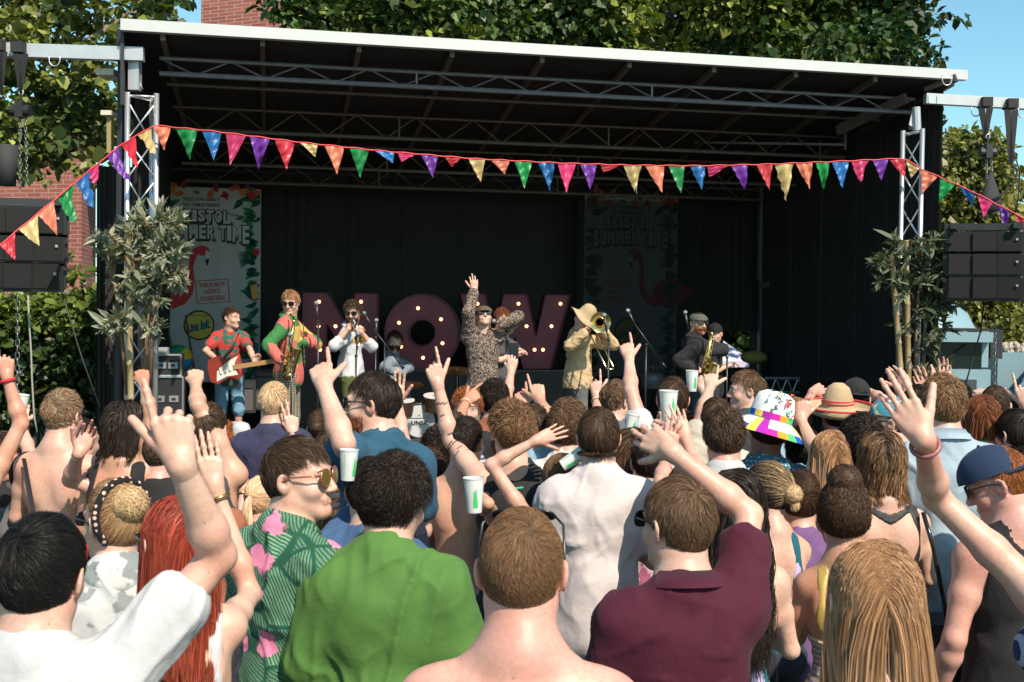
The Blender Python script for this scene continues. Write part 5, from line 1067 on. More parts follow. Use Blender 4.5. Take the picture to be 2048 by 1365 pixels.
line_thing('guy_wire', 'thin dark wire slanting down across the left hedge', 'wire', ((122, 580), (140, 640), (165, 720), (200, 815)), .006, mat('wire', (.07, .07, .07), .5, .6), [10.2] * 4)
line_thing('rope', 'black rope looping from the right-hand sling towards the right speakers', 'rope', ((2022, 330), (2035, 340), (2030, 365), (2000, 392), (1985, 400)), .010, STRAP, [12.4] * 5)
line_thing('rope', 'black rope falling straight from the right sling past the frame edge', 'rope', ((2026, 300), (2040, 345), (2036, 400), (2030, 430)), .008, STRAP, [12.3] * 4)
line_thing('cable', 'black cable hanging below the right speakers in front of the lorry', 'cable', ((1968, 600), (1962, 660), (1945, 720), (1928, 780)), .008, STRAP, [12] * 4)
for lab, (x0, y0, x1, y1, Y) in (('slack hoist chain hanging at the left edge behind the raised arms', (36, 590, 33, 1010, 9.2)), ('slack hoist chain hanging before the lorry at the right', (1990, 645, 1988, 775, 11.8))):
    m = MB(); chain(m, at(x0, y0, Y), at(x1, y1, Y), .05); o = m.obj('chain', CHM, None, True, origin=at(x1, y1, Y)); tag(o, lab, 'chain')
# ---- bamboo and willow-leaf plants tied to the towers
BAM = mat('bamboo', (.30, .22, .11), .5, 0, .2, 20); STEM = mat('brown_stem', (.20, .115, .06), .8, 0, .3, 20)
def bamboo(m, P, Q, r):
    P, Q = np.asarray(P), np.asarray(Q); n = max(3, int(np.linalg.norm(Q - P) / .28)); pts = []; rr = []
    for i in range(n): 
        for f, k in ((0.02, 1.18), (.06, .97), (.94, .97), (.98, 1.18)): pts.append(P + (Q - P) * (i + f) / n); rr.append(r * k)
    m.tube(pts, rr, 10)
def plant(lab, base, Y, stems, bam, clumps, seed):
    t = thing('artificial_tree', lab, 'plant', base, 'leafy plants tied to the towers'); r_ = np.random.default_rng(seed); m = MB()
    for P in bam: (x0, y0), (x1, y1) = P; bamboo(m, at(x1, y1, Y - .1), at(x0, y0, Y - .1), .030)
    m.obj('bamboo_pole', BAM, t, True); m = MB()
    for S_ in stems: P = [at(x, y, Y - .05 * (i % 2)) for i, (x, y) in enumerate(S_)]; m.tube(P, np.linspace(.022, .010, len(P))[::1], 7)
    sp = []
    for (cx, cy, R_, n) in clumps:
        for k in range(max(6, n // 6)):
            a = r_.uniform(0, 6.28); L_ = R_ * r_.uniform(.6, 1.15); st = at(cx + r_.normal(0, R_ * .25), cy + R_ * .3 + r_.normal(0, 4), Y - .05 + r_.normal(0, .08)); en = at(cx + L_ * math.cos(a), cy - L_ * math.sin(a) * .9 + R_ * .1, Y - .05 + r_.normal(0, .16)); mid = (st + en) / 2 + [0, 0, .05]; m.tube([st, mid, en], [.005, .004, .002], 4); sp.append((st, mid, en))
    m.obj('stem', STEM, t, True); f = MB()
    for st, mid, en in sp:
        k = r_.integers(17, 26); u = r_.uniform(.15, 1.08, (k, 1)); C = st * (1 - u) ** 2 + 2 * mid * u * (1 - u) + en * u * u; d = unit(en - st)[None] * .9 + r_.normal(0, .45, (k, 3))
        leaves(f, C, d, .085, (.25, .262, .19) if seed == 11 else (.10, .12, .075), r_, vcol=.3, droop=.05, asp=.30)
    f.obj('foliage', LEAF, t)
plant('tall grey-green leafy plant with bamboo tied to the left tower', at(268, 900, 10.7) * [1, 1, 0], 10.7, [[(285, 800), (292, 700), (300, 600), (305, 500), (300, 440)], [(255, 790), (240, 640), (228, 560), (225, 480)], [(300, 780), (305, 650), (330, 540), (345, 470)]], [((254, 440), (262, 800))],
 [(300, 445, 38, 70), (318, 480, 45, 90), (225, 470, 32, 50), (218, 520, 28, 36), (275, 520, 45, 80), (330, 540, 42, 80), (300, 585, 40, 70), (235, 575, 28, 36), (345, 500, 30, 44), (350, 445, 24, 26), (255, 640, 26, 30), (225, 645, 20, 24), (305, 650, 24, 26), (350, 545, 24, 30), (268, 465, 30, 40)], 11)
plant('tall dark green leafy plant with slanting bamboo tied to the right tower', at(1818, 900, 12.1) * [1, 1, 0], 12.05, [[(1830, 780), (1832, 650), (1840, 540), (1845, 490)], [(1845, 780), (1850, 650), (1870, 560)], [(1815, 780), (1806, 620), (1800, 540)]], [((1783, 515), (1806, 800)), ((1812, 480), (1818, 800))],
 [(1835, 505, 34, 60), (1870, 500, 34, 50), (1790, 530, 34, 44), (1768, 515, 22, 24), (1850, 550, 42, 80), (1815, 570, 36, 60), (1880, 565, 34, 50), (1905, 510, 20, 20), (1860, 610, 34, 50), (1825, 640, 28, 36), (1875, 650, 30, 40), (1870, 700, 28, 36), (1862, 750, 22, 26), (1890, 600, 24, 26), (1780, 560, 26, 30), (1800, 490, 24, 26)], 12)
# ---- lorry and van at the right
def ccx(px, py, Y): return at(px, py, Y)
Yl = 17.2; WHT = mat('pale_blue_paint', (.20, .31, .35), .35, 0, .08, 2); TYRE = mat('tyre', (.015, .015, .015), .9); DGL = mat('dark_glass', (.006, .014, .012), .22, 0, spec=.25)
c = at(1850, 640, Yl); t = thing('lorry', 'pale blue lorry cab with domed roof fairing parked behind the right tower', 'lorry', (c[0], c[1] + 1, 0)); x0 = at(1690, 640, Yl)[0]; x1 = at(1984, 640, Yl)[0]; zt = at(1900, 662, Yl)[2]; zr_ = at(1900, 600, Yl)[2]; zw = at(1900, 735, Yl)[2]
m = MB(); xm = (x0 + x1) / 2; hw = (x1 - x0) / 2; V = []; n = 14; prof = [(0, zt), (0.02, zt + .08), (.25, zt + .33), (.6, zr_), (1.7, zr_ + .02), (2.1, zt)]
for i in range(n + 1):
    u = -1 + 2 * i / n; w = (1 - abs(u) ** 6)
    for (dy, z) in prof: V.append([xm + hw * .97 * u, Yl + dy + .25 * u * u, zt + (z - zt) * max(w, 0) ** .5])
k = len(prof); m.add(V, [[i * k + j, (i + 1) * k + j, (i + 1) * k + j + 1, i * k + j + 1] for i in range(n) for j in range(k - 1)]); m.obj('roof_fairing', WHT, t, True)
m = MB(); m.box((xm, Yl + 1.05, (zw + .5) / 2 - .05), (hw, 1.05, (zw - .5) / 2 + .02)); m.box((xm, Yl + 1.9, (zt + zw) / 2), (hw, .25, (zt - zw) / 2)); m.box((x0 + .06, Yl + .9, (zt + zw) / 2), (.06, .85, (zt - zw) / 2)); m.box((x1 - .05, Yl + .22, (zt + zw) / 2), (.05, .12, (zt - zw) / 2)); m.box((x1 - .05, Yl + 1.4, (zt + zw) / 2), (.05, .4, (zt - zw) / 2)); m.obj('cab', WHT, t)
m = MB(); m.box((xm, Yl + .02, zt - .09), (hw, .10, .075)); m.obj('visor', WHT, t); m = MB(); m.box((xm, Yl - .005, zt + .02), (hw * .96, .05, .022)); m.obj('stripe', BLACK, t)
m = MB(); m.box((xm, Yl + .12, (zt + zw) / 2 - .05), (hw - .11, .03, (zt - zw) / 2 - .03)); m.obj('windscreen', DGL, t); m = MB(); m.tube([(xm + .3, Yl + .07, zw - .02), (xm + .75, Yl + .07, zw + .35)], .012, 5); m.tube([(xm - .5, Yl + .07, zw - .02), (xm - .05, Yl + .07, zw + .35)], .012, 5); m.obj('wiper', BLACK, t)
m = MB(); m.box((xm, Yl - .015, zw - .40), (hw * .8, .02, .22)); m.obj('grille', mat('grille', (.04, .05, .055), .5), t)
for sg in (-1, 1):
    m = MB(); m.box((xm + sg * (hw + .12), Yl + .15, zw + .35), (.09, .05, .22)); m.obj('mirror', BLACK, t); m = MB(); m.box((xm + sg * hw * .8, Yl - .03, .85), (.2, .04, .1)); m.obj('headlight', mat('lamp_glass', (.6, .6, .6), .1), t)
    m = MB(); m.tube([(xm + sg * (hw - .25), Yl + .9, .5), (xm + sg * hw, Yl + .9, .5)], .5, 20); m.obj('wheel', TYRE, t, True)
m = MB(); m.box((xm, Yl - .05, .62), (hw, .1, .16)); m.obj('bumper', mat('bumper_grey', (.12, .13, .14), .6), t)
Yv = 20.5; a_ = at(1996, 700, Yv); b_ = at(2090, 800, Yv); t = thing('tipper_truck', 'pale blue open truck body heaped with gravel behind the lorry', 'truck', ((a_[0] + b_[0]) / 2, Yv + 1, 0)); cx = (a_[0] + b_[0]) / 2; hw2 = (b_[0] - a_[0]) / 2; zt2 = at(2000, 705, Yv)[2]
m = MB(); m.box((cx, Yv + 1, zt2 / 2 + .3), (hw2, 1, zt2 / 2 - .3)); m.obj('body', WHT, t); m = MB(); gr = np.random.default_rng(4)
for i in range(260): m.ball((cx + gr.uniform(-hw2, hw2) * .95, Yv + gr.uniform(.05, 1.6), zt2 + abs(gr.normal(0, .06))), gr.uniform(.03, .07), 6)
m.obj('gravel', mat('gravel', (.38, .33, .26), .9, 0, .3, 8), t)
for sg in (-1, 1): m = MB(); m.tube([(cx + sg * (hw2 - .2), Yv + .6, .4), (cx + sg * hw2, Yv + .6, .4)], .4, 16); m.obj('wheel', TYRE, t, True)
Yc = 15.0; p = [at(1985, 815, Yc), at(2120, 815, Yc)]; hw3 = (p[1][0] - p[0][0]) / 2; cx = (p[0][0] + p[1][0]) / 2; zb = at(2000, 790, Yc)[2]; zt3 = at(2000, 715, Yc)[2]
t = thing('parked_van', 'blue van with dark slanted windscreen at the right edge', 'van', (cx, Yc + 1.5, 0)); m = MB(); m.hexa(np.array([[cx - hw3, Yc, .3], [cx + hw3, Yc, .3], [cx + hw3, Yc + 4, .3], [cx - hw3, Yc + 4, .3], [cx - hw3, Yc, zb], [cx + hw3, Yc, zb], [cx + hw3, Yc + 4, zb], [cx - hw3, Yc + 4, zb]])); m.hexa(np.array([[cx - hw3 + .02, Yc + .5, zb], [cx + hw3 - .02, Yc + .5, zb], [cx + hw3 - .02, Yc + 4, zb], [cx - hw3 + .02, Yc + 4, zb], [cx - hw3 + .32, Yc + 1.0, zt3], [cx + hw3 - .1, Yc + 1.0, zt3], [cx + hw3 - .1, Yc + 4, zt3], [cx - hw3 + .32, Yc + 4, zt3]])); m.obj('body', mat('blue_van_paint', (.10, .21, .27), .3), t)
m = MB(); m.hexa(np.array([[cx - hw3 + .10, Yc + .50, zb + .05], [cx + hw3 - .1, Yc + .50, zb + .05], [cx + hw3 - .1, Yc + .56, zb + .05], [cx - hw3 + .10, Yc + .56, zb + .05], [cx - hw3 + .36, Yc + .93, zt3 - .05], [cx + hw3 - .2, Yc + .93, zt3 - .05], [cx + hw3 - .2, Yc + .98, zt3 - .05], [cx - hw3 + .36, Yc + .98, zt3 - .05]])); m.obj('windscreen', DGL, t)
for sg in (-1, 1): m = MB(); m.tube([(cx + sg * (hw3 - .2), Yc + .8, .34), (cx + sg * hw3, Yc + .8, .34)], .34, 16); m.obj('wheel', TYRE, t, True)
t.rotation_euler.z = -.44; t.location = Vector((at(2000, 800, 17.2)[0] + 1.25, 18.2, 0))
# tent seen through the gap at the back right
Yt = 21.0; P = [at(1425, 640, Yt), at(1500, 690, Yt), at(1500, 735, Yt), at(1425, 735, Yt)]; bx = P[0]
t = thing('gazebo_tent', 'pale lilac-white tent roof glimpsed through the gap behind the right saxophonist', 'tent', (bx[0] + .3, Yt + 1.2, 0)); ap = at(1440, 655, Yt + 1.2); zb = at(1440, 722, Yt)[2]; x0, x1 = at(1375, 700, Yt)[0], at(1506, 700, Yt)[0]
m = MB(); m.add([[x0, Yt, zb], [x1, Yt, zb], [x1, Yt + 2.4, zb], [x0, Yt + 2.4, zb], [(x0 + x1) / 2 - .1, Yt + 1.2, ap[2]]], None, [[0, 1, 4], [1, 2, 4], [2, 3, 4], [3, 0, 4]]); m.obj('canopy', mat('lilac_canvas', (.55, .55, .72), .8), t)
m = MB(); m.add([[x0, Yt, zb], [x1, Yt, zb], [x1, Yt, zb - .16], [x0, Yt, zb - .16]], [[0, 1, 2, 3]]); m.obj('valance', mat('lilac_canvas'), t); m = MB()
for x in (x0 + .03, x1 - .03): m.tube([(x, Yt + .05, 0), (x, Yt + .05, zb)], .02, 6)
m.obj('pole', METAL, t)
# flight cases and clutter on the left of the stage
def flight(lab, x0, x1, y0, y1, v, d=.5):
    a_, zt_ = on(x0, y0, v); b_, zb_ = on(x1, y1, v); zb_ = max(zb_, DZ); t = thing('flight_case', lab, 'flight case', ST((a_ + b_) / 2, v + d / 2, zb_), 'flight cases at the side of the stage'); m = MB(); sbox(m, a_, b_, v, v + d, zb_, zt_); m.obj('panel', mat('case_panel', (.02, .02, .022), .5), t); m = MB()
    for aa in (a_, b_): m.bar(ST(aa, v - .004, zb_), ST(aa, v - .004, zt_), .028, .02)
    for zz in (zb_, zt_): m.bar(ST(a_, v - .004, zz), ST(b_, v - .004, zz), .028, .02)
    m.obj('edge_trim', ALU, t); m = MB(); w = b_ - a_
    for f in (.3, .72): m.box(ST(a_ + w * f, v - .008, (zt_ + zb_) / 2), (.05, .006, .035), RS)
    m.obj('latch', METAL, t); m = MB()
    for f in (.3, .72): m.box(ST(a_ + w * f, v - .018, (zt_ + zb_) / 2), (.02, .006, .012), RS)
    m.obj('handle', BLACK, t)
flight('black flight case with bright metal edges, top of the stack behind the left tower', 306, 362, 710, 752, 1.9); flight('black flight case under the other one behind the left tower', 300, 366, 754, 842, 1.88)
m = MB(); c = onp(318, 702, 1.95); m.box(c, (.10, .12, .035), RS); o = m.obj('receiver_unit', mat('grey_unit', (.35, .36, .37), .5), None, False, origin=c); tag(o, 'small grey radio unit on top of the left flight case', 'audio unit')
c = onp(357, 718, 3.0); t = thing('beach_ball', 'round multicoloured disc behind the left flight case', 'beach ball', c - [0, 0, .17]); 
for k in range(6):
    m = MB(); V = []; n = 6; 
    for i in range(n + 1):
        for j in range(7): th = (k + i / n) * math.pi / 3; ph = j / 6 * math.pi; V.append(c + .17 * (math.sin(ph) * math.cos(th) * U + math.sin(ph) * math.sin(th) * UP + math.cos(ph) * VV))
    m.add(V, [[i * 7 + j, (i + 1) * 7 + j, (i + 1) * 7 + j + 1, i * 7 + j + 1] for i in range(n) for j in range(6)]); m.obj('segment', mat('ball_%d' % (k % 3), [(.6, .45, .03), (.02, .3, .12), (.03, .25, .5)][k % 3], .4), t, True)
def amp(lab, x0, x1, y0, y1, v, d=.3, cat='amplifier'):
    a_, zt_ = on(x0, y0, v); b_, zb_ = on(x1, y1, v); zb_ = max(zb_, DZ + .02) if v > -.9 else zb_; t = thing('guitar_amplifier', lab, cat, ST((a_ + b_) / 2, v + d / 2, DZ), 'stage amplifiers'); m = MB(); sbox(m, a_, b_, v, v + d, zb_, zt_); m.obj('cabinet', mat('amp_vinyl', (.02, .02, .02), .7), t); m = MB(); sbox(m, a_ + .03, b_ - .03, v - .008, v, zb_ + .03, zt_ - .10); m.obj('grille_cloth', mat('grille_cloth', (.09, .088, .085), .9, 0, .3, 200), t); m = MB(); sbox(m, a_ + .03, b_ - .03, v - .010, v, zt_ - .08, zt_ - .03); m.obj('control_panel', mat('panel_dark', (.04, .04, .045), .4), t)
amp('grey-fronted guitar amplifier beside the guitarist in blue shorts', 474, 511, 763, 826, 2.6); amp('low black amplifier behind the saxophonist in check trousers', 508, 560, 740, 820, 3.1)
c = onp(1304, 745, 3.6); t = thing('wire_lantern', 'dark domed wire lantern standing at the back right of the stage', 'lantern', c - [0, 0, .2]); m = MB()
for k in range(8):
    a = k * math.pi / 8; m.tube([c + [.17 * math.cos(th) * math.cos(a), .17 * math.cos(th) * math.sin(a), .2 * max(0, math.sin(th))] for th in np.linspace(0, math.pi, 12)], .006, 5)
for zz in (0, .08): m.tube([c + [.17 * math.cos(th) * (1 - zz), .17 * math.sin(th) * (1 - zz), zz] for th in np.linspace(0, 6.28, 20)], .007, 5)
m.obj('wire_dome', mat('dull_wire', (.10, .10, .11), .5, .6), t, True); m = MB(); m.lathe([(.001, -.22), (.15, -.22), (.16, 0), (.15, 0)], c, None, 18); m.obj('glass_bowl', mat('grey_glass', (.12, .13, .14), .2, 0, alpha=.8), t, True)
for lab, cx, cy, cl in (('pale blue cushioned pouf at the back right of the stage', 1600, 735, (.12, .25, .30)), ('yellow and green cushion beside the pouf at the back right', 1508, 715, (.22, .20, .06))):
    c = onp(cx, cy, 4.2); m = MB(); m.ball(c, (.2, .16, .10), 14); o = m.obj('cushion', mat('cush%d' % cx, cl, .9, 0, .3, 9), None, True, origin=c - [0, 0, .1]); tag(o, lab, 'cushion')
# crowd barrier at bottom left
c = at(15, 1100, 7.6); t = thing('crowd_barrier', 'grey metal crowd barrier at the lower left edge', 'barrier', (c[0], c[1], 0)); m = MB(); m.tube([at(-60, 1010, 7.6), at(42, 1006, 7.6)], .02, 8); m.tube([at(-60, 1033, 7.6), at(42, 1030, 7.6)], .012, 8); P = at(42, 1006, 7.6); m.tube([P, P * [1, 1, 0]], .02, 8); P = at(-55, 1010, 7.6); m.tube([P, P * [1, 1, 0]], .02, 8)
m.obj('rail', METAL, t, True); m = MB()
for i in range(6): P = at(-45 + i * 15, 1033, 7.6); m.tube([P, P * [1, 1, 0] + [0, 0, .15]], .007, 6)
m.obj('bar', METAL, t, True); m = MB(); m.box(at(12, 1052, 7.55), (.03, .03, .03)); m.obj('clamp', METAL, t)
# ------------------------------------------------------------------ the band on stage
W_ = lambda n, *a, **k: cloth(n, *a, **k)
BG = 'musicians on the stage'
def cupm(p, tilt=(0, 0), h=.145, r=.043, lab='', liquid=None, grp='green printed plastic cups', ph=0.0):
    pass
g_ = person('guitarist in red leafy shirt and light blue shorts turned to the right', 463, 636, 45, 115, ('short', 'brown'), ('tee', W_('redtrop', (.42, .045, .04), 'speckle', (.03, .12, .09), scale=14)), R=((411, 702, -1), (447, 730, -1), 'grip', (472, 735), 'b'), L=((500, 700, -1), (508, 724, -1), 'grip', (520, 712), 'p'),
            byaw=165, Y=13.1, floor=DZ, legs=('shorts', (.16, .30, .42)), face=True, group=BG)
s1 = person('saxophonist in a green, yellow and pink shirt and checked trousers', 581, 606, 55, 185, ('messy', 'light'), ('shirt', W_('colourblock', (.04, .17, .05), 'patch', (.50, .12, .10), (.50, .33, .09), scale=5.5)), R=((536, 690, -1), (561, 722, -1), 'grip', (575, 740), 'b'), L=((632, 688, -1), (600, 684, -1), 'grip', (584, 690), 'b'),
            Y=11.6, floor=DZ, legs=('trousers', (.1, .1, .1), W_('check', (.07, .06, .05), 'plaid', (.30, .26, .20), (.28, .24, .18), scale=14)), face=True, shade='way', pitch=-8, group=BG)
s2 = person('trumpeter in a white shirt with rolled sleeves and olive trousers', 705, 626, 50, 183, ('curly', 'brown'), ('shirt', W_('whiteshirt', (.52, .52, .54)), dict(slv=.3, hem=.14)), R=((668, 692, -1), (697, 658, -1), 'grip', (710, 656), 'b'), L=((744, 694, -1), (722, 664, -1), 'grip', (712, 658), 'b'),
            Y=12.2, floor=DZ, wide=1.08, legs=('trousers', (.10, .11, .035)), face=True, shade='way', beard='brown', pitch=-6, group=BG)
s3 = person('drummer in a pale blue shirt seated in the shade behind the letters', 790, 684, 36, 175, ('curly', 'brown'), ('shirt', W_('paleblue', (.17, .22, .27))), R=((768, 735, -1), (790, 745, -1), 'grip', (800, 735), 'b'), L=((818, 735, -1), (800, 748, -1), 'grip', (796, 735), 'b'),
            Y=14.2, floor=DZ, beard='brown', face=True, gs=.93, group=BG)
s4 = person('singer in brown patterned shirt and flat cap raising one arm high', 967, 633, 50, 168, ('hat', 'brown'), ('shirt', W_('paisley', (.045, .027, .02), 'speckle', (.27, .205, .17), scale=75), dict(hem=.15)), R=((937, 626, -1), (949, 582, 1), 'claw', (947, 545), 'b'), L=((1036, 634, -1), (1004, 650, -1), 'grip', (998, 672), 'b'),
            Y=11.8, floor=DZ, legs=('trousers', (.12, .13, .07)), face=True, shade='avi', pitch=24, byaw=172, lean=(0, 0), group=BG, gs=1.0)
cap(s4['root'], s4['H'], s4['Rh'], W_('tweed', (.13, .09, .05), 'speckle', (.06, .04, .03), scale=60), kind='flat', tilt=-.15)
s5 = person('percussionist in a grey shirt standing behind the singer', 1004, 640, 44, 190, ('curly', 'auburn'), ('tee', W_('greydark', (.07, .07, .075))), L=((1045, 705, -1), (1018, 716, -1), 'grip', (1008, 718), 'b'), Y=13.2, floor=DZ, face=True, group=BG)
s6 = person('trombonist in a tan jacket and floppy straw hat', 1166, 640, 50, 160, ('hat', 'brown'), ('shirt', W_('tanjacket', (.50, .35, .19)), dict(inf=.020, fold=.007, hem=.08)), R=((1140, 692, -1), (1172, 664, -1), 'grip', (1180, 655), 'b'), L=((1226, 690, -1), (1206, 662, -1), 'grip', (1196, 655), 'b'),
            Y=12.0, floor=DZ, legs=('trousers', (.12, .12, .11)), face=True, pitch=-12, tilt=-8, wide=1.1, group=BG)
STRAWM, sN, sL, sb = nodes_mat('woven_straw'); tc = sN.new('ShaderNodeTexCoord'); w1 = sN.new('ShaderNodeTexWave'); w1.bands_direction = 'Z'; w1.inputs['Scale'].default_value = 70; w1.inputs['Distortion'].default_value = 3; sL.new(tc.outputs['Object'], w1.inputs['Vector'])
mx = sN.new('ShaderNodeMix'); mx.data_type = 'RGBA'; mx.inputs[6].default_value = (.36, .25, .13, 1); mx.inputs[7].default_value = (.60, .45, .27, 1); sL.new(w1.outputs['Fac'], mx.inputs[0]); sL.new(mx.outputs[2], sb.inputs['Base Color']); sb.inputs['Roughness'].default_value = .8
bp = sN.new('ShaderNodeBump'); bp.inputs['Strength'].default_value = .6; bp.inputs['Distance'].default_value = .004; sL.new(w1.outputs['Fac'], bp.inputs['Height']); sL.new(bp.outputs[0], sb.inputs['Normal'])
hat_lathe(s6['root'], 'straw_hat', s6['H'], s6['Rh'], [(.001, .185), (.04, .18), (.072, .155), (.086, .11), (.092, .06), (.11, .05), (.14, .04), (.172, .028), (.170, .022), (.14, .034), (.09, .05)], STRAWM, tilt=-.25, roll=-.35, wob=.022, seed=1)
s7 = person('bearded saxophonist in a black jacket, flat cap and dark glasses', 1396, 647, 50, 150, ('hat', 'dark'), ('shirt', W_('blackjacket', (.022, .02, .022)), dict(inf=.02)), R=((1356, 722, -1), (1392, 742, -1), 'grip', (1408, 738), 'b'), L=((1446, 700, -1), (1420, 704, -1), 'grip', (1408, 702), 'b'),
            Y=12.1, floor=DZ, face=True, shade='way', beard='ginger', group=BG)
cap(s7['root'], s7['H'], s7['Rh'], W_('greycap', (.09, .085, .075)), kind='flat')
m = MB(); T7 = s7['T']; m.add([T7(-.035, .135, -.06), T7(.035, .135, -.06), T7(.06, .155, -.5), T7(-.06, .155, -.5)], [[0, 1, 2, 3]]); m.obj('shirt_front', W_('whitepat', (.5, .52, .55), 'speckle', (.03, .04, .06), scale=60), s7['root'])
m = MB(); T6 = s6['T']; m.add([T6(-.022, .150, -.10), T6(.022, .150, -.10), T6(.035, .165, -.62), T6(-.03, .165, -.62)], [[0, 1, 2, 3]]); m.obj('shirt_front', W_('whitepat2', (.68, .7, .74), 'speckle', (.2, .25, .4), scale=30), s6['root'])
s8 = person('man in dark cap and black t-shirt behind the bearded saxophonist', 1430, 668, 40, 200, ('hat', 'dark'), ('tee', W_('blacktee', (.016, .016, .017))), Y=13.9, floor=DZ, face=True, group=BG); cap(s8['root'], s8['H'], s8['Rh'], W_('blackcap', (.015, .015, .016)))
m = MB(); T1 = s1['T']; m.add([T1(-.02, .15, -.04), T1(.02, .15, -.04), T1(.035, .165, -.46), T1(0, .165, -.50), T1(-.035, .165, -.46)], None, [[0, 1, 2], [0, 2, 4], [4, 2, 3]]); m.obj('tie', W_('greentie', (.03, .17, .06), 'hstripe', (.02, .02, .02), scale=6), s1['root'])
m = MB(); T4 = s4['T']; m.tube([T4(.163 * math.cos(a), .118 * math.sin(a) - .005, -.545) for a in np.linspace(0, 6.283, 25)], .017, 6, False); m.obj('belt', mat('brown_leather', (.16, .035, .02), .45), s4['root'], True)
m = MB(); T2 = s2['T']; m.tube([T2(.172 * math.cos(a), .125 * math.sin(a) - .005, -.555) for a in np.linspace(0, 6.283, 25)], .015, 6, False); m.obj('belt', mat('black_leather', (.015, .015, .015), .45), s2['root'], True)
# ---- instruments
def sax(lab, mouth, crook, bot, bell, Y, Yb, br):
    t = thing('saxophone', lab, 'saxophone', at(bot[0], bot[1], Y), 'saxophones'); A = at(*mouth, Y + .12); B = at(*crook, Y); C = at(*bot, Y - .02); D = at(*bell, Yb); up = unit(B - C); sd = unit(D - C - up * ((D - C) @ up))
    m = MB(); m.tube([A, A + (B - A) * .6 + up * .02, B, B - up * .02], [.006, .008, .010, .012], 8); m.tube([B, B + (C - B) * .5, C], [.012, .022, .033], 12); e = C + sd * .085
    arc = [C + (e - C) * (1 - math.cos(x)) / 2 - up * .045 * math.sin(x) for x in np.linspace(0, math.pi, 7)]; m.tube(arc, np.linspace(.033, .042, 7), 12); m.tube([e, e + (D - e) * .5, e + (D - e) * .8, D], [.042, .046, .055, br], 14, False); m.obj('body', BRASS, t, True)
    k = MB(); r_ = np.random.default_rng(int(mouth[0]))
    for i in range(11):
        P = B + (C - B) * (.12 + .078 * i); q = P + np.array([0, -1, 0]) * (.016 + .018 * i / 11) + U * .016 * (-1) ** i; k.tube([q, q + np.array([0, -.006, 0])], .008 + .006 * i / 11, 10)
    k.tube([B + [-.02, -.02, -.03], C + [-.035, -.03, .03]], .003, 5); k.tube([B + [.02, -.02, -.03], C + [.035, -.03, .03]], .003, 5)
    for i in range(3): q = e + (D - e) * (.15 + .22 * i) + [0, -.05, 0]; k.tube([q, q + np.array([0, -.008, 0])], .02, 12)
    k.obj('keys', mat('bright_brass', (.85, .62, .28), .18, 1.0), t); MB().tube([A, A + unit(A - B) * .035], [.009, .007], 8).obj('mouthpiece', BLACK, t)
    return t
sax('brass saxophone played by the man in the colour block shirt', (582, 631), (588, 643), (572, 745), (592, 697), 11.25, 11.15, .062); sax('brass saxophone played by the bearded man in the black jacket', (1403, 661), (1424, 668), (1408, 748), (1432, 728), 11.78, 11.68, .062)
t = thing('trumpet', 'brass trumpet raised by the man in the white shirt', 'trumpet', at(714, 676, 11.8)); A = at(702, 645, 12.05); D = at(718, 680, 11.60); d = unit(D - A); u_ = unit(np.cross(d, U)); m = MB(); m.tube([A, A + d * .25, D - d * .10, D - d * .03, D], [.006, .006, .012, .03, .058], 16, False)
m.tube([A + d * .08, A + d * .12 + u_ * .06, A + d * .3 + u_ * .06, A + d * .33 + u_ * .03, A + d * .30], .006, 6); m.obj('tubing', BRASS, t, True); m = MB()
for i in range(3): q = A + d * (.16 + .03 * i); m.tube([q - u_ * .02, q + u_ * .09], .010, 8)
m.obj('valve', CHROME, t, True)
t = thing('trombone', 'brass trombone with wide bell played by the man in the straw hat', 'trombone', at(1200, 690, 11.7)); A = at(1171, 650, 11.85); E = at(1212, 735, 11.1); d = unit(E - A); D = at(1201, 645, 11.55); m = MB()
for off in (0, .075): m.tube([A + U * off, E + U * off], .008, 7)
m.tube([E + U * .075 * (1 - math.cos(x)) / 2 + d * .04 * math.sin(x) for x in np.linspace(0, math.pi, 8)], .009, 7); m.tube([A + U * .10 + [0, .35, .02], A + U * .13 + [0, .2, .06], D + [-.02, .25, -.01], D + [0, .10, 0], D + [0, .03, 0], D], [.008, .009, .014, .028, .055, .105], 22, False); m.tube([A + U * .1 + [0, .35, .02], A + [0, .05, 0]], .008, 6); m.obj('tubing', mat('bright_brass'), t, True)
MB().lathe([(.02, 0), (.015, -.03), (.007, -.05)], A, Rx(1.4), 12).obj('mouthpiece', CHROME, t, True)
t = thing('electric_guitar', 'red sunburst electric guitar with white scratch plate', 'guitar', at(452, 740, 12.75)); c = at(452, 737, 12.72); R_ = RS @ Ry(-.16); 
out = [(-.20, .02), (-.17, .12), (-.08, .15), (0, .10), (.08, .13), (.17, .155), (.13, .09), (.10, .03), (.13, -.05), (.18, -.12), (.10, -.12), (0, -.10), (-.10, -.16), (-.18, -.13)]
m = MB(); m.poly([c + R_ @ np.array([x, -.02, z]) for x, z in out], .045, R_ @ np.array([0, 1, 0])); m.obj('body', mat('sunburst', (.22, .03, .02), .2, 0, .5, 5), t); m = MB(); m.poly([c + R_ @ np.array([x, -.024, z]) for x, z in [(-.10, -.02), (.02, .07), (.15, .12), (.11, .06), (.09, .0), (.12, -.09), (.0, -.09), (-.12, -.13)]]); m.obj('scratch_plate', mat('cream_plastic', (.62, .62, .56), .3), t)
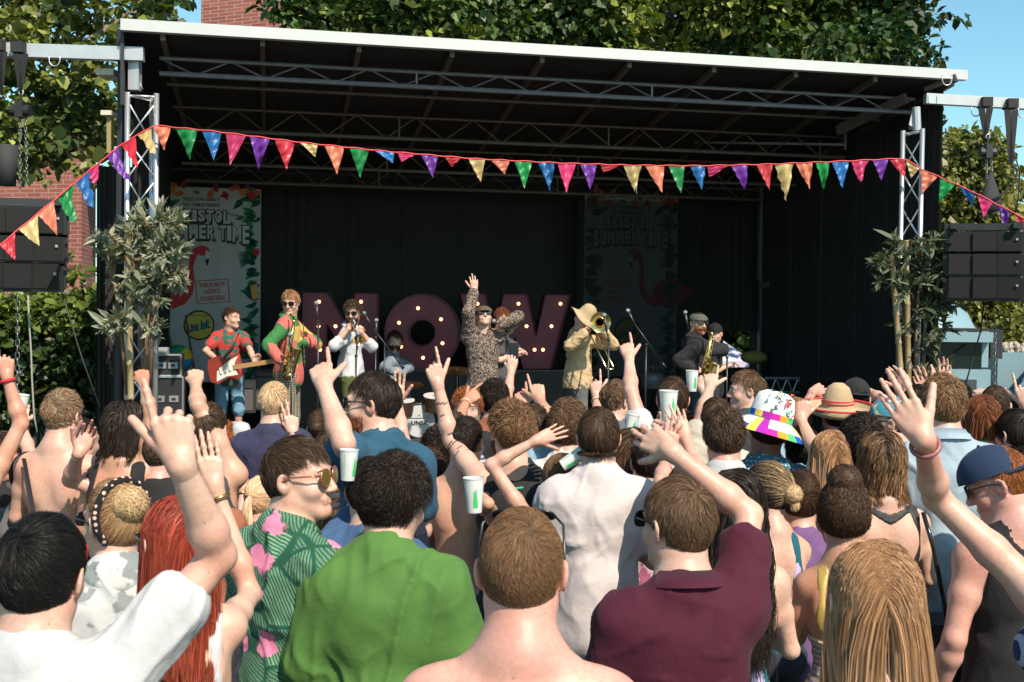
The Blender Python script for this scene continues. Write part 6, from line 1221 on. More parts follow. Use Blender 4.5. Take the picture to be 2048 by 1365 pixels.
m = MB(); m.bar(c + R_ @ np.array([.08, -.028, .0]), c + R_ @ np.array([.62, -.028, .0]), .05, .02, up=R_ @ np.array([0, 1, 0])); m.obj('neck', mat('maple_wood', (.36, .20, .08), .4), t); m = MB(); m.poly([c + R_ @ np.array([x, -.03, z]) for x, z in [(.61, -.03), (.61, .03), (.68, .05), (.80, .045), (.82, .01), (.76, -.02), (.66, -.02)]], .015, R_ @ np.array([0, 1, 0])); m.obj('headstock', mat('maple_wood'), t)
m = MB()
for dx in (-.06, -.01, .04): m.box(c + R_ @ np.array([dx, -.032, -.005 + dx * .2]), (.012, .006, .035), R_)
m.obj('pickup', mat('cream_plastic'), t); m = MB(); Tg = g_['T']; m.tube([Tg(.15, .14, -.42), Tg(-.02, .135, -.20), Tg(-.11, .06, -.015), Tg(-.10, -.1, -.06)], .016, 5); o = m.obj('guitar_strap', mat('strap_black', (.015, .015, .015), .6), t, True)
# ---- microphones on stands
def mic(lab, head, pts, Y, foot, boom=None, boomY=None):
    f = at(foot[0], foot[1], Y); f[2] = DZ; t = thing('microphone_stand', lab, 'mic stand', f, 'microphone stands on the stage'); m = MB(); top = at(*pts, Y); m.tube([f + [0, 0, .2], f * [1, 1, 0] + top * [0, 0, 1]], .010, 8)
    tp = f * [1, 1, 0] + top * [0, 0, 1]; hd = at(*head, boomY or Y)
    for k in range(3): a = k * 2.09 + .4; m.tube([f + [0, 0, .22], f + [.3 * math.cos(a), .3 * math.sin(a), .012]], .008, 6)
    if boom: bb_ = at(*boom, Y + .05); m.tube([hd, bb_], .008, 7); m.tube([bb_, bb_ + unit(bb_ - hd) * .07], .018, 8)
    else: m.tube([tp, hd], .008, 6)
    m.ball(tp, .018, 8); m.obj('stand', mat('stand_black', (.03, .03, .032), .35, .3), t, True); d = unit(hd - (at(*boom, Y) if boom else tp)); d = unit(d + [0, 0, .3]); m = MB(); m.tube([hd - d * .02, hd + d * .12], [.010, .016], 10); o = m.obj('microphone', mat('mic_body', (.05, .05, .052), .4, .3), t, True)
    MB().ball(hd + d * .145, .026, 12).obj('mic_grille', mat('mic_mesh', (.32, .33, .34), .35, .8, .2, 300, .6, 700), o, True)
mic('straight microphone stand between the left saxophonist and the trumpeter', (635, 636), (635, 650), 11.5, (635, 850)); mic('black microphone stand right in front of the left saxophonist', (582, 700), (582, 712), 11.0, (582, 860)); mic('microphone stand in front of the trumpet bell', (714, 697), (713, 712), 11.5, (711, 850))
mic('boom microphone stand between the trumpeter and the drummer', (741, 650), (768, 690), 12.8, (768, 850), (800, 728)); mic('microphone stand in front of the trombone bell', (1213, 660), (1213, 680), 11.3, (1215, 850)); mic('boom microphone stand right of the trombonist before the banner', (1268, 646), (1290, 690), 12.3, (1290, 850), (1324, 726))
mic('straight microphone stand left of the bearded saxophonist', (1375, 652), (1375, 672), 12.3, (1377, 850)); mic('low microphone stand at the right of the bearded saxophonist', (1442, 702), (1443, 715), 12.4, (1452, 850)); mic('straight microphone stand beside the trumpeter on his right', (752, 668), (752, 690), 12.4, (750, 850))
hw, hD, hN, hg = s4['hands']['L']; p = hw + hD * .06 + hN * .03; t = thing('handheld_microphone', 'handheld microphone in the lowered hand of the singer', 'microphone', p); m = MB(); e = p + U * -.07 + UP * .05; m.tube([p - (e - p), e], [.010, .015], 8); m.obj('handle', mat('mic_body'), t, True); MB().ball(e + (e - p) * .2, .026, 12).obj('mic_grille', mat('mic_mesh'), t, True)
# ---- drum kit
c = at(838, 842, 13.9); c[2] = max(c[2], DZ + .2); t = thing('drum_kit', 'drum kit with a white front head lettered in black, half hidden behind the crowd', 'drum kit', c * [1, 1, 0] + [0, 0, DZ]); R0 = RS @ Rx(math.pi / 2); m = MB(); m.lathe([(.205, 0), (.205, -.35)], c, R0, 32); o = m.obj('bass_drum', mat('drum_shell', (.05, .03, .02), .25, 0, .3, 6), t, True)
m = MB(); m.lathe([(.001, .0), (.196, .0)], c, R0, 32); m.C = []; m.obj('front_head', mat('drum_head', (.50, .50, .50), .5), o, True); m = MB(); m.tube([c + .205 * (math.cos(a) * U + math.sin(a) * UP) for a in np.linspace(0, 6.283, 33)], .012, 6, False); m.obj('hoop', mat('hoop', (.03, .03, .03), .3), o, True)
m = MB(); textmesh(m, 'UNSK', .21, .055, lambda a, b, th: c + (a + .01) * U + (b - .025) * UP - VV * (.006 + th), .0, .015, (.02, .02, .02)); m.add([c + U * x + UP * z - VV * .006 for x, z in ((-.12, .03), (.14, .03), (.14, .036), (-.12, .036))], [[0, 1, 2, 3]], None, (.02,) * 3); m.add([c + U * x + UP * z - VV * .006 for x, z in ((-.02, .055), (0, .07), (.02, .055), (.02, .06), (0, .076), (-.02, .06))], None, [[0, 1, 4], [0, 4, 5], [1, 2, 3], [1, 3, 4]], (.02,) * 3); m.obj('lettering', PAINT, o)
for px, py, rr, hh in ((808, 800, .13, .18), (868, 792, .13, .18), (905, 830, .17, .3)):
    p = at(px, py, 13.9); m = MB(); m.lathe([(rr, 0), (rr, -hh)], p, RS @ Rx(.25), 22); o = m.obj('tom_drum', mat('drum_shell'), t, True); m = MB(); m.lathe([(.001, .001), (rr, .001)], p, RS @ Rx(.25), 22); m.obj('drum_skin', mat('drum_head'), o); m = MB(); m.tube([p, c + [0, .2, .2]], .012, 6); m.obj('mount', CHROME, o)
for px, py, rr, lab in ((770, 762, .2, 0), (915, 742, .22, 0), (820, 770, .17, 0)):
    p = at(px, py, 14.0); m = MB(); m.lathe([(.001, .02), (.03, .012), (rr, 0)], p, RS @ Rx(.2), 26); o = m.obj('cymbal', mat('cymbal_bronze', (.45, .30, .12), .3, 1.0), t, True); m = MB(); m.tube([p + [0, 0, .03], p * [1, 1, 0] + [0, 0, DZ]], .009, 6); m.obj('cymbal_stand', CHROME, o)
# ------------------------------------------------------------------ the crowd
CUPM = mat('frosted_plastic', (.74, .76, .73), .4, 0, spec=.4, alpha=.74)
GREEN = mat('green_ink', (.05, .55, .16), .5); REDL = mat('red_drink', (.55, .02, .05), .2); AMB = mat('amber_drink', (.6, .3, .05), .2)
def cup(lab, px, py, Y, hpx, lean_=0.0, back=0.0, liquid=None, ph=0.0, prt=1):
    h = hpx * Y / F; c = at(px, py, Y); R_ = Ry(lean_) @ Rx(back); t = thing('plastic_cup', lab, 'cup', c - R_ @ np.array([0, 0, h / 2]), 'printed plastic cups held up by the crowd')
    rt, rb = h * .30, h * .215; m = MB(); m.lathe([(.001, -h / 2), (rb, -h / 2), (rt, h / 2), (rt * 1.05, h / 2), (rt * 1.04, h / 2 - h * .03), (rt * .97, h / 2 - h * .03), (rb * .95, -h / 2 + .004)], c, R_, 40); m.obj('cup_wall', CUPM, t, False)
    if liquid: m = MB(); m.lathe([(.001, -h * .47), (rb * .92, -h * .47), (rb * .92 + (rt - rb) * .5, h * .05), (.001, h * .05)], c, R_, 20); m.obj('drink', liquid, t, True)
    r_ = np.random.default_rng(int(px)); m = MB()
    def patch(a0, a1, z0, z1):
        V = []; n = 4
        for i in range(n + 1):
            a = a0 + (a1 - a0) * i / n
            for z in (z0, z1): rr = rb + (rt - rb) * (z / h + .5) + .0012; V.append(R_ @ np.array([rr * math.cos(a), rr * math.sin(a), z]) + c)
        m.add(V, [[2 * i, 2 * i + 2, 2 * i + 3, 2 * i + 1] for i in range(n)])
    base = -math.pi / 2 + ph
    if prt:
        prof = [.5, .9, 1, .8, 1, 1, .7, .9, .5, .3]     # a ragged-topped block of green ink
        for i in range(10): a = base + .25 + i * .055; patch(a, a + .05, -h * .34, -h * .34 + h * .62 * prof[i] * r_.uniform(.75, 1))
        for i in range(9): z = -h * .36 + i * h * .085; patch(base - .95 + r_.uniform(0, .03), base - .83, z, z + h * .05)
    if m.V: m.obj('green_print', GREEN, t, True)
    return t
def incup(p, nm, lab, hpx, **k):
    w, D, N, g = p['hands'][nm]; c = w + D * .085 * g + N * .055 * g; d = c - CAMP; Y = c[1]; l = CRN.T @ d; px, py = 1024 + F * l[0] / -l[2], 682.5 - F * l[1] / -l[2]
    return cup(lab, px, py - hpx * .12, Y, hpx, **k)
C = cloth; P = person
MIX = [C('mix_navy', (.03, .045, .10)), C('mix_grey', (.20, .20, .21)), C('mix_olive', (.10, .11, .05)), C('mix_stripe', (.40, .40, .40), 'hstripe', (.05, .07, .15), scale=14), C('mix_rust', (.30, .11, .06)), C('mix_sky', (.22, .34, .44)), C('mix_cream', (.46, .42, .34)), C('mix_floral', (.40, .36, .36), 'speckle', (.30, .08, .14), scale=24)]
WT = C('white_cotton', (.46, .46, .465)); BLK = C('black_cotton', (.020, .019, .020)); PNK = C('pinkwhite', (.55, .485, .47)); DEN = C('pale_denim', (.30, .38, .44), weave=.5)
# --- front row, nearest to the camera
n1 = P('dark-haired person in a white t-shirt at the lower left with one arm raised pointing up', 84, 1150, 258, 0, ('short', 'black'), ('tee', WT, dict(neck=1.1)), R=((437, 1112, 1), (362, 930, -1), 'point', (322, 760), 'b'), tilt=3, lean=(0, 0), wide=1.06)
n2 = P('red-haired person with glasses, long straight hair and white straps', 352, 1085, 205, -38, ('long', 'red'), ('straps', WT, dict(w=.012, sx=.10, z=-.38)), R=((500, 1190, 1), (430, 975, 1), 'flat', (395, 800), 'b'), fem=True, shade='round', tip=(.42, .105, .055), byaw=-12)
bracelet(n2, 'R', BRASS, 'bangle', .9, .006)
n3 = P('person with a light brown updo and black flowered headband', 226, 1045, 175, -52, ('updo', 'light'), ('loose', C('greywhite', (.50, .50, .49), 'speckle', (.22, .24, .24), scale=12), dict(neck=1.5, slv=.3)), fem=True, shade='way', bun=((0.0, -.085, .062), .052, 0), byaw=-20, tip='blonde')
m = MB(); m.tube(hl(n3['H'], n3['Rh'], [(.088 * math.cos(a), -.015 + .03 * math.sin(a) * 0 - .035, .03 + .100 * math.sin(a)) for a in np.linspace(-.9, math.pi + .9, 22)]), .011, 8); m.obj('headband', C('flower_black', (.012, .012, .014), 'dots', (.7, .45, .35), scale=55), n3['root'], True)
m = MB(); m.tube(hl(n3['H'], n3['Rh'], [(-.09, -.01, -.05), (-.092, -.01, -.095)]), .003, 5); m.obj('earring', mat('red_bead', (.5, .03, .03), .3), n3['root'])
n4 = P('smiling person with round sunglasses and green leafy shirt, turned to the right', 598, 957, 174, 104, ('short', 'brown'), ('tee', C('jungle', (.012, .075, .045), 'floral', (.17, .33, .20), (.72, .22, .36), scale=13), dict(neck=1.15)), byaw=40, shade=('round', 0.0, mat('amber_lens', (.16, .12, .02), .08, .3), mat('rose_frame', (.55, .22, .15), .25, .8)), face=True, smile=True, pitch=4)
n5 = P('curly dark-haired person in a loose green shirt looking down to the right', 790, 1004, 178, 32, ('curly', 'dark'), ('loose', C('green_linen', (.072, .165, .036), weave=.6), dict(slv=.9, neck=.92, fold=.012)), pitch=-14, wide=1.02, byaw=0, hd=1.1)
n6 = P('bare-shouldered person with short brown hair and sunglasses pushed up, at the bottom centre', 1043, 1140, 268, 3, ('crop', 'mid'), ('bare', None), skin='pink', shade=('way', .98), wide=1.15, tip='light')
n7 = P('person in a maroon polo shirt with sunglasses, one arm raised to the left', 1354, 1050, 200, -32, ('short', 'mid'), ('polo', C('maroon_pique', (.060, .008, .021), weave=.7), dict(fold=.005)), R=((1498, 1030, 1), (1345, 905, -1), 'claw', (1262, 852, 1), 'b'), shade='way', wide=1.0, byaw=-8, beard=None)
n8 = P('person with long shiny blonde hair at the lower right', 1748, 1205, 272, 0, ('long', 'light'), ('straps', C('navy_strap', (.03, .03, .05)), dict(z=-.25, sx=.12)), fem=True, tip='straw', hd=1.15)
n9 = P('person in a navy cap and black vest looking down to the left', 1998, 968, 158, -62, ('hat', 'ginger'), ('vest', BLK), L='down', pitch=-22, skin='pink', shade='way', byaw=-10, wide=1.1)
cap(n9['root'], n9['H'], n9['Rh'], C('navy_cap', (.018, .035, .075)), back=True, tilt=-.05)
n10 = P('person in blue striped top at the right edge, long arm stretched up to the left', 2165, 1010, 205, -10, ('long', 'brown'), ('vest', C('bluestripe', (.42, .46, .58), 'vstripe', (.03, .04, .10), scale=22)), L=((1872, 995, 1), (1848, 880, -1), 'wave', (1765, 745, 1), 'b'), fem=True, gs=1.05)
o, c_, d_, u_, v_, R0 = bracelet(n10, 'L', mat('rose_band', (.28, .10, .10), .4), 'wrist_tracker', .90, .006)
n11 = P('person with a curly dark updo and striped mustard top', 1690, 1035, 150, 22, ('curlyup', 'brown'), ('straps', C('mustardstripe', (.52, .36, .17), 'hstripe', (.14, .07, .18), (.55, .5, .45), scale=16), dict(z=-.26, sx=.09, w=.008, strapmat=mat('gold_strap', (.55, .38, .10), .4, .3))), fem=True, skin='tan', bun=((0, -.030, .128), .055, 0), hd=1.0, tip=(.085, .045, .026))
n12 = P('person with a dark streaked bun, earrings and orange glasses', 1532, 985, 128, -48, ('updo', 'dark'), ('straps', C('tealdaisy', (.01, .10, .13), 'daisy', (.50, .42, .66), (.6, .5, .7), scale=12), dict(z=-.27, sx=.08)), fem=True, bun=[((0, -.118, .005), .038, 0), ((.0, -.12, .0), .03, .05)], shade=('way', 0, mat('orange_lens', (.6, .25, .02), .1)), byaw=-15, tip='blonde')
n12b = P('person with very long dark wavy hair hidden behind the maroon polo shirt', 1470, 1012, 128, 5, ('longwavy', 'dark'), ('straps', C('tealdaisy2', (.01, .12, .14), 'daisy', (.50, .42, .66), (.6, .5, .7), scale=12), dict(z=-.27)), fem=True, Y=3.7)
n13 = P('person with brown hair swept to one side, black racer straps and daisy dress', 1762, 925, 128, 0, ('lob', 'brown'), ('straps', C('daisydress', (.015, .015, .02), 'daisy', (.48, .62, .72), (.7, .6, .25), scale=9), dict(z=-.30, racer=1, strapmat=mat('black_elastic', (.02, .018, .018), .6))), fem=True, tip='light', wide=1.1)
T_ = n13['T']; t = thing('shoulder_bag', 'black shoulder bag with gold zip hanging beside the daisy dress', 'bag', T_(.24, -.10, -.72)); m = MB(); m.box(T_(.25, -.10, -.60), (.05, .10, .11), Rz(-.3)); m.obj('bag_body', mat('black_patent', (.015, .015, .016), .15), t); m = MB(); m.tube([T_(.14, -.10, -.01), T_(.17, -.145, -.15), T_(.22, -.16, -.4), T_(.25, -.14, -.52)], .009, 6); m.obj('strap', mat('black_patent'), t, True); m = MB(); m.tube([T_(.255, -.205, -.50), T_(.26, -.21, -.60), T_(.26, -.205, -.70)], .008, 6); m.obj('zip', BRASS, t, True)
n14 = P('person with long straight blonde hair beside the sombrero', 1661, 915, 118, -4, ('long', 'light'), ('straps', C('tealdot', (.4, .35, .33), 'speckle', (.10, .05, .08), scale=30)), fem=True, tip='straw', L=((1632, 905, 1), (1602, 838, 1), 'point', (1618, 768), 'b'))
n15 = P('tall person in a pale denim shirt with brown hair', 1884, 810, 122, -2, ('messy', 'mid'), ('shirt', DEN, dict(inf=.018)), tip='light', pitch=4, wide=1.05)
n16 = P('person with straight copper red hair and pink and green top', 1964, 838, 104, 10, ('long', 'auburn'), ('loose', C('coralgreen', (.62, .16, .15), 'speckle', (.10, .25, .05), scale=14)), fem=True, tip=(.34, .11, .03))
n17 = P('dark-haired person at the right edge with a bracelet on a raised wrist', 2032, 870, 108, -20, ('mop', 'dark'), ('tee', C('sand_tee', (.45, .40, .34))), R=((2075, 905, 1), (2052, 815, -1), 'point', (2040, 745), 'b'))
bracelet(n17, 'R', mat('bead_mix', (.1, .3, .35), .4), 'bracelet', .92, .005)
n18 = P('short-haired person in sunglasses behind the copper-haired one', 1990, 812, 88, 20, ('crop', 'brown'), ('tee', C('rosebrown', (.30, .12, .13))), R=((1990, 850, 1), (1968, 795, 1), 'fist', (1952, 772), 'b'), shade='way')
n19 = P('person in a bright patterned cap turned to the left', 1778, 845, 104, -70, ('hat', 'dark'), ('tee', C('dullred', (.3, .08, .06))), shade='way', byaw=-30)
capP = C('comic_cap', (.05, .25, .32), 'patch', (.62, .58, .30), (.35, .06, .18), scale=38); cap(n19['root'], n19['H'], n19['Rh'], capP, brim=C('darkbrim', (.03, .03, .035)), tilt=.1)
n20 = P('person in a wide straw sombrero with red trim and blue and red shirt', 1674, 834, 90, 0, ('hat', 'dark'), ('tee', C('bluered', (.02, .06, .26), 'speckle', (.40, .05, .05), scale=22)), L=((1592, 850, 1), (1625, 785, 1), 'relaxed', (1658, 772), 'b'), skin='pink')
hat_lathe(n20['root'], 'sombrero', n20['H'] + [0, 0, .03], n20['Rh'], [(.001, .165), (.03, .163), (.06, .14), (.082, .08), (.092, .03), (.12, .012), (.155, .0), (.188, .010), (.205, .036), (.210, .036), (.192, .002), (.155, -.010), (.10, .015)], STRAWM, tilt=.10, wob=.006, seed=2)
for rr, zz, w in ((.208, .037, .007), (.089, .055, .004), (.085, .07, .003)): m = MB(); m.tube(hl(n20['H'] + [0, 0, .03], n20['Rh'] @ Rx(.10), [(rr * math.cos(a), 1.12 * rr * math.sin(a) - .008, zz) for a in np.linspace(0, 6.283, 40)]), w, 6, False); m.obj('hat_trim', mat('red_braid', (.55, .03, .04), .7), n20['root'], True)
n21 = P('person in a black cap behind the sombrero with both arms folded up', 1712, 800, 80, 8, ('hat', 'dark'), ('tee', BLK), L=((1668, 812, 1), (1700, 800, 1), 'fist', (1694, 778), 'b'), R=((1765, 800, 1), (1730, 780, 1), 'relaxed', (1712, 778), 'b'))
cap(n21['root'], n21['H'] + [0, 0, .01], n21['Rh'], BLK, back=True)
n22 = P('brown-haired person in a white t-shirt left of the rainbow hat', 1448, 875, 118, 2, ('messy', 'brown'), ('tee', WT, dict(neck=1.1)), skin='pink')
n23 = P('person in a white hat with rainbow brim and blue patterned shirt', 1538, 862, 112, 14, ('hat', 'dark'), ('tee', C('bluedots', (.05, .15, .22), 'dots', (.35, .5, .55), scale=60)), skin='brown', tilt=14, wide=1.15)
prof = [(.001, .155), (.05, .153), (.082, .135), (.095, .09), (.103, .03), (.103, .02)]; Hh = n23['H'] + [0, 0, .03]
hat_lathe(n23['root'], 'bucket_hat', Hh, n23['Rh'], prof, mat('white_felt', (.70, .70, .70), .8, 0, .06, 10, .3, 60), tilt=-.12, wob=.004)
seg = [(.55, .02, .30), (.75, .28, .03), (.08, .50, .12), (.01, .08, .45), (.7, .55, .1), (.35, .02, .35)]
m = MB(); n = 48
for i in range(n):
    a0, a1 = i * 2 * math.pi / n, (i + 1) * 2 * math.pi / n; cs = seg[(i // 2) % 6]
    for (r0, z0, r1, z1) in ((.101, .02, .165, -.022), (.165, -.022, .195, -.050)):
        Vv = np.array([(r0 * math.cos(a0), r0 * 1.1 * math.sin(a0), z0), (r1 * math.cos(a0), r1 * 1.1 * math.sin(a0), z1), (r1 * math.cos(a1), r1 * 1.1 * math.sin(a1), z1), (r0 * math.cos(a1), r0 * 1.1 * math.sin(a1), z0)]); col = cs if r1 > .17 else ((.66, .66, .66) if i % 12 < 8 else cs)
        m.add(hl(Hh, n23['Rh'] @ Rx(-.12), Vv + [0, -.008, 0]), [[0, 1, 2, 3]], None, col)
for i in range(n):
    a0, a1 = i * 2 * math.pi / n, (i + 1) * 2 * math.pi / n; Vv = np.array([(.1045 * math.cos(a), .1045 * 1.12 * math.sin(a), z) for a, z in ((a0, .022), (a1, .022), (a1, .05), (a0, .05))]); m.add(hl(Hh, n23['Rh'] @ Rx(-.12), Vv + [0, -.008, 0]), [[0, 1, 2, 3]], None, seg[(i // 3) % 6])
m.obj('rainbow_brim', PAINT, n23['root'])
m = MB(); r_ = np.random.default_rng(8)
for i in range(46): a = r_.uniform(-1.9, -.5); z = r_.uniform(.05, .15); rr = .104 - .02 * (z - .05) / .1; q = np.array([rr * math.cos(a), rr * 1.12 * math.sin(a) - .012, z]); V3 = q + r_.normal(0, .009, (3, 3)); m.add(hl(Hh, n23['Rh'] @ Rx(-.12), V3), None, [[0, 1, 2]], [(.6, .1, .1), (.1, .4, .15), (.1, .3, .5), (.6, .5, .1)][r_.integers(4)])
m.obj('hat_decoration', PAINT, n23['root'])
n24 = P('smiling brown-haired person looking to the left near the stage', 1492, 782, 84, -88, ('fade', 'mid'), ('tee', C('darktee2', (.05, .05, .06))), L=((1442, 835, 1), (1402, 775, 1), 'hold', (1388, 752), 'b'), face=True, smile=True, byaw=-30)
cup('small printed cup held high in front of the bearded saxophonist', 1384, 762, 6.3, 42)
n24b = P('person with a pointing arm raised beside the small printed cup', 1432, 842, 74, 0, ('mop', 'brown'), ('tee', MIX[6]), L=((1405, 825, 1), (1420, 775, 1), 'point', (1424, 735), 'b'), Y=6.0)
n25 = P('brown-haired person in a white t-shirt pointing one long arm straight up', 1346, 800, 96, 8, ('mop', 'brown'), ('tee', WT, dict(slv=.38)), L=((1262, 782, 1), (1258, 718, 1), 'point', (1249, 672), 'b'))
n26 = P('person with short faded hair and glasses looking right, below the trombonist', 1234, 803, 86, 48, ('fade', 'mid'), ('tee', C('slate', (.10, .11, .13))), L=((1196, 850, 1), (1193, 795, 1), 'point', (1190, 728), 'b'), shade=('round', 0, mat('clear_lens', (.6, .6, .6), .05, alpha=.15)))
bracelet(n26, 'L', mat('rope_tan', (.5, .38, .24), .8), 'bracelet', .85, .006)
n27 = P('brown-haired person in a big pale pink t-shirt in the middle of the crowd', 1197, 876, 128, 0, ('mop', 'brown'), ('tee', PNK, dict(fold=.006, inf=.018)), wide=1.08)
n28 = P('person with curly brown hair in front of the trombonist', 1136, 856, 106, 10, ('curly', 'mid'), ('tee', C('offwhite', (.60, .58, .55))), skin='pink')
n29 = P('curly-haired person in a black and green basketball vest with a tattooed raised arm', 1020, 862, 114, -34, ('curly', 'mid'), ('vest', C('black_mesh', (.022, .022, .024)), dict(trim=mat('green_trim', (.01, .33, .16), .6))), L=((902, 882, 1), (876, 772, -1), 'point', (860, 708), 'b'), tip='light', byaw=-5, beard='mid', wide=1.05)
T_ = n29['T']; m = MB(); textmesh(m, '16', .10, .10, lambda a, b, th: T_(.085 + a, -.135 - th, -.30 + b), .004, .03, (.01, .36, .18), arch=(0, 0)); textmesh(m, 'We The', .07, .035, lambda a, b, th: T_(.095 + a, -.135 - th, -.21 + b), .004, .02, (.01, .36, .18)); m.obj('lettering', PAINT, n29['root'])
TAT = mat('tattoo_ink', (.10, .085, .085), .6); e, w = n29['el']['L'], n29['wr']['L']; sh = n29['jn']['L']; m = MB(); r_ = np.random.default_rng(3)
for (A, B, ra, rb, k) in ((e, w, .0405, .027, 20), (sh, e, .0485, .038, 14)):
    d = unit(B - A); u0 = unit(np.cross(d, [0, 1, .1])); v0 = np.cross(d, u0)
    for i in range(k):
        f = r_.uniform(.05, .92); a0 = r_.uniform(math.pi * .0, math.pi * 2); rr = (ra + (rb - ra) * f) * n29['g'] + .0022; m.tube([A + (B - A) * (f + .012 * j * .5) + rr * (math.cos(a0 + .22 * j) * u0 + math.sin(a0 + .22 * j) * v0) for j in range(4)], .0028, 4)
m.obj('tattoo', TAT, n29['root'], True)
n30 = P('person with long brown hair raising a bent bare arm across the middle', 1124, 962, 104, 0, ('long', 'mid'), ('straps', C('darktop', (.05, .03, .03))), fem=True, L=((982, 930, -1), (1072, 882, 1), 'open', (1128, 858), 'b'), tip='light', Y=4.9)
n31 = P('shirtless person with dark cropped hair in the middle of the crowd', 933, 884, 92, 20, ('crop', 'dark'), ('bare', None), R=((992, 1045, -1), (976, 1008, -1), 'hold', (940, 992), 'b'), skin='warm', wide=1.05, legs=('shorts', (.35, .03, .05)), Y=5.35)
n33 = P('bearded person in a ribbed blue t-shirt and sunglasses pointing up to the left', 744, 808, 134, -84, ('short', 'dark'), ('tee', C('ribblue', (.016, .060, .105), 'hstripe', (.028, .095, .15), scale=75)), L=((688, 888, -1), (648, 772, 1), 'point', (636, 708), 'b'), shade='way', beard='auburn', byaw=-45, wide=.92, face=True, smile=True)
T_ = n33['T']; m = MB(); m.add([T_(-.05, -.105, .0), T_(.0, -.11, .0), T_(.10, -.150, -.30), T_(.05, -.152, -.30)], [[0, 1, 2, 3]]); m.add([T_(.05, -.152, -.30), T_(.10, -.150, -.30), T_(.17, -.11, -.6), T_(.12, -.13, -.6)], [[0, 1, 2, 3]]); m.obj('bag_strap', mat('navy_webbing', (.006, .012, .03), .7), n33['root'])
n34 = P('person whose open hand with a wristwatch shows beside the drummer', 800, 925, 84, 0, ('short', 'brown'), ('tee', MIX[0]), R=((802, 862, 1), (796, 806, 1), 'open', (795, 752), 'p'), Y=5.8); bracelet(n34, 'R', CHROME, 'wristwatch', .93, .006)
n35 = P('short blond person in a navy t-shirt making a V sign', 549, 808, 92, 4, ('short', 'blonde'), ('tee', C('navy_tee', (.035, .035, .075))), R=((592, 905, -1), (586, 868, 1), 'peace', (578, 800), 'b'), tip='straw')
n36 = P('person with brown hair in a loose bun behind the blue t-shirt arm', 642, 858, 80, 8, ('updo', 'brown'), ('tee', C('pinktee', (.5, .15, .18))), fem=True, bun=((0, -.105, .02), .036, 0))
n37 = P('blonde person in sunglasses facing the camera', 538, 900, 84, 168, ('bob', 'blonde'), ('tee', C('greyt', (.3, .3, .3))), fem=True, face=True, shade='way', byaw=160)
n38 = P('dark-haired person pointing up beside the leafy green shirt', 500, 932, 92, 12, ('long', 'dark'), ('tee', MIX[1]), L=((478, 1055, -1), (486, 980, 1), 'point', (481, 893), 'b'), fem=True); bracelet(n38, 'L', BRASS, 'bracelet', .9, .004)
n39 = P('person with a blonde ponytail behind the leafy green shirt', 524, 1000, 98, 20, ('updo', 'straw'), ('tee', MIX[2]), fem=True, bun=((0, -.115, .03), .022, .18))
n40 = P('person in a blue and white checked shirt with head hidden', 668, 905, 84, 10, ('short', 'brown'), ('shirt', C('plaidblue', (.45, .50, .54), 'plaid', (.10, .22, .34), (.35, .12, .1), scale=26)), Y=5.2)
n41 = P('person with long brown to blonde waves and an orange top', 678, 968, 116, 16, ('longwavy', 'brown'), ('tee', C('orange_tee', (.72, .32, .12))), fem=True, tip='light')
n42 = P('person holding up a pink drink between the two nearest heads', 742, 985, 100, 0, ('short', 'dark'), ('tee', C('bluex', (.05, .1, .2))), L=((735, 1010, 1), (727, 962, 1), 'hold', (716, 915), 'b'), Y=4.0)
cup('printed cup with red drink held near the round sunglasses', 697, 930, 3.9, 62, .05, liquid=REDL, ph=.5)
n43 = P('shirtless person with cropped fair hair and a black strap across the back', 127, 832, 108, 12, ('fade', 'ash'), ('bare', None), shade='way', tip='light')
T_ = n43['T']; m = MB(); m.add([T_(-.13, -.11, -.02), T_(-.105, -.115, -.02), T_(-.04, -.135, -.30), T_(-.065, -.135, -.30)], [[0, 1, 2, 3]]); m.add([T_(-.065, -.135, -.30), T_(-.04, -.135, -.30), T_(.02, -.115, -.6), T_(-.005, -.115, -.6)], [[0, 1, 2, 3]]); m.obj('bag_strap', mat('black_webbing'), n43['root'])
n44 = P('cropped dark-haired person in a grey-black t-shirt holding a cup up at the left', 163, 882, 98, 22, ('crop', 'dark'), ('tee', C('charcoal', (.045, .040, .036))), L=((58, 905, 1), (42, 848, 1), 'hold', (48, 800), 'b'), wide=1.1, pitch=-6)
cup('plain frosted cup held up at the far left', 42, 812, 5.5, 46, .12, prt=0)
n46 = P('short-haired person in a black t-shirt with a thick bent arm raised', 322, 905, 112, 0, ('crop', 'brown'), ('tee', BLK, dict(slv=.2)), L=((140, 960, 1), (157, 908, -1), 'claw', (190, 845, 1), 'p'), skin='pink', wide=1.15); bracelet(n46, 'L', BRASS, 'bracelet', .93, .003)
n45 = P('person with dark wavy shoulder hair, bare back and a raised fist', 248, 856, 112, 6, ('lob', 'dark'), ('straps', BLK, dict(z=-.3, sx=.12, w=.02)), R=((300, 822, 1), (287, 768, 1), 'fist', (280, 722), 'b'), skin='tan', fem=True)
n47 = P('person with slicked dark top hair and shaved sides', 292, 990, 102, 25, ('fade', 'dark'), ('tee', C('brownt', (.1, .05, .04))), hd=1.3)
n48 = P('sunburnt bare-shouldered person with curly mullet and red neckerchief', 106, 935, 98, 8, ('mullet', 'light'), ('bare', None), skin='tan'); m = MB(); T_ = n48['T']; m.tube([T_(.075 * math.cos(a), .01 + .082 * math.sin(a), .0 + .01 * math.sin(a)) for a in np.linspace(0, 6.283, 20)], .010, 6, False); m.add([T_(-.02, -.08, .0), T_(-.05, -.10, -.05), T_(-.01, -.10, -.03), T_(.02, -.08, .01), T_(.0, -.10, -.06)], None, [[0, 1, 2], [2, 3, 4]]); m.obj('neckerchief', mat('red_cloth', (.55, .02, .03), .8), n48['root'])
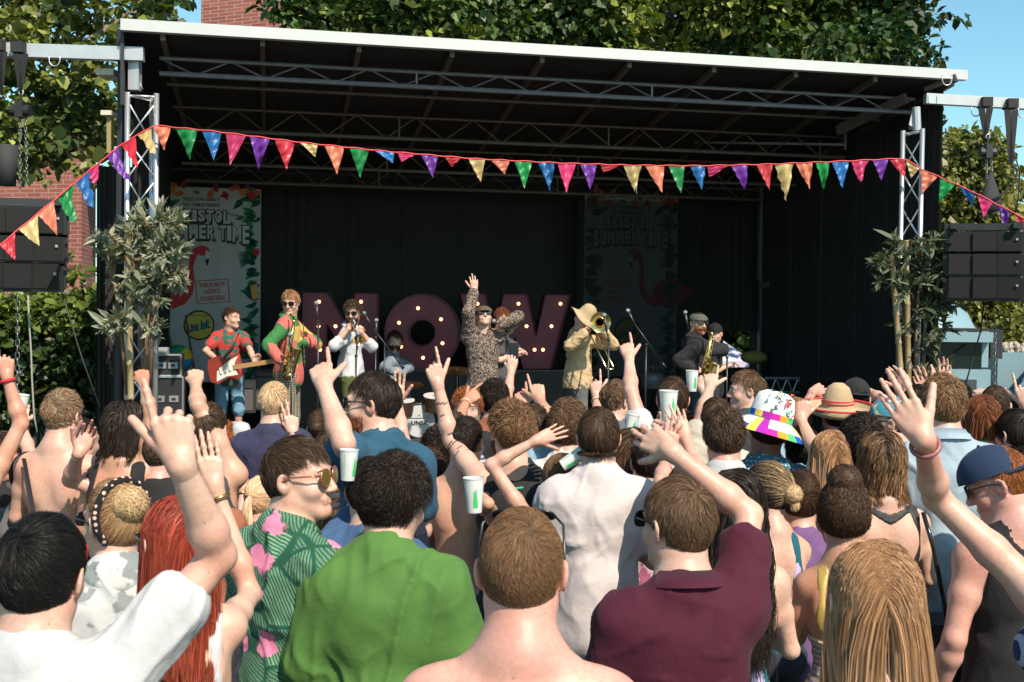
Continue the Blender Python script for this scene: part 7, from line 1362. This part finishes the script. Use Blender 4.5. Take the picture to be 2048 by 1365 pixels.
n49 = P('short-haired person in profile looking down at the left edge', 2, 912, 96, 82, ('fade', 'brown'), ('tee', BLK), pitch=-18, face=True, skin='pink', byaw=40)
n50 = P('person off the left edge with a bare bent arm and red wristband, pointing up', -80, 905, 112, 8, ('short', 'brown'), ('vest', BLK), R=((42, 848, -1), (14, 755, 1), 'point', (8, 662), 'b'), skin='warm'); bracelet(n50, 'R', mat('red_cloth'), 'wristband', .93, .008)
n52 = P('person hidden behind the near pointing hand, raising a loose fist', 418, 858, 92, 4, ('short', 'brown'), ('vest', C('dgrey', (.06, .06, .06))), R=((396, 812, 1), (391, 770, 1), 'fist', (392, 725), 'b'), Y=5.4, skin='warm')
n53 = P('ginger curly-haired person below the guitarist', 449, 885, 78, 10, ('curly', 'ginger'), ('shirt', WT), R=((482, 862, 1), (450, 858, 1), 'hold', (438, 848), 'b')); cup('printed cup below the guitarist in the shorts', 438, 845, 6.6, 38)
n55 = P('curly ginger-haired person facing the camera below the singer', 934, 818, 80, 172, ('curly', 'ginger'), ('tee', BLK), face=True, smile=True, byaw=165)
n55b = P('person pointing sideways with an orange wristband below the singer', 906, 868, 78, 0, ('short', 'brown'), ('tee', MIX[3]), R=((912, 852, 1), (933, 803, 1), 'point', (968, 776), 'b'), skin='tan', Y=6.1); bracelet(n55b, 'R', mat('orange_band', (.7, .45, .25), .5), 'wristband', .92, .006)
n56 = P('person in a black cap below the singer, pale pink top', 986, 826, 72, 10, ('hat', 'dark'), ('tee', C('palepink', (.55, .38, .45)))); cap(n56['root'], n56['H'], n56['Rh'], BLK, back=True)
n56b = P('dark curly-haired person directly below the singer belt', 988, 800, 62, 0, ('curly', 'dark'), ('tee', MIX[4]), R=((1014, 792, 1), (1022, 745, 1), 'grip', (1028, 700), 'b'), Y=7.6)
w, D, N, gg = n56b['hands']['R']; c = w + D * .11 + N * .04; t = thing('smartphone', 'black smartphone held up beside the singer', 'phone', c); m = MB(); m.box(c + [0, 0, .02], (.036, .004, .072)); m.obj('phone_case', mat('phone_black', (.012, .012, .014), .2), t); m = MB(); m.box(c + [0, -.005, .02], (.033, .0012, .068)); m.obj('screen', mat('phone_screen', (.02, .022, .028), .08), t)
n58 = P('person with two pointing hands raised behind the basketball vest', 1068, 858, 88, 0, ('short', 'brown'), ('tee', MIX[5]), L=((1058, 850, 1), (1046, 812, 1), 'point', (1040, 770), 'b'), R=((1098, 838, 1), (1080, 802, 1), 'point', (1068, 752), 'b'), Y=5.7, skin='warm'); bracelet(n58, 'L', mat('black_paint'), 'watch', .86, .007)
n59 = P('dark-haired small head behind the curly heads in the centre', 1088, 850, 74, 0, ('short', 'black'), ('tee', MIX[6])); n59b = P('brown-haired person with hair tied back below the centre', 1078, 905, 92, 6, ('updo', 'mid'), ('tee', C('bluegrey', (.2, .25, .32))), fem=True, bun=((0, -.10, -.01), .03, .10))
n60 = P('person with long golden brown waves right of the pale pink t-shirt', 1262, 905, 106, 4, ('longwavy', 'brown'), ('straps', BLK, dict(w=.006)), fem=True, tip='light')
n61 = P('person clapping pale hands high in the middle right', 1380, 985, 112, 0, ('long', 'brown'), ('straps', BLK), L=((1322, 965, 1), (1336, 905, 1), 'open', (1352, 828), 'p'), R=((1400, 950, 1), (1372, 880, 1), 'open', (1348, 815), 'b'), fem=True, Y=4.3)
cup('large printed cup held high in front of the white t-shirt', 1337, 812, 4.9, 62, 0.0)
n61b = P('person holding the large printed cup', 1300, 925, 92, 0, ('short', 'dark'), ('tee', MIX[7]), R=((1330, 900, 1), (1336, 856, 1), 'hold', (1334, 815), 'b'), Y=5.0)
cup('printed cup by the long golden waves', 1262, 850, 5.6, 42, .25); cup('tilted clear cup beside the pale pink t-shirt', 1146, 918, 4.6, 52, 1.0); cup('printed cup held at the shirtless back', 948, 990, 4.3, 70, -.03, ph=-.3)
n63 = P('person in a yellow t-shirt under the rainbow brim', 1606, 905, 92, 0, ('short', 'black'), ('tee', C('yellow_tee', (.60, .42, .16))), skin='brown', Y=5.4)
n64 = P('curly dark-haired person behind the copper hair with a green ribbon', 1928, 880, 90, 12, ('curly', 'brown'), ('tee', MIX[0]), fem=True); m = MB(); m.ball(n64['H'] + [.01, -.11, .06], (.03, .012, .012), 8); m.obj('hair_ribbon', mat('green_ribbon', (.05, .5, .1), .5), n64['root'], True)
n65 = P('person with curled fingers raised before the lorry windscreen', 1912, 800, 74, 0, ('short', 'dark'), ('tee', MIX[1]), L=((1885, 800, 1), (1886, 766, 1), 'claw', (1893, 730), 'p'), Y=6.9)
n66 = P('person raising curled fingers beside the near waving hand', 1836, 815, 78, 0, ('short', 'dark'), ('tee', MIX[2]), L=((1818, 815, 1), (1815, 775, 1), 'claw', (1795, 745), 'p'), R=((1862, 820, 1), (1852, 785, 1), 'claw', (1838, 752), 'p'), Y=6.2)
n67 = P('dark curly-haired person below the patterned cap', 1722, 892, 94, 4, ('curly', 'dark'), ('tee', MIX[3]), Y=5.0)
n68 = P('dark-haired person below the trumpeter behind the ribbed blue t-shirt', 880, 905, 84, 0, ('curly', 'dark'), ('vest', BLK), Y=5.9); n69 = P('person in a white top between the blue t-shirt and the shirtless back', 853, 955, 80, 0, ('curly', 'brown'), ('tee', WT), Y=5.6)
n70 = P('brown-haired person in the shade left of the red hair', 400, 940, 100, 0, ('short', 'brown'), ('tee', MIX[4]), Y=4.9); n71 = P('brown-haired person right of the white t-shirt arm', 1600, 1000, 100, 4, ('updo', 'brown'), ('tee', C('purpletop', (.15, .08, .2))), fem=True, Y=4.7)
n74 = P('blond-haired person below the low truss', 1592, 838, 76, 0, ('mop', 'light'), ('tee', MIX[5]), Y=6.6); n75 = P('person in a grey top behind the curly mullet', 60, 955, 90, 0, ('short', 'dark'), ('tee', C('greyx', (.12, .12, .12))), Y=5.6)
n76 = P('person in black at the far right behind the navy cap', 2050, 960, 110, 0, ('short', 'dark'), ('tee', BLK), Y=4.3); n77 = P('auburn-haired small head below the saxophonist at right', 1386, 878, 78, 0, ('mop', 'auburn'), ('tee', C('maghenta', (.35, .05, .2))), fem=True, Y=6.2)
